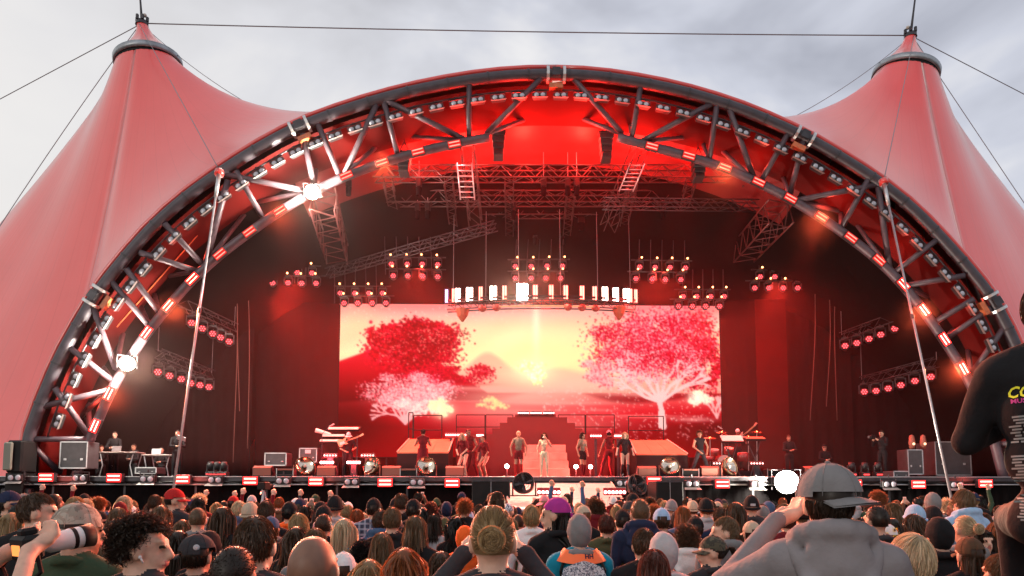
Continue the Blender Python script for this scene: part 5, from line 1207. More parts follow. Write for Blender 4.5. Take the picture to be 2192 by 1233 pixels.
# risers left and right with orange sloping tops
for nm, top, side_ in (('left', [(876, 940), (970, 940), (960, 968), (850, 968)], -1), ('right', [(1348, 942), (1428, 942), (1472, 972), (1362, 972)], 1)):
    t = thing('sloped_riser', 'riser with a sloping orange top at the %s of the stairs' % nm, 'platform', group='sloped risers')
    Yb, Yf = 28.6, 26.6; P = [W(*top[0], Yb), W(*top[1], Yb), W(*top[2], Yf), W(*top[3], Yf)]
    for k in range(3):
        def q(u, v): return P[0].lerp(P[1], u).lerp(P[3].lerp(P[2], u), v)
        b = MB(); u0, u1 = k / 3 + .002, (k + 1) / 3 - .002; b.prism([q(u0, 0), q(u1, 0), q(u1, 1), q(u0, 1)], (0, 0, -.05)); b.build('top_board', m_orange_deck, t)
    b = MB(); z0 = STAGE_Z; V_ = [P[3], P[2], P[1], P[0]]; lo_ = [Vector((p.x, p.y, z0)) for p in V_]; up_ = [p + Vector((0, 0, -.055)) for p in V_]
    b.add(up_ + lo_, [(0, 1, 2, 3), (7, 6, 5, 4), (0, 4, 5, 1), (1, 5, 6, 2), (2, 6, 7, 3), (3, 7, 4, 0)]); b.build('body', m_black, t)
    for s_ in ((0, 3), (1, 2)): b = MB(); b.tube(P[s_[0]] + Vector((0, 0, .02)), P[s_[1]] + Vector((0, 0, .02)), .028, n=6); b.build('edge_strip', m_edge, t)
# railings
def railing(label, pts, Y, ybot):
    t = thing('railing', label, 'railing', group='thin black railings before the screen')
    (x0_, y0_), (x1_, _) = pts; a, c = W(x0_, y0_, Y), W(x1_, y0_, Y); zb_ = W(x0_, ybot, Y).z; mid = a.z * .38 + zb_ * .62
    for z in (a.z, mid): b = MB(); b.tube((a.x, Y, z), (c.x, Y, z), .022, n=6); b.build('rail', m_black, t)
    for x in (a.x, c.x): b = MB(); b.tube((x, Y, STAGE_Z), (x, Y, a.z), .022, n=6); b.build('post', m_black, t)
    b = MB(); b.box(((a.x + c.x) / 2, Y + .3, (zb_ + STAGE_Z) / 2), (c.x - a.x, .6, zb_ - STAGE_Z)); b.build('walkway', m_set if 970 < x0_ < 1320 else m_black, t)
railing('thin black railing at the left riser before the screen', ((886, 889), (946, 889)), 29.2, 940)
railing('thin black railing immediately left of the stair top', ((977, 888), (1038, 888)), 29.6, 930)
railing('thin black railing meeting the stair top from the left', ((1040, 888), (1098, 888)), 29.9, 930)
railing('thin black railing immediately right of the stair top', ((1195, 888), (1252, 888)), 29.9, 930)
railing('thin black railing right of the stairs behind the man in the cap', ((1254, 888), (1315, 888)), 29.6, 930)
railing('thin black railing at the right riser before the screen', ((1345, 891), (1420, 888)), 29.2, 940)
railing('short thin black railing turning the corner at the left riser', ((875, 883), (884, 883)), 28.9, 940)
for i, (xa, xb, y) in enumerate(((953, 977, 931), (978, 998, 931), (1020, 1035, 932), (1263, 1288, 933), (1315, 1332, 933))):
    a, c = W(xa, y, 28.2), W(xb, y, 28.2); t = thing('led_batten', 'glowing LED batten behind the dancers, %s from the left' % ordinal(i), 'light bar', group='battens behind the dancers'); b = MB(); b.box(((a.x + c.x) / 2, 28.25, a.z), (c.x - a.x, .1, .24)); b.build('housing', MATS['red_house'], t)
    b = MB(); b.box(((a.x + c.x) / 2, 28.3, (a.z + STAGE_Z) / 2 - .06), (.1, .1, a.z - STAGE_Z - .12)); b.build('stand', m_dsteel, t)
    for k in range(5): b = MB(); b.ball((a.x + (c.x - a.x) * (k + .5) / 5, 28.19, a.z), .042, 8, 5); b.build('led_cell', e_strip, t, True)
# small star-like floor lamps
for i, (x, y) in enumerate(((1085, 998), (1233, 999), (1264, 999))):
    p = W(x, y, 26.4); t = thing('floor_lamp', 'small glaring floor lamp by the dancers, %s from the left' % ordinal(i), 'lamp', p, group='small glaring floor lamps'); b = MB(); b.lathe([(.05, -.12), (.09, 0), (.085, .01)], 12, Matrix.Rotation(R(90), 4, 'X'), cap=False); b.build('can', m_house, t); b = MB(); b.lathe([(.08, 0), (.001, .02)], 12, Matrix.Rotation(R(90), 4, 'X'), cap=False); b.build('lens', emis('star_white', (1, .75, .65), 45), t)
    b = MB(); b.tube((0, .05, -.08), (0, .05, STAGE_Z - p.z), .03, n=6); b.build('stem', m_dsteel, t); lamp('floor_beam', 'POINT', p + Vector((0, -.15, 0)), 170, (1, .10, .08), None, .08)

# ---- floor wedges along the lip
m_grille = mat('wedge_grille', (0.34, 0.11, 0.075), .7, bump=.4, bscale=120)
def wedge():
    t = thing('monitor_wedge', 'x', 'speaker', group='monitor wedges along the lip')
    pr = [(-.33, -.22, 0), (-.33, .22, 0), (-.33, .24, .10), (-.33, -.06, .37), (-.33, -.22, .30)]
    b = MB(); b.prism(pr, (.66, 0, 0)); b.build('cabinet', m_black, t)
    b = MB(); b.add([(-.31, -.235, .30), (.31, -.235, .30), (.31, -.235, .03), (-.31, -.235, .03)], [(0, 1, 2, 3)]); b.add([(-.31, -.23, .305), (.31, -.23, .305), (.31, -.07, .375), (-.31, -.07, .375)], [(0, 1, 2, 3)]); b.build('back_panel', m_grille, t)
    for s in (-1, 1): b = MB(); b.box((s * .335, -.05, .16), (.02, .12, .05)); b.build('handle', m_dsteel, t)
    return t
w0 = wedge(); first = True
for i, x in enumerate((565, 701, 839, 974, 1383, 1517, 1735)):
    o = w0 if first else copy_tree(w0); first = False; o.location = W(x, 1015, FRONT + .55); o.location.z = STAGE_Z + .04 * 0 + .015; o['label'] = 'floor monitor wedge with orange lit back on the stage lip, %s from the left' % ordinal(i)
def fx_box():
    t = thing('effects_box', 'x', 'box', group='low slotted boxes along the lip'); b = MB(); b.bbox((0, 0, .15), (.58, .4, .28), .02); b.build('case', m_black, t); b = MB(); b.box((0, -.205, .25), (.5, .015, .05)); b.build('slot_plate', m_grille, t)
    for s in (-1, 1): b = MB(); b.box((s * .285, -.205, .15), (.02, .02, .28)); b.build('corner_rail', m_alu, t)
    return t
f0 = fx_box(); first = True
for i, x in enumerate((614, 876, 1475, 1655)):
    o = f0 if first else copy_tree(f0); first = False; o.location = (X(x, FRONT + .5), FRONT + .5, STAGE_Z + .004); o['label'] = 'low black slotted box on the stage lip, %s from the left' % ordinal(i)
# ---- drum fans / follow lamps in yokes
m_brass = mat('lamp_bronze', (.20, .12, .07), .25, metal=.8)
def drum_lamp(scale=1.0, fan=False):
    t = thing('stage_fan' if fan else 'bronze_lamp', 'x', 'fan' if fan else 'lamp', group='big stage fans' if fan else 'bronze lamps in yokes along the lip')
    rx = Matrix.Rotation(R(70), 4, 'X'); c = Matrix.Translation((0, 0, .36))
    b = MB(); b.lathe([(.12, -.22), (.26, -.16), (.32, 0), (.33, .10), (.31, .10), (.30, 0)], 20, c @ rx, cap=False); dr = b.build('drum', m_house if fan else m_brass, t, True)
    if fan:
        b = MB()
        for k in range(4): b.path([c @ rx @ Vector((r * math.cos(k * 1.57 + r), r * math.sin(k * 1.57 + r), .02 + .03 * (r > .15))) for r in (.03, .15, .29)], [.02, .06, .05], 5)
        b.build('blade', m_dsteel, t, True)
        b = MB()
        for r in (.08, .15, .22, .29): b.path([c @ rx @ Vector((r * math.cos(a), r * math.sin(a), .105)) for a in [2 * math.pi * i / 24 for i in range(25)]], .006, 4)
        b.build('guard', m_dsteel, t)
    else:
        b = MB(); b.lathe([(.29, .06), (.18, -.02), (.02, -.05)], 18, c @ rx, cap=False); b.build('reflector', mat('reflector_chrome', (.7, .6, .5), .12, metal=1), t, True)
        b = MB(); b.ball(c @ rx @ Vector((0, 0, .02)), .06, 10, 6); b.build('bulb', mat('bulb_glass', (.6, .5, .4), .1), t, True)
    for s in (-1, 1): b = MB(); b.tube((s * .36, 0, 0), (s * .36, 0, .40), .022, n=6); b.build('yoke_arm', m_grille if not fan else m_black, t)
    b = MB(); b.path([(-.36, -.2, .012), (-.36, .2, .012), (.36, .2, .012), (.36, -.2, .012), (-.36, -.2, .012)], .018, 6); b.build('foot_frame', m_black, t)
    return t
d0 = drum_lamp(); first = True
for i, (x, rz_) in enumerate(((652, 25), (797, -35), (912, 10), (1433, 0), (1560, 30))):
    o = d0 if first else copy_tree(d0); first = False; o.location = (X(x, FRONT + .45), FRONT + .45, STAGE_Z + .012); o.rotation_euler = (0, 0, R(rz_)); o['label'] = 'round bronze lamp in a yoke on the stage lip, %s from the left' % ordinal(i)
fan0 = drum_lamp(fan=True); fan0.location = W(1122, 1062, 18.9); fan0.rotation_euler = (0, 0, R(-25)); fan0.scale = (.95,) * 3; fan0['label'] = 'big dark drum fan standing left on the pale ramp'
fan1 = copy_tree(fan0); fan1.location = W(1362, 1066, 18.9); fan1.rotation_euler = (0, 0, R(30)); fan1['label'] = 'big dark drum fan standing right of the pale ramp'
b = MB(); p_ = fan1.location; b.box((p_.x, p_.y, (p_.z - .02) / 2), (.9, .6, p_.z - .02)); tag(b.build('fan_plinth', m_black), 'black plinth under the right drum fan', 'plinth')

# ---- band gear left: keyboards, amp rack, strips
t = thing('keyboard_stand', 'tiered keyboard rig with white keys behind the guitarist', 'keyboard')
for i, (x0_, x1_, y, w_) in enumerate(((703, 772, 918, .30), (690, 742, 933, .28), (685, 735, 944, .25))):
    a, c = W(x0_, y, 27.4 - .25 * i), W(x1_, y, 27.4 - .25 * i); kb = MB(); kb.bbox(((a.x + c.x) / 2, 27.4 - .25 * i, a.z), (c.x - a.x, .35, .10), .02, Matrix.Rotation(R(25), 3, 'X')); k_ = kb.build('keyboard', m_black, t)
    kb = MB(); kb.box(((a.x + c.x) / 2, 27.22 - .25 * i, a.z + .0), (c.x - a.x - .1, .14, .05), Matrix.Rotation(R(25), 3, 'X')); kb.build('white_keys', mat('ivory', (.75, .7, .65), .4), k_)
for x in (690, 735, 765): b = MB(); p = W(x, 930, 27.2); b.tube((p.x, 27.2, STAGE_Z), (p.x, 27.2, p.z), .025, n=6); b.build('stand_leg', m_dsteel, t)
p = W(676, 921, 27.0); b = MB(); b.path([p, W(708, 930, 27.0)], [.09, .05], 8); b.build('horn_speaker', mat('ivory', (.75, .7, .65), .4), t)
def mic(label, x, ytop, Yd, ang=35):
    t = thing('mic_stand', label, 'microphone', (X(x, Yd), Yd, STAGE_Z), group='microphone stands'); z = W(x, ytop, Yd).z - STAGE_Z
    b = MB(); b.tube((0, 0, 0), (0, 0, z * .85), .014, n=6); b.build('upright', m_dsteel, t); b = MB(); b.tube((0, 0, z * .85), (.3 * math.sin(R(ang)) * 1.6, 0, z), .010, n=6); b.build('boom', m_dsteel, t)
    b = MB(); b.path([(.28 * math.sin(R(ang)) * 1.6, 0, z * .99), (.5 * math.sin(R(ang)) * 1.6, 0, z * 1.04)], [.02, .032], 8); b.build('capsule', m_alu, t); b = MB(); b.lathe([(.16, 0), (.15, .02), (.02, .03)], 12); b.build('base', m_black, t)
mic('microphone on a boom stand by the guitarist', 688, 912, 26.6); mic('microphone on a boom stand by the drum kit', 1560, 917, 26.6, -30)
def flight_case(label, x0_, x1_, y0_, y1_, Yd, dep=.7, m=None, logo=None, name='flight_case'):
    a, c = W(x0_, y0_, Yd), W(x1_, y1_, Yd); z0 = max(STAGE_Z, c.z); w_, h_ = c.x - a.x, a.z - z0; t = thing(name, label, 'case', ((a.x + c.x) / 2, Yd, z0), group='flight cases on the stage')
    b = MB(); b.bbox((0, dep / 2, h_ / 2), (w_, dep, h_), .02); b.build('body', m or mat('case_laminate', (.05, .05, .055), .35, var=.2, vscale=5), t)
    for s in (-1, 1): b = MB(); b.box((s * (w_ / 2 - .012), -.012, h_ / 2), (.035, .02, h_)); b.build('edge_rail', m_alu, t)
    for s in (0, 1): b = MB(); b.box((0, -.012, .018 + s * (h_ - .036)), (w_, .02, .035)); b.build('edge_rail', m_alu, t)
    for s in (-1, 1): b = MB(); b.bbox((s * w_ * .3, -.02, h_ * .34), (.10 * min(1, w_), .02, .08 * min(1, h_)), .008); b.build('latch', m_alu, t)
    return t
flight_case('tall black flight case with silver edges at the foot of the left arch leg', 130, 186, 945, 1003, 24.3)
flight_case('open topped black flight case beside the left monitor wedge', 567, 613, 969, 997, 26.0)
t = flight_case('amplifier rack with red side lights behind the lip', 641, 678, 959, 990, 26.4, name='amplifier_rack')
b = MB(); b.box((.0, -.03, .42), (.22, .01, .14)); b.build('logo_plate', mat('logo_grey', (.55, .55, .55), .5), t)
flight_case('small flight case standing by the right wing lamps', 1912, 1946, 1008, 1022, 24.4); flight_case('upright rack case below the two orange lamps in the right wing', 1942, 1977, 962, 1016, 25.6)
flight_case('black road case stack deep in the right wing', 2000, 2080, 945, 1018, 26.2, 1.2); flight_case('low mixing case lying in the left wing', 290, 335, 1000, 1014, 24.6)
for i, (x, y, hot) in enumerate(((700, 990, 1), (757, 990, 1), (707, 975, 0), (787, 975, 0), (1540, 992, 0), (1620, 992, 0))):
    a, c = W(x - 15, y, 25.5), W(x + 15, y, 25.5); t = thing('led_batten', 'glowing red LED batten on the stage floor, %s' % ['below the guitarist left', 'below the guitarist right', 'dim one behind the left batten', 'dim one right of the guitarist', 'under the drum kit', 'under the right keyboard'][i], 'light bar', group='floor battens'); b = MB(); b.bbox(((a.x + c.x) / 2, 25.55, a.z), (c.x - a.x, .14, .16), .02); b.build('housing', m_house, t)
    b = MB(); b.box(((a.x + c.x) / 2, 25.55, (a.z - .08 + STAGE_Z) / 2), (.2, .1, max(.02, a.z - .08 - STAGE_Z))); b.build('foot', m_dsteel, t)
    for k in range(5): b = MB(); b.ball((a.x + (c.x - a.x) * (k + .5) / 5, 25.47, a.z), .05 if hot else .03, 8, 5); b.build('led_cell', MATS['cell_hot'] if hot else e_strip, t, True)
    if hot: lamp('batten_glow', 'POINT', ((a.x + c.x) / 2, 25.2, a.z + .1), 200, (1, .03, .04), None, .15)
# speaker wing at far left edge and small lamp clusters
for nm, x, sgn in (('left', 466, 1), ('right', 1850, 1)):
    for k in range(3):
        p = W(x + (k - 1) * (28 if nm == 'right' else 14), 998, 25.4); t = thing('floor_moving_head', 'small moving head glowing red on the %s wing floor, %s of three' % (nm, ordinal(k)), 'stage light', (p.x, 25.4, STAGE_Z), group='floor moving heads')
        b = MB(); b.bbox((0, 0, .12), (.3, .3, .2), .02); b.build('base', m_house, t); b = MB(); b.box((0, -.155, .13), (.22, .01, .05)); b.build('display', emis('red_display', (1, .05, .05), 3), t)
        for s in (-1, 1): b = MB(); b.bbox((s * .13, 0, .34), (.04, .1, .28), .01); b.build('yoke', m_house, t)
        b = MB(); b.lathe([(.07, -.14), (.11, -.05), (.11, .14)], 12, Matrix.Translation((0, 0, .44)) @ Matrix.Rotation(R(20), 4, 'X')); b.build('head', m_house, t, True)
for i, x in enumerate((1952, 1976)):
    p = W(x, 945, 25.9); t = thing('orange_lamp', 'upright lamp with an amber lit top on the right wing rack, %s of two' % ordinal(i), 'lamp', p, group='amber lamps on the rack'); b = MB(); b.lathe([(.09, -.28), (.12, -.05), (.08, .22), (.02, .26)], 12); b.build('body', m_grille, t, True); b = MB(); b.ball((0, -.11, -.1), .05, 8, 5); b.build('lit_spot', emis('amber_spot', (1, .55, .3), 3), t)
b = MB(); a, c = W(14, 942, 23.2), W(45, 1012, 23.2); t = thing('stage_side_speaker', 'grey covered speaker box at the left end of the stage', 'speaker'); b.bbox(((a.x + c.x) / 2, 23.6, (a.z + c.z) / 2), (c.x - a.x, .8, a.z - c.z), .06); b.build('cabinet', m_black, t); b = MB(); b.bbox((a.x + .12, 23.14, (a.z + c.z) / 2), (.3, .1, (a.z - c.z) * .86), .04); b.build('grille', mat('grey_grille', (.16, .17, .14), .6), t)
b = MB(); b.box(((a.x + c.x) / 2, 23.6, c.z / 2), (c.x - a.x, .7, c.z - .01)); b.build('plinth', m_black, t)
# crew tables left
for i, (xa, xb, y) in enumerate(((207, 293, 968), (303, 368, 974))):
    a, c = W(xa, y, 25.6), W(xb, y, 25.6); t = thing('folding_table', 'folding table with control gear in the left wing, %s' % ('nearer the arch leg' if i == 0 else 'nearer the pale pole'), 'table', ((a.x + c.x) / 2, 25.6, STAGE_Z), group='crew tables'); w_ = c.x - a.x; h_ = a.z - STAGE_Z
    b = MB(); b.bbox((0, .3, h_), (w_, .7, .04), .01); b.build('table_top', mat('table_grey', (.35, .3, .28), .5), t)
    for s in (-1, 1):
        b = MB(); b.path([(s * w_ * .42, 0, h_), (s * w_ * .34, 0, h_ * .5), (s * w_ * .42, 0, 0)], .02, 6); b.build('leg', m_steel, t); b = MB(); b.path([(s * w_ * .42, .6, h_), (s * w_ * .34, .6, h_ * .5), (s * w_ * .42, .6, 0)], .02, 6); b.build('leg', m_steel, t)
    tp = W((xa + xb) / 2 - 6, y - 8, 25.7); l_ = thing('laptop', 'open laptop on the crew table %s' % ('nearer the arch leg' if i == 0 else 'nearer the pale pole'), 'laptop', (tp.x, 25.75, STAGE_Z + h_ + .022), group='laptops of the crew'); b = MB(); b.box((0, 0, .01), (.34, .24, .015)); b.build('keyboard_deck', m_dsteel, l_); b = MB(); b.box((0, .13, .12), (.34, .015, .22), Matrix.Rotation(R(-15), 3, 'X')); b.build('lid', m_steel, l_)
# drum kit and right keyboards
t = thing('drum_kit', 'drum kit with cymbals behind the white keyboard at right', 'drums')
m_shell = mat('red_drum_shell', (.30, .03, .03), .25, coat=.8); m_skinw = mat('drum_head', (.6, .5, .45), .5); m_cym = mat('cymbal_brass', (.75, .5, .25), .25, metal=1)
for x, y, r, hh, tilt in ((1548, 990, .30, .40, 90), (1530, 968, .17, .22, 20), (1560, 965, .19, .24, 20), (1590, 978, .22, .36, 5), (1518, 982, .18, .16, 8)):
    p = W(x, y, 27.6); b = MB(); b.lathe([(r, -hh / 2), (r * 1.02, -hh / 2), (r, 0), (r * 1.02, hh / 2), (r, hh / 2)], 18, Matrix.Translation(p) @ Matrix.Rotation(R(tilt), 4, 'X')); d_ = b.build('drum', m_shell, t, True); b = MB(); b.lathe([(r * .97, hh / 2 + .004), (.001, hh / 2 + .005)], 18, Matrix.Translation(p) @ Matrix.Rotation(R(tilt), 4, 'X'), cap=False); b.build('drum_head', m_skinw, d_)
for x, y, r in ((1520, 938, .26), (1545, 926, .22), (1602, 935, .25), (1620, 925, .22)):
    p = W(x, y, 27.6); b = MB(); b.lathe([(r, 0), (.06, .03), (.03, .06), (.001, .065)], 18, Matrix.Translation(p) @ Matrix.Rotation(R(12), 4, 'X'), cap=False); cm = b.build('cymbal', m_cym, t, True); b = MB(); b.tube(p, (p.x, 27.7, STAGE_Z), .014, n=6); b.build('cymbal_stand', m_alu, cm)
for nm, x0_, x1_, y, m_, ti in (('white sheet-like', 1542, 1590, 941, mat('ivory', (.75, .7, .65), .4), 40), ('flat orange lit', 1594, 1636, 940, m_orange_deck, 15)):
    a, c = W(x0_, y, 26.4), W(x1_, y, 26.4); t = thing('stage_keyboard', '%s keyboard on a stand in front of the drums' % nm, 'keyboard', ((a.x + c.x) / 2, 26.4, STAGE_Z), group='keyboards by the drums'); z = a.z - STAGE_Z; w_ = c.x - a.x
    b = MB(); b.bbox((0, 0, z), (w_, .42, .09), .02, Matrix.Rotation(R(ti), 3, 'X')); b.build('case', m_black, t); b = MB(); b.box((0, -.03, z + .05), (w_ * .94, .36, .02), Matrix.Rotation(R(ti), 3, 'X')); b.build('key_bed', m_, t)
    for s in (-1, 1): b = MB(); b.tube((s * w_ * .35, -.15, 0), (-s * w_ * .35, .1, z - .05), .02, n=6); b.build('stand_leg', m_dsteel, t)
# cables on the stage front
for i, (x, y) in enumerate(((1300, 1088), (1330, 1090))):
    pts_ = [W(x + 10 * math.sin(k * 1.3 + i) + k * 6, y - 3 + 3 * math.cos(k * 1.7), 17.4) for k in range(8)]; b = MB(); b.path(spline(pts_, 4), .02, 5); tag(b.build('cable_coil', m_black, smooth=True), 'coil of black cable hanging at the ramp front, %s' % ('left one' if i == 0 else 'right one'), 'cable', 'cables at the ramp front')
# pit camera on a tripod
p = W(565, 1040, 16.0); t = thing('pit_camera', 'video camera on a tripod standing in the pit below the stage', 'camera', (p.x, 16, 0)); b = MB(); b.bbox((0, 0, p.z), (.18, .4, .18), .02); b.tube((0, .2, p.z), (0, .42, p.z), .06, n=10); b.build('camera_body', m_black, t)
for k in range(3): b = MB(); a = k * 2.09 + .5; b.tube((0, 0, p.z - .1), (math.cos(a) * .45, math.sin(a) * .45, 0), .022, n=6); b.build('tripod_leg', m_steel, t)
b = MB(); b.tube((0, -.1, p.z - .05), (.1, -.5, p.z - .2), .012, n=6); b.build('pan_bar', m_steel, t)
# ================================================================== performers and crew on stage (all face the crowd unless turned)
def performer(label, x, Yd, h, key, face=180, **kw):
    bk = kw.pop('body'); hh = kw.pop('vox', .015)
    bm_ = body_mesh(key, h=hh, relief=.003, **bk); z = kw.pop('z', STAGE_Z + .006)
    return person(label, (X(x, Yd), Yd, z), R(face), h, bm_, **kw)
PG = 'performers on the stage'
m_fish = mat('tan_corset', (.16, .13, .09), .6, var=.4, vscale=30); m_glove = mat('maroon_glove', (.10, .01, .015), .6)
performer('long-haired singer in a cream outfit holding a microphone to her mouth', 1165, 25.55, 1.69, 'singer', 180, body=dict(fem=1, sleeve='none', legs='long', el=((-.27, .12, 1.22), (.25, -.02, 1.14)), wr=((-.07, .20, 1.50), (.25, .05, .92)), low='skin', pitch=R(4)), skin='fair', top='cream', bottom='cream', hair='wavy', hcol='brown', group=PG, shoe=m_cloth('cream'))
p = W(1163, 938, 25.40); t = thing('hand_microphone', 'silver hand microphone at the mouth of the singer in cream', 'microphone', p); b = MB(); b.path([(-.02, 0, -.10), (0, 0, 0)], [.013, .016], 8); b.build('handle', m_black, t); b = MB(); b.ball((0.003, 0, .02), .026, 10, 6); b.build('grille', m_alu, t, True)
performer('bleached blond performer in a grey corset, dark shorts and red boots', 1110, 25.45, 1.74, 'corset', 180, body=dict(sleeve='none', legs='shorts', boots=True, el=((-.30, .0, 1.16), (.30, .0, 1.16)), wr=((-.27, .06, .92), (.27, .06, .92)), feet=((-.12, -.02, .085), (.10, .05, .085))), skin='tan', topm=m_fish, bottom='maroon', hair='buzz', hcol='white', group=PG, shoe=m_cloth('red'))
performer('dancer with long dark hair, patterned corset and red boots standing side on', 1247, 25.5, 1.70, 'dancer_g', 215, body=dict(fem=1, sleeve='none', legs='shorts', boots=True, el=((-.25, -.04, 1.16), (.25, -.04, 1.16)), wr=((-.22, .06, .93), (.24, .04, .92)), feet=((-.14, -.1, .085), (.14, .12, .085)), knees=((-.12, .0, .5), (.12, .1, .5))), skin='tan', topm=m_fish, bottom='black', hair='long', hcol='dark', group=PG, shoe=m_cloth('maroon'))
performer('blonde dancer in a black bodysuit and cropped jacket walking', 1338, 25.3, 1.70, 'dancer_i', 180, body=dict(fem=1, sleeve='short', legs='brief', boots=True, el=((-.27, -.02, 1.17), (.27, -.02, 1.17)), wr=((-.31, .06, .95), (.33, .08, .95)), feet=((-.10, .12, .085), (.12, -.14, .12))), skin='fair', top='black', bottom='black', hair='wavy', hcol='pale blond', group=PG)
performer('tall man in a dark vest and cap lunging with his back to the crowd', 1303, 26.2, 1.86, 'man_h', 25, body=dict(sleeve='none', legs='long', lean=(.12, .08), el=((-.30, .0, 1.14), (.30, .06, 1.16)), wr=((-.30, .12, .90), (.22, .25, 1.0)), feet=((-.42, -.1, .085), (.18, .06, .085)), knees=((-.24, .02, .5), (.14, .12, .5)), yaw=R(-40)), skin='brown', top='maroon', bottom='maroon', hair='short', hcol='black', hat='cap', hatcol='pink', group=PG)
performer('dancer in a long sleeveless brown robe seen from behind at the left riser', 905, 25.4, 1.80, 'man_a', 10, body=dict(sleeve='none', legs='long', el=((-.28, .10, 1.18), (.28, .10, 1.18)), wr=((-.10, .26, 1.32), (.10, .26, 1.34)), bulk=1.08), skin='tan', top='maroon', bottom='maroon', hair='short', hcol='dark', group=PG)
b = MB(); px_ = X(905, 25.4); rows = [[(px_ + math.cos(a) * r, 25.4 + math.sin(a) * r * .75, STAGE_Z + z) for a in [2 * math.pi * i / 24 for i in range(25)]] for r, z in ((.19, 1.1), (.20, .85), (.24, .55), (.29, .24))]
b.sheet([[(x + .02 * math.sin(i * 2.1) * (1.1 - (z - STAGE_Z)), y, z) for i, (x, y, z) in enumerate(r)] for r in rows]); tag(b.build('robe_skirt', m_cloth('maroon'), smooth=True), 'brown robe skirt hanging from the dancer at the left riser', 'robe')
performer('tall man in a dark tank top leaning behind the blonde dancer', 1010, 26.2, 1.88, 'man_c', 160, body=dict(sleeve='none', legs='long', lean=(.10, .22), yaw=R(60), el=((-.28, .1, 1.16), (.28, .1, 1.16)), wr=((-.2, .26, 1.0), (.2, .26, 1.0)), feet=((-.2, -.1, .085), (.25, .05, .085))), skin='brown', top='maroon', bottom='maroon', hair='buzz', hcol='black', group=PG)
performer('blonde dancer in a dark top bending forward at the left of the stairs', 992, 25.3, 1.70, 'dancer_b', 150, body=dict(fem=1, sleeve='short', legs='brief', lean=(.0, .25), el=((-.25, .08, 1.15), (.25, .12, 1.15)), wr=((-.12, .24, .98), (.12, .28, .96)), hips=(0, -.06, -.04), knees=((-.12, .12, .5), (.12, .12, .5))), skin='fair', top='maroon', bottom='black', hair='wavy', hcol='pale blond', group=PG)
performer('short-haired dancer in a dark shirt crouching right of the tall man', 1036, 25.8, 1.66, 'dancer_d', 140, body=dict(fem=1, sleeve='short', legs='brief', lean=(.05, .18), hips=(0, -.1, -.06), el=((-.24, .05, 1.14), (.24, .1, 1.12)), wr=((-.15, .2, .92), (.22, .25, .86)), knees=((-.12, .16, .48), (.16, .14, .48))), skin='tan', top='maroon', bottom='maroon', hair='short', hcol='red brown', group=PG)
performer('man in a black sleeveless top standing wide legged by the right riser', 1500, 25.6, 1.78, 'man_j', 180, body=dict(sleeve='none', legs='long', lean=(0, -.1), el=((-.28, .0, 1.16), (.26, .02, 1.16)), wr=((-.20, .14, .92), (.06, .18, .95)), feet=((-.34, .0, .085), (.40, .0, .085)), knees=((-.2, .08, .5), (.26, .08, .5))), skin='tan', top='black', bottom='charcoal', hair='messy', hcol='brown', group=PG)
performer('drummer in a white headband cap behind the keyboards and cymbals', 1581, 27.9, 1.72, 'man_k', 180, body=dict(sleeve='short', legs='long', el=((-.32, .1, 1.2), (.32, .12, 1.2)), wr=((-.25, .3, 1.15), (.35, .3, 1.3))), skin='brown', top='maroon', bottom='black', hat='cap', hatcol='white', hatrot=0, hair='buzz', hcol='black', group=PG, z=STAGE_Z + .35)
b = MB(); b.box((X(1581, 27.9), 27.95, STAGE_Z + .17), (1.6, 1.2, .34)); tag(b.build('drum_riser', m_black), 'low black riser under the drummer', 'platform')
performer('guitarist in a dark shirt and white bucket hat playing a cream guitar', 745, 26.2, 1.74, 'man_l', 180, body=dict(sleeve='short', legs='long', bulk=1.1, el=((-.30, .02, 1.18), (.32, .05, 1.14)), wr=((-.26, .26, 1.10), (.06, .20, 1.02)), pitch=R(-12)), skin='tan', top='black', bottom='black', hat='bucket', hatcol='white', hair='short', hcol='dark', group=PG)
# guitars: body outline extruded, neck, headstock
def guitar(label, centre, ang, m, s=1.0):
    t = thing('electric_guitar', label, 'guitar', centre, (0, R(ang), 0)); out = [(-.22, .0), (-.20, .13), (-.08, .14), (.0, .09), (.09, .13), (.17, .12), (.10, .05), (.10, -.05), (.15, -.11), (.06, -.12), (-.02, -.08), (-.10, -.14), (-.20, -.12)]
    sp_ = spline([(x, 0, z) for x, z in out] + [(out[0][0], 0, out[0][1])], 3)[:-1]; b = MB(); b.prism(sp_, (0, .045, 0)); b.build('body', m, t)
    b = MB(); b.box((.36, .01, 0), (.56, .03, .05)); b.build('neck', mat('maple', (.35, .2, .1), .4), t); b = MB(); b.prism([(.64, 0, .03), (.80, 0, .07), (.82, 0, .0), (.66, 0, -.03)], (0, .03, 0)); b.build('headstock', m, t)
    b = MB(); b.box((-.05, -.012, -.03), (.18, .02, .10)); b.build('pickguard', mat('pickguard', (.7, .65, .6), .3), t); b = MB(); b.box((.1, -.01, 0), (.3, .012, .02)); b.build('pickups', m_black, t); t.scale = (s,) * 3
guitar('cream electric guitar held by the guitarist in the bucket hat', W(735, 946, 25.95), -20, mat('cream_lacquer', (.62, .42, .22), .25, coat=.8))
guitar('red lit bass guitar leaning up behind the right keyboard', W(1588, 935, 27.4), -40, mat('rose_lacquer', (.5, .22, .15), .3, coat=.6), 1.05)
CG = 'crew in the stage wings'
performer('crew member in black standing behind the left table', 243, 26.2, 1.76, 'crew', 190, body=dict(el=((-.24, .08, 1.16), (.24, .08, 1.16)), wr=((-.08, .24, 1.14), (.08, .24, 1.12))), skin='light', hair='short', hcol='dark', group=CG)
performer('seated crew member in black beside the tall flight case', 215, 26.6, 1.70, 'crew', 200, body=dict(), skin='light', hair='short', hcol='brown', group=CG, z=STAGE_Z - .42)
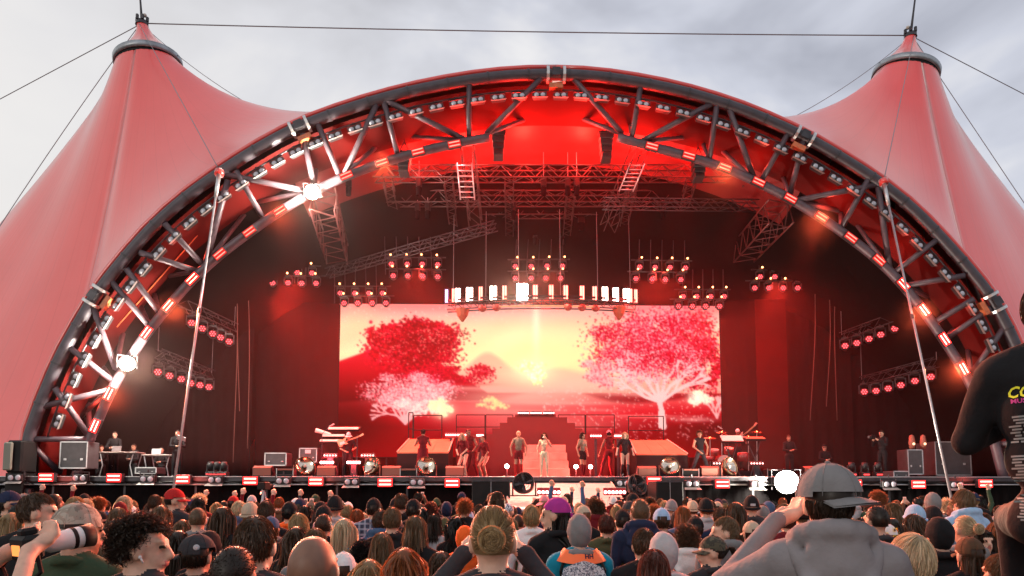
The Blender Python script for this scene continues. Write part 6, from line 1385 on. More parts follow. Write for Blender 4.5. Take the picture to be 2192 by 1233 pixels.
performer('crew member bent over gear deep in the left wing shadow', 285, 27.0, 1.70, 'crew', 170, body=dict(), skin='tan', hair='short', hcol='dark', group=CG, z=STAGE_Z - .35)
performer('crew member seated between the two crew tables', 345, 26.7, 1.66, 'crew', 185, body=dict(), skin='light', hair='short', hcol='black', group=CG, z=STAGE_Z - .45)
performer('crew member reading white papers beside the pale pole', 378, 25.5, 1.76, 'crew_side', 210, body=dict(yaw=R(-30), el=((-.24, .08, 1.16), (.24, .08, 1.16)), wr=((-.08, .28, 1.16), (.08, .28, 1.14))), skin='light', hair='short', hcol='black', group=CG)
b = MB(); q = W(388, 938, 25.2); b.box(q, (.3, .02, .22), Euler((.9, .3, .3)).to_matrix()); tag(b.build('paper_sheet', m_cloth('white')), 'white paper sheets held by the crew member', 'paper')
performer('camera operator in black filming from the right wing', 1890, 25.4, 1.80, 'camop', 120, body=dict(el=((-.25, .16, 1.2), (.25, .16, 1.2)), wr=((-.10, .38, 1.36), (.10, .38, 1.36)), pitch=R(-8)), skin='light', hair='short', hcol='dark', group=CG)
q = W(1868, 936, 25.15); t = thing('video_camera', 'small video camera held by the operator in the right wing', 'camera', q, (0, 0, R(120))); b = MB(); b.bbox((0, 0, 0), (.12, .26, .14), .02); b.build('camera_body', m_black, t); b = MB(); b.tube((0, .13, 0), (0, .26, 0), .05, n=10); b.build('lens', m_house, t); b = MB(); b.box((0, -.05, .1), (.03, .2, .03)); b.build('top_handle', m_black, t)
performer('crew member standing in shadow behind the white glare', 1690, 27.2, 1.76, 'crew', 180, body=dict(), skin='tan', hair='short', hcol='dark', group=CG)
performer('crew member crouching low in the right wing shadow', 1766, 26.8, 1.70, 'crew', 180, body=dict(), skin='light', hair='short', hcol='dark', hat='cap', group=CG, z=STAGE_Z - .35)
# ================================================================== the crowd, seen from behind
from mathutils.bvhtree import BVHTree
KW = dict(short=.165, buzz=.158, messy=.205, curly=.225, long=.185, wavy=.20, bob=.19, bun=.165, pony=.165, floppy=.185, bald=.155, cap=.178, beanie=.195, bucket=.21, bandana=.175, hood=.205)
def camo(name, cols, sc=16):
    if name in MATS: return MATS[name]
    m = mat(name, cols[0], .9); nt = m.node_tree; t = nt.nodes.new('ShaderNodeTexCoord'); n = nt.nodes.new('ShaderNodeTexNoise'); n.inputs['Scale'].default_value = sc; n.inputs['Detail'].default_value = 3; n.inputs['Distortion'].default_value = 1.2
    r = nt.nodes.new('ShaderNodeValToRGB'); r.color_ramp.interpolation = 'CONSTANT'; r.color_ramp.elements[0].color = (*cols[0], 1); r.color_ramp.elements[1].position = .58; r.color_ramp.elements[1].color = (*cols[2], 1); e_ = r.color_ramp.elements.new(.47); e_.color = (*cols[1], 1)
    nt.links.new(t.outputs['Object'], n.inputs['Vector']); nt.links.new(n.outputs['Fac'], r.inputs['Fac']); nt.links.new(r.outputs['Color'], nt.nodes['Principled BSDF'].inputs['Base Color']); return m
m_camo_l = camo('pale_camouflage', ((.34, .30, .25), (.25, .21, .17), (.15, .12, .10))); m_camo_d = camo('dark_camouflage', ((.06, .055, .035), (.03, .028, .02), (.09, .075, .05)))
m_stripe = camo('zebra_cloth', ((.6, .6, .65), (.03, .03, .05), (.5, .5, .55)), 30); m_paisley = camo('paisley_cloth', ((.62, .64, .70), (.10, .12, .18), (.60, .62, .68)), 42)
def plaid():
    m = mat('plaid_flannel', (.1, .1, .12), .9); nt = m.node_tree; t = nt.nodes.new('ShaderNodeTexCoord'); mx = None; prev = None
    for d_, c_, sc in (('X', (.30, .33, .42), 5.0), ('Z', (.30, .33, .42), 5.0)):
        w = nt.nodes.new('ShaderNodeTexWave'); w.bands_direction = d_; w.inputs['Scale'].default_value = sc; nt.links.new(t.outputs['Object'], w.inputs['Vector'])
        k = nt.nodes.new('ShaderNodeMath'); k.operation = 'GREATER_THAN'; k.inputs[1].default_value = .72; nt.links.new(w.outputs['Fac'], k.inputs[0])
        x = nt.nodes.new('ShaderNodeMixRGB'); x.inputs['Color2'].default_value = (*c_, 1)
        h_ = nt.nodes.new('ShaderNodeMath'); h_.operation = 'MULTIPLY'; h_.inputs[1].default_value = .6; nt.links.new(k.outputs[0], h_.inputs[0]); nt.links.new(h_.outputs[0], x.inputs['Fac'])
        if prev is None: x.inputs['Color1'].default_value = (.025, .03, .06, 1)
        else: nt.links.new(prev, x.inputs['Color1'])
        prev = x.outputs['Color']
    nt.links.new(prev, nt.nodes['Principled BSDF'].inputs['Base Color']); return m
m_plaid = plaid()
YAWS = [-75, -60, -35, -15, 0, 15, 35, 60, 75]
def crowd_body(yaw, arms='down', fem=0, near=False):
    y = min(YAWS, key=lambda q: abs(q - yaw)); kw = dict(yaw=R(y), fem=fem)
    if arms == 'phone': kw.update(el=((-.24, .20, 1.30), (.24, .20, 1.30)), wr=((-.06, .36, 1.62), (.06, .36, 1.62)))
    if arms == 'up': kw.update(el=((-.34, .10, 1.60), (.30, .12, 1.58)), wr=((-.30, .16, 1.88), (.28, .18, 1.86)), fingers=True, hand_dir=((0, .1, 1), (0, .1, 1)))
    if arms == 'camera': kw.update(el=((-.33, .14, 1.30), (.33, .14, 1.30)), wr=((-.13, .27, 1.56), (.13, .27, 1.56)), fingers=True, hand_dir=((.6, .5, .4), (-.6, .5, .4)))
    return body_mesh(('crowd', y, arms, fem) + ((1,) if near else ()), h=.0075 if near else .011 if arms in ('up', 'camera') else .013, bulk=1.12 if not fem else 1.04, **kw)
placed = []; LABELS = set(); PEOPLE = []
GRP = 'crowd watching the show'
def spot(x, ytop, w, style, minh=1.54):
    d = 1461 * KW[style] / w; z = W(x, ytop, d).z
    if z < minh: d = (CAM_Z - minh) * 1461 / (ytop - 1055.0); z = minh
    for _ in range(14):
        p = W(x, ytop, d)
        if all((p.x - a) ** 2 + (p.y - b_) ** 2 > .36 ** 2 for a, b_ in placed): break
        d += .09
    placed.append((p.x, p.y)); return p
def add(x, ytop, w, style, hcol='brown', top='black', label=None, yaw=0, hat=None, hatcol='black', hatrot=0, under=None, arms='down', fem=None, skin='light', hood=None, topm=None, rz=None, minh=1.54, seed=None):
    fem = (1 if style in ('long', 'wavy', 'bob', 'bun', 'pony') or under in ('long', 'wavy') else 0) if fem is None else fem
    p = spot(x, ytop, w, style, minh); top_extra = {'cap': .012, 'beanie': .03, 'bucket': .025, 'hood': .03, 'bandana': .01, 'messy': .045, 'curly': .05, 'floppy': .02, 'bald': -.012, 'buzz': -.005}.get(style, .012)
    h = p.z / (1 + top_extra / 1.75); rnd = random.Random(int(x * 13 + ytop)); r_ = rnd.uniform(-.2, .2) if rz is None else rz
    hair = style if style in HAIRKINDS else under; hatk = style if style in ('cap', 'beanie', 'bucket', 'bandana') else hat
    o = person(label or 'x', (p.x, p.y, 0), r_, h, crowd_body(yaw - math.degrees(r_) * .5, arms, fem, w > 57), skin, top, rnd.choice(['black', 'charcoal', 'denim', 'navy']), hair, hcol, hatk, hatcol, hatrot, 'up' if style == 'hood' else hood, GRP, hseed=seed or rnd.choice([1, 2]), topm=topm, collar=w > 40 and hood is None)
    PEOPLE.append((x, ytop, p.y, o)); LABELS.add(label); return o
HAIRKINDS = ('short', 'buzz', 'messy', 'curly', 'long', 'wavy', 'bob', 'bun', 'pony', 'floppy')
B = math.pi
P_ = [  # x, top, width, style, hair colour, clothing, label, extras
 (1055, 1083, 92, 'bun', 'blond', 'charcoal', 'blond person with a low hair bun in a dark jacket', dict(arms='camera', fem=0, skin='fair')),
 (305, 1092, 108, 'curly', 'dark', 'charcoal', 'man with big dark curly hair turned to the right', dict(yaw=-75, skin='fair')),
 (670, 1156, 98, 'bald', 'dark', 'charcoal', 'bald person whose shiny head rises before the blonde woman', dict(skin='brown')),
 (548, 1105, 84, 'short', 'brown', 'charcoal', 'person with thick short brown hair beside the blue cap', dict()),
 (502, 1178, 86, 'buzz', 'dark', 'black', 'person with a dark shaved head at the bottom edge', dict(skin='tan')),
 (424, 1148, 64, 'cap', 'dark', 'black', 'person in a charcoal cap with a round badge, brim to the left', dict(hatcol='charcoal', hatrot=R(70), yaw=-15, under='short')),
 (168, 1082, 74, 'cap', 'dark', 'green', 'man in a pale camouflage cap and green jacket', dict(hatcol=m_camo_l, yaw=-35, under='short', skin='tan', hatrot=R(180))),
 (867, 1174, 84, 'wavy', 'ginger', 'black', 'person with long tousled ginger hair at the bottom edge', dict()),
 (944, 1181, 58, 'bob', 'brown', 'black', 'person with glowing brown bob beside the ginger hair', dict()),
 (1420, 1140, 72, 'hood', 'dark', 'lightgrey', 'person with a pale grey hood pulled up', dict()),
 (1400, 1177, 78, 'bob', 'red brown', 'black', 'person with smooth dark reddish hair below the pale grey hood', dict()),
 (1470, 1119, 58, 'curly', 'brown', 'white', 'person with curly brown hair in a white top', dict(skin='fair', hood='down')),
 (1950, 1138, 90, 'floppy', 'pale blond', 'black', 'young man with a pale blond bowl haircut', dict(skin='fair')),
 (2010, 1108, 60, 'hood', 'dark', 'black', 'person in a black hood and wide black coat', dict()),
 (1600, 1176, 92, 'hood', 'dark', 'charcoal', 'person in a dark grey hood at the elbow of the hoodie man', dict()),
 (737, 1110, 46, 'long', 'pale blond', 'teal', 'woman with long straight blonde hair in a teal top', dict()),
 (1898, 1122, 50, 'bucket', 'brown', 'grey', 'person in a crocheted hat with sunflowers', dict(hatcol='white', under='short')),
 (1552, 1106, 50, 'short', 'light brown', 'grey', 'short-haired man in a grey jacket looking left', dict(yaw=75, hood='down', skin='fair')),
 (1524, 1150, 52, 'cap', 'dark', 'charcoal', 'woman in a dark camouflage cap looking left', dict(hatcol=m_camo_d, yaw=75, under='pony', fem=1, skin='fair')),
 (1190, 1067, 50, 'bandana', 'black', 'black', 'woman with a purple headscarf over long black hair', dict(hatcol='purple', yaw=60, under='long')),
 (1370, 1072, 37, 'buzz', 'light brown', 'navy', 'man with a close-cropped sandy head in a navy hoodie', dict(hood='down', skin='fair')),
 (1416, 1090, 38, 'cap', 'brown', 'black', 'person in a light blue trucker cap', dict(hatcol='lightblue', under='short')),
 (1332, 1093, 35, 'cap', 'dark', 'black', 'person in a black cap and jacket next to the sandy cropped head', dict(under='short')),
 (1298, 1101, 36, 'short', 'red brown', 'olive', 'person with reddish brown hair in an olive jacket', dict()),
 (1138, 1079, 39, 'floppy', 'blond', 'white', 'blond person in a white shirt beside the man bun', dict(fem=0, skin='fair')),
 (1437, 1069, 27, 'beanie', 'brown', 'black', 'person in a mauve pointed beanie', dict(hatcol='mauve')),
 (1400, 1078, 36, 'curly', 'ginger', 'black', 'person with ginger curls behind the light blue cap', dict()),
 (1450, 1094, 34, 'hood', 'dark', 'black', 'person in a black hood right of the light blue cap', dict()),
 (1488, 1108, 38, 'cap', 'dark', 'black', 'person in a black cap behind the curly brown hair', dict(under='short')),
 (1515, 1110, 28, 'bob', 'pale blond', 'grey', 'woman with a pale blonde bob near the man looking left', dict()),
 (1378, 1131, 52, 'short', 'brown', 'black', 'person with thick brown hair left of the pale grey hood', dict()),
 (1608, 1060, 33, 'beanie', 'dark', 'charcoal', 'person in a black beanie with a grey patch', dict(hatcol='black')),
 (1575, 1163, 44, 'curly', 'ginger', 'black', 'person with frizzy ginger hair above the dark grey hood', dict()),
 (1240, 1076, 22, 'short', 'pale blond', 'black', 'pale blond person just behind the grey hood', dict()),
 (1268, 1072, 30, 'messy', 'brown', 'black', 'person with spiky brown hair right of the headscarf', dict()),
 (1165, 1060, 25, 'bucket', 'blond', 'pink', 'person in a pink hat before the pale ramp', dict(hatcol='pink', under='long')),
 (717, 1060, 34, 'beanie', 'dark', 'lightgrey', 'tall person in a black beanie and light grey shirt', dict(hatcol='black', skin='tan')),
 (800, 1068, 31, 'cap', 'dark', 'navy', 'person in a black cap and blue plaid shirt', dict(topm=m_plaid, under='short')),
 (640, 1097, 43, 'floppy', 'blond', 'black', 'person with golden blond hair behind the bald head', dict(fem=0)),
 (620, 1076, 32, 'cap', 'black', 'orange', 'person in a black cap and orange jacket', dict(under='short')),
 (580, 1108, 38, 'cap', 'brown', 'grey', 'person in a denim blue cap and grey hoodie', dict(hatcol='denim', under='wavy', fem=0, hood='down')),
 (635, 1128, 54, 'wavy', 'brown', 'black', 'person with wavy brown hair left of the bald head', dict()),
 (675, 1131, 50, 'short', 'light brown', 'grey', 'person with short fair hair right behind the bald head', dict()),
 (570, 1073, 34, 'short', 'brown', 'black', 'brown-haired person left of the orange jacket', dict()),
 (686, 1075, 29, 'cap', 'dark', 'black', 'person in a black cap left of the light grey shirt', dict(under='wavy')),
 (765, 1089, 31, 'floppy', 'ginger', 'black', 'person with coppery hair left of the plaid shirt', dict(fem=0)),
 (757, 1106, 28, 'short', 'dark', 'black', 'dark-haired person right of the long blonde hair', dict()),
 (745, 1076, 21, 'cap', 'brown', 'black', 'person in a white cap right of the tall black beanie', dict(hatcol='white', under='short')),
 (735, 1186, 50, 'cap', 'brown', 'black', 'person in a white cap right of the bald head', dict(hatcol='white', arms='camera', under='short')),
 (818, 1140, 56, 'bob', 'light brown', 'black', 'person with a light brown bob below the plaid shirt', dict()),
 (778, 1153, 32, 'curly', 'black', 'black', 'person with black frizzy hair beside the long blonde hair', dict()),
 (790, 1198, 52, 'wavy', 'blond', 'black', 'person with blonde waves at the bottom edge left of the ginger hair', dict()),
 (828, 1126, 34, 'wavy', 'brown', 'black', 'person with brown waves left of the broad light brown head', dict()),
 (890, 1104, 54, 'bob', 'light brown', 'black', 'person with broad light brown hair in the middle', dict(fem=0)),
 (952, 1108, 33, 'beanie', 'dark', 'black', 'person in an olive beanie right of the broad light brown head', dict(hatcol='olive')),
 (978, 1106, 42, 'wavy', 'black', 'black', 'person with long black wavy hair behind the man bun', dict()),
 (995, 1126, 48, 'hood', 'dark', 'orange', 'person in a bright orange hood behind the man bun', dict()),
 (1005, 1094, 24, 'beanie', 'dark', 'grey', 'person in a pale blue beanie above the orange hood', dict(hatcol='lightblue')),
 (995, 1067, 30, 'messy', 'ginger', 'black', 'person with spiky ginger hair above the pale blue beanie', dict()),
 (956, 1074, 28, 'hood', 'dark', 'navy', 'person in a navy hood with grey panel', dict()),
 (922, 1073, 31, 'curly', 'red brown', 'black', 'person with reddish curls left of the navy hood', dict()),
 (885, 1070, 33, 'cap', 'dark', 'black', 'person in a black cap left of the reddish curls', dict(under='short')),
 (860, 1057, 27, 'short', 'brown', 'black', 'tall brown-haired person against the stage skirt', dict()),
 (840, 1086, 38, 'short', 'light brown', 'black', 'person with light brown hair right of the plaid shirt', dict()),
 (845, 1101, 38, 'beanie', 'dark', 'black', 'person in a dark cap-like beanie below the light brown hair', dict(hatcol='charcoal')),
 (925, 1096, 22, 'short', 'blond', 'black', 'small blond head below the reddish curls', dict()),
 (1087, 1078, 26, 'bandana', 'dark', 'black', 'person in a zebra striped headscarf right of the man bun', dict(hatcol=m_stripe)),
 (1245, 1089, 27, 'floppy', 'blond', 'black', 'blond head peeking above the grey hood', dict()),
 (82, 1055, 50, 'short', 'brown', 'black', 'tall brown-haired man in black looking right', dict(yaw=-75, skin='fair')),
 (22, 1053, 34, 'cap', 'dark', 'black', 'person in a navy cap looking right near the left edge', dict(hatcol='navy', yaw=-75, under='short')),
 (52, 1057, 22, 'short', 'grey', 'grey', 'small grey-haired head right of the navy cap', dict()),
 (24, 1069, 30, 'messy', 'grey', 'black', 'white-haired person with glasses below the navy cap', dict(yaw=-60)),
 (115, 1061, 29, 'buzz', 'black', 'black', 'person with a dark cropped head right of the tall man in black', dict(skin='brown')),
 (162, 1062, 35, 'floppy', 'blond', 'black', 'person with sandy blond hair behind the camouflage cap', dict(fem=0)),
 (212, 1062, 30, 'curly', 'ginger', 'black', 'person with curly strawberry hair right of the sandy blond hair', dict()),
 (24, 1098, 42, 'long', 'blond', 'navy', 'woman with long dark blonde hair near the left edge', dict()),
 (60, 1102, 28, 'long', 'brown', 'black', 'woman with long brown hair beside the dark blonde hair', dict(yaw=-35)),
 (92, 1108, 44, 'bob', 'light brown', 'black', 'woman with smooth light brown hair left of the camouflage cap', dict()),
 (112, 1084, 24, 'cap', 'brown', 'grey', 'person in a grey cap with a red badge', dict(hatcol='grey', under='short')),
 (134, 1078, 30, 'hood', 'dark', 'navy', 'person in a navy hood left of the camouflage cap', dict()),
 (212, 1096, 33, 'cap', 'dark', 'black', 'person in a black cap looking right beside the camouflage cap', dict(yaw=-60, under='short')),
 (207, 1123, 32, 'short', 'dark', 'black', 'dark-haired person right of the camouflage cap', dict()),
 (253, 1087, 40, 'bob', 'light brown', 'black', 'woman with golden brown hair above the dark curls', dict()),
 (248, 1113, 46, 'wavy', 'dark', 'black', 'woman with dark waves left of the big curly hair', dict()),
 (222, 1168, 56, 'short', 'light brown', 'green', 'fair-haired person at the shoulder of the green jacket', dict()),
 (375, 1048, 33, 'cap', 'dark', 'charcoal', 'tall person in a bright red cap by the pale pole', dict(hatcol='red', yaw=-60, hatrot=0, under='buzz')),
 (332, 1059, 24, 'short', 'brown', 'black', 'brown-haired person left of the red cap', dict()),
 (368, 1074, 27, 'buzz', 'brown', 'black', 'person with a cropped head right below the red cap', dict()),
 (398, 1064, 23, 'curly', 'brown', 'black', 'small curly head right of the red cap', dict()),
 (424, 1091, 33, 'buzz', 'light brown', 'grey', 'person with a sandy cropped head in a grey collar', dict(skin='fair')),
 (412, 1070, 25, 'cap', 'dark', 'navy', 'person in a navy cap right of the small curly head', dict(hatcol='navy', under='short')),
 (478, 1085, 42, 'long', 'brown', 'black', 'woman with long brown hair before the dark round head', dict()),
 (468, 1099, 40, 'messy', 'dark', 'black', 'person with dark bushy hair left of the thick short brown hair', dict()),
 (500, 1063, 22, 'cap', 'dark', 'red', 'person in a scarlet cap far back', dict(hatcol='red', under='short')),
 (345, 1082, 36, 'wavy', 'light brown', 'black', 'woman with light brown waves above the big curly hair', dict()),
 (300, 1094, 32, 'beanie', 'dark', 'black', 'person in a dark red beanie behind the big curly hair', dict(hatcol='maroon')),
 (282, 1083, 24, 'beanie', 'dark', 'white', 'person in a white beanie behind the dark red beanie', dict(hatcol='white')),
 (392, 1113, 40, 'wavy', 'light brown', 'black', 'woman with streaky light brown hair before the sandy cropped head', dict()),
 (384, 1136, 48, 'long', 'dark', 'black', 'woman with long dark hair left of the charcoal cap', dict()),
 (448, 1137, 60, 'hood', 'dark', 'black', 'person in a round black hood behind the charcoal cap', dict()),
 (1876, 1087, 41, 'buzz', 'dark', 'charcoal', 'person with a dark cropped head right of the hoodie man', dict()),
 (1908, 1109, 42, 'long', 'dark', 'black', 'woman with long dark hair right of the sunflower hat', dict()),
 (1910, 1076, 32, 'bob', 'light brown', 'grey', 'woman with a light brown bob looking left', dict(yaw=60)),
 (1958, 1080, 40, 'beanie', 'brown', 'navy', 'person in a pale blue beanie over long hair', dict(hatcol='lightblue', under='long')),
 (1996, 1083, 37, 'beanie', 'dark', 'black', 'person in a black beanie right of the pale blue beanie', dict(hatcol='black')),
 (2063, 1046, 39, 'floppy', 'light brown', 'lightblue', 'fair-haired boy in a pale blue hoodie raised above the crowd', dict(hood='down', skin='fair', fem=0)),
 (2065, 1104, 41, 'bun', 'pale blond', 'grey', 'woman with pale blonde hair tied back', dict()),
 (2034, 1100, 30, 'curly', 'dark', 'black', 'person with dark frizzy hair left of the pale blonde woman', dict()),
 (2105, 1098, 37, 'pony', 'brown', 'black', 'woman with a brown ponytail near the right edge', dict()),
 (2130, 1119, 42, 'long', 'ginger', 'black', 'woman with long copper hair near the right edge', dict()),
 (2072, 1138, 42, 'bob', 'brown', 'black', 'person with dark brown hair behind the dark brown cap', dict()),
 (2075, 1153, 58, 'cap', 'brown', 'black', 'person in a dark brown cap at lower right', dict(hatcol='brown', under='bob')),
 (2140, 1187, 62, 'short', 'light brown', 'black', 'fair cropped person at the bottom right by the black trousers', dict()),
 (1845, 1108, 36, 'long', 'dark', 'black', 'woman with dark straight hair beside the hoodie shoulder', dict()),
 (1822, 1110, 32, 'bob', 'blond', 'black', 'woman with a blonde bob beside the hoodie shoulder', dict()),
 (1487, 1079, 23, 'beanie', 'dark', 'black', 'person in a white beanie far back right of the ramp', dict(hatcol='white')),
 (1470, 1082, 26, 'messy', 'brown', 'black', 'person with spiky brown hair left of the white beanie', dict()),
 (1520, 1088, 25, 'curly', 'black', 'black', 'person with short black curls behind the man looking left', dict(skin='brown')),
 (1542, 1086, 31, 'short', 'brown', 'navy', 'brown-haired person in navy behind the man looking left', dict()),
 (1574, 1086, 27, 'bob', 'blond', 'grey', 'woman with a blonde bob left of the patched black beanie', dict()),
 (1632, 1082, 32, 'beanie', 'dark', 'grey', 'person in a grey beanie at the raised elbow of the hoodie man', dict(hatcol='grey')),
]
# --- special figures first: they keep their exact places
# man in the mauve hoodie with a cap, arms raised to his camera
dH = 2.75; pH = W(1772, 1000, dH); placed.append((pH.x, pH.y))
bH = body_mesh('hoodie_man', h=.009, relief=.004, el=((-.36, .10, 1.33), (.31, .10, 1.20)), wr=((-.15, .22, 1.56), (.10, .26, 1.50)), bulk=1.22, fingers=True, hand_dir=((.8, .5, .3), (-.3, .8, .5)))
hood_man = person('man in a mauve grey hoodie and mesh cap raising his arms', (pH.x, pH.y, 0), R(-14), pH.z / 1.008, bH, 'fair', 'mauve', 'black', 'short', 'dark', 'cap', 'grey', R(-130), 'down', GRP, hoods=1.12)
# black hoodie with festival print, sitting on somebody's shoulders
dC = 2.7; pC = W(2280, 1000, dC); placed.append((pC.x, pC.y))
bC = body_mesh('shoulder_rider', h=.009, relief=.005, el=((-.275, .06, 1.20), (.275, .06, 1.20)), wr=((-.06, .30, 1.30), (.06, .30, 1.32)), bulk=1.30, knees=((-.13, .42, .90), (.13, .42, .90)), feet=((-.12, .42, .46), (.12, .42, .46)), fingers=True, yaw=R(-35))
rider = person('person in a black hoodie with a festival line-up print sitting on shoulders', (pC.x, pC.y, .72), R(-34), 2.05, bC, 'fair', 'black', 'black', 'short', 'dark', None, 'black', 0, None, GRP, collar=True)
carrier = person('person in a black jacket carrying the festival hoodie wearer', (pC.x, pC.y + .03, 0), R(-34), 1.80, crowd_body(0), 'light', 'black', 'black', 'short', 'dark', group=GRP); placed.append((pC.x, pC.y + .06))
def bvh(me): return BVHTree.FromPolygons([v.co for v in me.vertices], [p.vertices[:] for p in me.polygons])
def decal(name, parent, tree, verts, faces, m, off=.004):
    out = []
    for x, z in verts:
        hit = tree.ray_cast(Vector((x, -1.5, z)), Vector((0, 1, 0)))
        out.append((x, (hit[0].y if hit[0] is not None and hit[0].y < .0 else -.08) - off, z))
    me = bpy.data.meshes.new(name); me.from_pydata(out, [], faces); me.materials.append(m); return obj(name, me, parent)
def text_verts(s, size, shear=0.0, bold=.0):
    cu = bpy.data.curves.new('lettering', 'FONT'); cu.body = s; cu.size = size; cu.shear = shear; cu.offset = bold; cu.resolution_u = 2; cu.align_x = 'CENTER'
    o = bpy.data.objects.new('lettering', cu); COL.objects.link(o); dg = bpy.context.evaluated_depsgraph_get(); me = bpy.data.meshes.new_from_object(o.evaluated_get(dg)); bm_ = bmesh.new(); bm_.from_mesh(me); bmesh.ops.triangulate(bm_, faces=bm_.faces[:])
    V_ = [(v.co.x, v.co.y) for v in bm_.verts]; F_ = [[v.index for v in f.verts] for f in bm_.faces]; bm_.free(); bpy.data.objects.remove(o); bpy.data.curves.remove(cu); bpy.data.meshes.remove(me); return V_, F_
def put_text(parent, tree, s, size, cx, cz, m, shear=0., bold=0., sx=1.0, off=.004):
    V_, F_ = text_verts(s, size, shear, bold); return decal('lettering', parent, tree, [(cx + x * sx, cz + z) for x, z in V_], F_, m, off)
tC = bvh(bC[0]); m_ye = mat('print_yellow', (.80, .75, .03), .7); m_mg = mat('print_magenta', (.45, .03, .22), .7); m_gy = mat('print_grey', (.20, .24, .25), .8)
put_text(rider, tC, 'COACHELLA', .055, -.03, 1.335, m_ye, .3, .0012, .80); put_text(rider, tC, 'MUSIC AND ARTS FESTIVAL', .022, -.012, 1.315, m_mg, 0, .0006)
zz = 1.285; rr = random.Random(11)
for blk, ttl in ((9, 'FRIDAY'), (9, 'SATURDAY'), (9, 'SUNDAY')):
    put_text(rider, tC, ttl, .026, -.012, zz, m_mg, 0, .0006); zz -= .010
    for _ in range(blk):
        V_, F_ = [], []; x = -.155 + rr.uniform(0, .02); zz -= .0105
        while x < .12:
            L = rr.uniform(.018, .05); n0 = len(V_); st_ = max(2, int(L / .012))
            for i in range(st_ + 1): V_ += [(x + L * i / st_, zz), (x + L * i / st_, zz + .0062)]
            F_ += [(n0 + 2 * i, n0 + 2 * i + 2, n0 + 2 * i + 3, n0 + 2 * i + 1) for i in range(st_)]; x += L + .006
        decal('print_line', rider, tC, V_, F_, m_gy)
    zz -= .030
# arrows printed on the mauve hoodie
tH = bvh(bH[0]); m_pr = mat('print_dark', (.03, .025, .03), .8)
def stroke(x0, z0, x1, z1, w=.004, n=14):
    V_, F_ = [], []; dx, dz = x1 - x0, z1 - z0; L = math.hypot(dx, dz); nx_, nz_ = -dz / L * w, dx / L * w
    for i in range(n + 1): t = i / n; V_ += [(x0 + dx * t - nx_, z0 + dz * t - nz_), (x0 + dx * t + nx_, z0 + dz * t + nz_)]
    return V_, [(2 * i, 2 * i + 2, 2 * i + 3, 2 * i + 1) for i in range(n)]
for a in ((-.10, 1.02, .12, 1.13), (-.13, 1.06, .10, 1.00), (-.12, 1.115, .05, .97)):
    decal('arrow_print', hood_man, tH, *stroke(*a), m_pr, .005)
    s_ = 1 if a[2] > 0 else -1; decal('arrow_head', hood_man, tH, [(a[2], a[3] + .01), (a[2] + .045, a[3] + .014), (a[2], a[3] - .012)], [(0, 1, 2)], m_pr, .006)
# camera in his hands
q = hood_man.matrix_basis @ Vector((-.02, .33, 1.60)); t = thing('compact_camera', 'small dark camera held up by the man in the mauve hoodie', 'camera', q); b = MB(); b.bbox((0, 0, 0), (.13, .06, .08), .01); b.build('camera_body', m_black, t); b = MB(); b.tube((0, .03, 0), (0, .09, 0), .03, n=12); b.build('lens', m_house, t)
# grey hood with teal jacket, orange collar and paisley scarf
pG = W(1240, 1101, 1461 * .205 / 60); placed.append((pG.x, pG.y)); bG = body_mesh('teal_jacket', h=.011, bulk=1.2)
gh = person('person with a grey hood up over a teal and orange jacket', (pG.x, pG.y, 0), R(3), pG.z / 1.017, bG, 'light', 'teal', 'navy', None, 'dark', None, 'black', 0, None, GRP)
hd_ = obj('hood', hood_mesh(True, 1), gh, bG[1], (0, 0, 0)); set_mats(hd_, [m_cloth('grey')])
rows = []
for j in range(5):
    t_ = j / 4; rows.append([(math.cos(a) * (.118 + .075 * t_), -.03 - math.sin(a) * (.105 + .035 * t_) * (1 if math.sin(a) > 0 else .9), 1.525 - .085 * t_ - .012 * math.sin(a) + .012 * math.cos(a) ** 2) for a in [math.pi * (-.1 + 1.2 * i / 26) for i in range(27)]])
b = MB(); b.sheet(rows); b.build('collar', mat('orange_nylon', (.85, .14, .03), .55), gh, True)
V_, F_ = text_verts('HH', .045, 0, .0015); tcol = BVHTree.FromPolygons([Vector(p) for r in rows for p in r], [tuple(i for i in f) for f in b.f]); decal('collar_logo', gh, tcol, [(.045 + x, 1.468 + z) for x, z in V_], F_, m_cloth('navy'), .003)
rows = []
for j in range(9):
    t_ = j / 8; hw = .15 + .03 * math.sin(t_ * 3) - .10 * t_ ** 2; rows.append([(x_ * hw + .01 * math.sin(t_ * 9 + x_ * 5), -.155 - .025 * math.cos(x_ * 1.5) - .012 * math.sin(t_ * 7 + x_ * 6) * t_, 1.455 - .38 * t_ - .05 * abs(x_) * (1 - t_)) for x_ in [(-1 + 2 * i / 14) for i in range(15)]])
b = MB(); b.sheet(rows); tag(b.build('scarf', m_paisley, gh, True), 'white scarf with dark paisley print')
for s_ in (-1, 1): b = MB(); b.path([(s_ * .13, -.10, 1.46), (s_ * .16, -.13, 1.38), (s_ * .15, -.13, 1.25)], .012, 6); b.build('strap', m_black, gh)
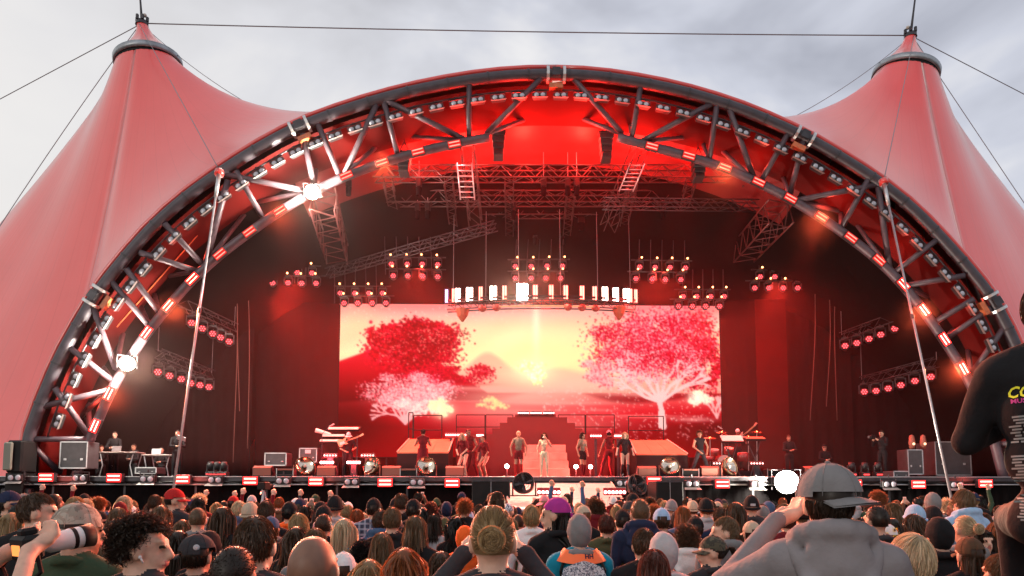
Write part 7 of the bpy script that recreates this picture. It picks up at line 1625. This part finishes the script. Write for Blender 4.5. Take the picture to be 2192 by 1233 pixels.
# photographers' cameras at the lower left
cp = W(58, 1172, 3.0); qd = Matrix.Rotation(R(-33), 3, 'Z') @ Vector((0, .33, 0)) * 1.06; pL = Vector((cp.x - qd.x, cp.y - qd.y, 0)); placed.append((pL.x, pL.y))
bP = body_mesh('photographer', h=.008, el=((-.30, .16, 1.34), (.30, .16, 1.34)), wr=((-.075, .29, 1.55), (.085, .30, 1.56)), bulk=1.12, fingers=True, sleeve='short', hand_dir=((.25, .8, .5), (-.25, .8, .5)))
ph = person('photographer in a teal shirt at the left edge holding a telephoto camera', pL, R(-33), 1.06 * 1.75, bP, 'fair', 'teal', 'black', 'short', 'brown', None, 'black', 0, None, GRP)
t = thing('telephoto_camera', 'camera with a long white telephoto lens and a glowing orange display', 'camera', cp, (R(9), 0, R(-33)))
b = MB(); b.bbox((0, 0, 0), (.145, .08, .11), .015); b.bbox((0, .01, .065), (.06, .07, .04), .012); b.build('camera_body', m_black, t); b = MB(); b.box((0, -.043, -.005), (.062, .006, .045)); b.build('display', emis('camera_display', (1, .32, .08), 1.6), t)
rx = Matrix.Rotation(R(-90), 4, 'X'); b = MB(); b.lathe([(.034, .04), (.036, .07), (.043, .085), (.044, .16), (.048, .17), (.048, .215)], 20, rx, cap=False); b.build('lens_barrel', mat('lens_white', (.68, .67, .68), .4), t, True); b = MB(); b.lathe([(.049, .172), (.049, .19)], 20, rx, cap=False); b.build('focus_ring', m_black, t, True); b = MB(); b.lathe([(.050, .215), (.054, .265), (.050, .265), (.046, .215)], 20, rx, cap=False); b.build('lens_hood', m_black, t, True); b = MB(); b.path([(-.07, 0, .03), (-.13, -.05, -.08), (-.02, -.06, -.2), (.10, 0, -.10), (.07, 0, .03)], .010, 6); b.build('neck_strap', m_black, t)
# woman facing the camera
pw = spot(2106, 1133, 36, 'long'); wf = person('smiling dark-haired woman turned towards the camera with sunglasses on her head', (pw.x, pw.y, 0), R(155), pw.z * .99, crowd_body(15, 'down', 1), 'fair', 'black', 'black', 'long', 'dark', group=GRP); b = MB(); hc_ = BODY[('crowd', 15, 'down', 1)][1]
for s_ in (-1, 1): b.ball((hc_.x + s_ * .035, hc_.y + .075, hc_.z + .09), (.028, .012, .022), 10, 6)
b.tube((hc_.x - .01, hc_.y + .08, hc_.z + .092), (hc_.x + .01, hc_.y + .08, hc_.z + .092), .004, n=5); b.build('sunglasses', m_black, wf, True)

P_.sort(key=lambda e_: -e_[2])
for x, yt, w_, st, hc, tp, lb, kw in P_: o = add(x, yt, w_, st, hc, tp, lb, **kw); kw['_o'] = o
def part_on_head(o, mb, name, m, smooth=True):
    bo = [c for c in o.children if c.name.startswith('body')][0]; key = [k for k, v in BODY.items() if v[0] == bo.data][0]; _, hc_, Rm_ = BODY[key]; return mb.build(name, m, o, smooth, hc_, Rm_.to_euler())
for e_ in P_:
    if 'round badge' in e_[6]:
        b = MB(); b.lathe([(.019, 0), (.019, .003), (.001, .004)], 16, Matrix.Translation((.045, -.105, .065)) @ Matrix.Rotation(R(68), 4, 'X') @ Matrix.Rotation(R(24), 4, 'Y')); part_on_head(e_[7]['_o'], b, 'badge', m_cloth('lightgrey'))
    if 'grey patch' in e_[6]: b = MB(); b.bbox((.0, -.126, .03), (.06, .008, .03), .003); part_on_head(e_[7]['_o'], b, 'patch', m_cloth('lightgrey'), False)
    if 'red badge' in e_[6]: b = MB(); b.bbox((.02, -.118, .05), (.05, .01, .04), .003); part_on_head(e_[7]['_o'], b, 'badge', m_cloth('red'), False)
    if 'big dark curly' in e_[6]: b = MB(); b.ball((.088, .012, -.03), (.009, .008, .008), 8, 5); b.path([(.09, .014, -.032), (.085, .024, -.055)], .004, 6); part_on_head(e_[7]['_o'], b, 'earbud', m_cloth('white'))
    if 'sunflowers' in e_[6]:
        for a_, zz_ in ((-1.57, .09), (-2.3, .045), (-.8, .045), (-1.57, .02), (-3.0, .08), (-.1, .08)):
            d_ = Vector((math.cos(a_), math.sin(a_), 0)); c_ = Vector((SC[0] + d_.x * .092, SC[1] + d_.y * .115, zz_)); mx_ = Matrix.Translation(c_) @ d_.to_track_quat('Z', 'Y').to_matrix().to_4x4()
            b = MB(); b.lathe([(.012, .008), (.001, .010)], 10, mx_, cap=False); part_on_head(e_[7]['_o'], b, 'flower_centre', mat('sunflower_brown', (.10, .03, .01), .9)); b = MB()
            for k in range(10): q0 = k * .628; b.add([mx_ @ Vector((math.cos(q0) * .011, math.sin(q0) * .011, .006)), mx_ @ Vector((math.cos(q0 + .25) * .018, math.sin(q0 + .25) * .018, .005)), mx_ @ Vector((math.cos(q0) * .025, math.sin(q0) * .025, .003)), mx_ @ Vector((math.cos(q0 - .25) * .018, math.sin(q0 - .25) * .018, .005))], [(0, 1, 2, 3)])
            part_on_head(e_[7]['_o'], b, 'petals', mat('sunflower_yellow', (.75, .50, .03), .8), False)
# --- the rows further back, filled individually
rf = random.Random(21)
lip_marks = [(35, 'first lip lamp'), (101, 'first lip bar'), (173, 'second lip lamp'), (246, 'second lip bar'), (317, 'third lip lamp'), (392, 'third lip bar'), (462, 'fourth lip lamp'), (537, 'fourth lip bar'), (607, 'fifth lip lamp'), (677, 'fifth lip bar'), (753, 'sixth lip lamp'), (825, 'sixth lip bar'), (893, 'seventh lip lamp'), (968, 'seventh lip bar'), (1050, 'left subwoofer block'), (1122, 'left drum fan'), (1175, 'left ramp batten'), (1245, 'ramp middle'), (1315, 'right ramp batten'), (1362, 'right drum fan'), (1435, 'right subwoofer block'), (1545, 'ninth lip bar'), (1618, 'tenth lip lamp'), (1690, 'white lip glare'), (1828, 'tenth lip bar'), (1902, 'eleventh lip lamp'), (1964, 'eleventh lip bar'), (2045, 'twelfth lip lamp'), (2107, 'twelfth lip bar'), (2180, 'right frame edge')]
styles = ['short'] * 8 + ['messy'] * 3 + ['curly'] * 3 + ['long'] * 5 + ['wavy'] * 3 + ['bob'] * 4 + ['floppy'] * 3 + ['buzz'] * 2 + ['pony', 'bun'] + ['cap'] * 6 + ['beanie'] * 3 + ['hood'] * 3
hcols = ['dark', 'dark', 'brown', 'brown', 'brown', 'light brown', 'light brown', 'blond', 'blond', 'ginger', 'red brown', 'black', 'pale blond']
tops = ['black', 'black', 'charcoal', 'navy', 'grey', 'green', 'olive', 'maroon', 'lightgrey', 'denim', 'brown']; hatc = ['black', 'black', 'navy', 'charcoal', 'grey', 'white', 'beige', 'green', 'maroon']
rows_d = [15.2, 13.6, 12.2, 10.9, 9.8, 8.7, 7.7, 6.8]; nphone = 0
for ri, d in enumerate(rows_d):
    halfw = 1096 / 1461 * d + .2; n = int(2 * halfw / .53)
    for k in range(n):
        xw = -halfw + (k + .5) * 2 * halfw / n + rf.uniform(-.16, .16); dd = d + rf.uniform(-.35, .35); hgt = rf.gauss(1.735, .07); hgt = min(1.9, max(1.55, hgt))
        # image column of this place
        xw2 = xw + dd * math.tan(-YAW)
        if any((xw2 - a) ** 2 + (dd - b_) ** 2 < .38 ** 2 for a, b_ in placed): continue
        c_ = _cm.transposed() @ Vector((xw2, dd, 0)); px_ = 1096 + (c_.x / -c_.z) / 1.5 * 2192
        if px_ < -20 or px_ > 2150: continue
        placed.append((xw2, dd)); st = rf.choice(styles); hc = rf.choice(hcols); tp = rf.choice(tops); hk = rf.choice(hatc)
        mk = min(lip_marks, key=lambda q_: abs(q_[0] - px_))[1]; row = ['front', 'second', 'third', 'fourth', 'fifth', 'sixth', 'seventh', 'eighth'][ri]
        arms = 'phone' if (ri < 4 and rf.random() < .13) else 'up' if (ri < 3 and rf.random() < .06) else 'down'
        for attempt in range(30):
            look = {'cap': hk + ' cap', 'beanie': hk + ' beanie', 'hood': tp + ' hood up'}.get(st, {'short': 'short ', 'messy': 'spiky ', 'curly': 'curly ', 'long': 'long ', 'wavy': 'wavy ', 'bob': 'bobbed ', 'floppy': 'floppy ', 'buzz': 'cropped ', 'pony': 'ponytailed ', 'bun': 'knotted '}.get(st, '') + hc + ' hair')
            lb = 'person, %s%s, %s row from stage, below %s' % (look, {'phone': ', filming by phone', 'up': ', hands raised'}.get(arms, '' if st == 'hood' else ', %s top' % tp), row, mk)
            lb = lb.replace('lightgrey', 'light grey')
            if lb not in LABELS: break
            tp = rf.choice(tops); hc = rf.choice(hcols); hk = rf.choice(hatc)
        LABELS.add(lb); hr = st if st in HAIRKINDS else ('short' if st != 'hood' else None); fem = 1 if st in ('long', 'wavy', 'bob', 'pony', 'bun') else 0
        r_ = rf.uniform(-.25, .25)
        o = person(lb, (xw2, dd, 0), r_, hgt, crowd_body(rf.choice([-35, -15, 0, 0, 0, 15, 35]) if arms == 'down' else 0, arms, fem), rf.choice(['fair', 'light', 'light', 'tan', 'brown']), tp, rf.choice(['black', 'denim', 'charcoal']), hr, hc, st if st in ('cap', 'beanie') else None, hk, rf.choice([0, 0, 0, math.pi]), 'up' if st == 'hood' else ('down' if rf.random() < .2 else None), GRP, hseed=rf.choice([1, 2]))
        if arms == 'phone':
            q = o.matrix_basis @ Vector((0, .40, 1.70)); s_ = hgt / 1.75; t = thing('smartphone', 'raised phone, %s row from stage, below %s, by %s' % (row, mk, look), 'phone', q, (R(-8), 0, r_), 'phones held up by the crowd'); nphone += 1
            b = MB(); b.bbox((0, 0, 0), (.075, .010, .155), .004); b.build('case', m_black, t); b = MB(); b.box((0, -.0062, 0), (.068, .002, .145)); b.build('display', emis('phone_display', (1.0, .42, .34), .9), t)

# ================================================================== stage smoke: thin even smoke hanging inside the tent
def smoke(density=0.0040):
    m = bpy.data.materials.new('stage_smoke'); m.use_nodes = True; nt = m.node_tree; nt.nodes.clear()
    o = nt.nodes.new('ShaderNodeOutputMaterial'); v = nt.nodes.new('ShaderNodeVolumePrincipled')
    v.inputs['Color'].default_value = (0.95, 0.58, 0.55, 1); v.inputs['Density'].default_value = density; v.inputs['Anisotropy'].default_value = 0.3  # white smoke tinted pink, red stage light put into its colour
    nt.links.new(v.outputs[0], o.inputs['Volume'])
    ring = [p for p in outer[::4] if p.z > 2.3]; n = len(ring); b = MB(); vs = []
    for yy, s in ((23.0, .985), (24.6, .965), (37.3, .90)):
        for p in ring: vs.append((AX + (p.x - AX) * s, yy, max(1.9, p.z * (1 if yy < 24 else .97 if yy < 30 else .74))))
    fs = [tuple(range(n)), tuple(reversed(range(2 * n, 3 * n)))]
    for k in range(2): fs += [(k * n + i, (k + 1) * n + i, (k + 1) * n + (i + 1) % n, k * n + (i + 1) % n) for i in range(n)]
    b.add(vs, fs); s_ = b.build('smoke', m)
    bm_ = bmesh.new(); bm_.from_mesh(s_.data); bmesh.ops.recalc_face_normals(bm_, faces=bm_.faces[:]); bm_.to_mesh(s_.data); bm_.free()
    tag(s_, 'thin red lit stage smoke hanging in the stage opening', 'smoke', kind='stuff'); return s_
smoke()
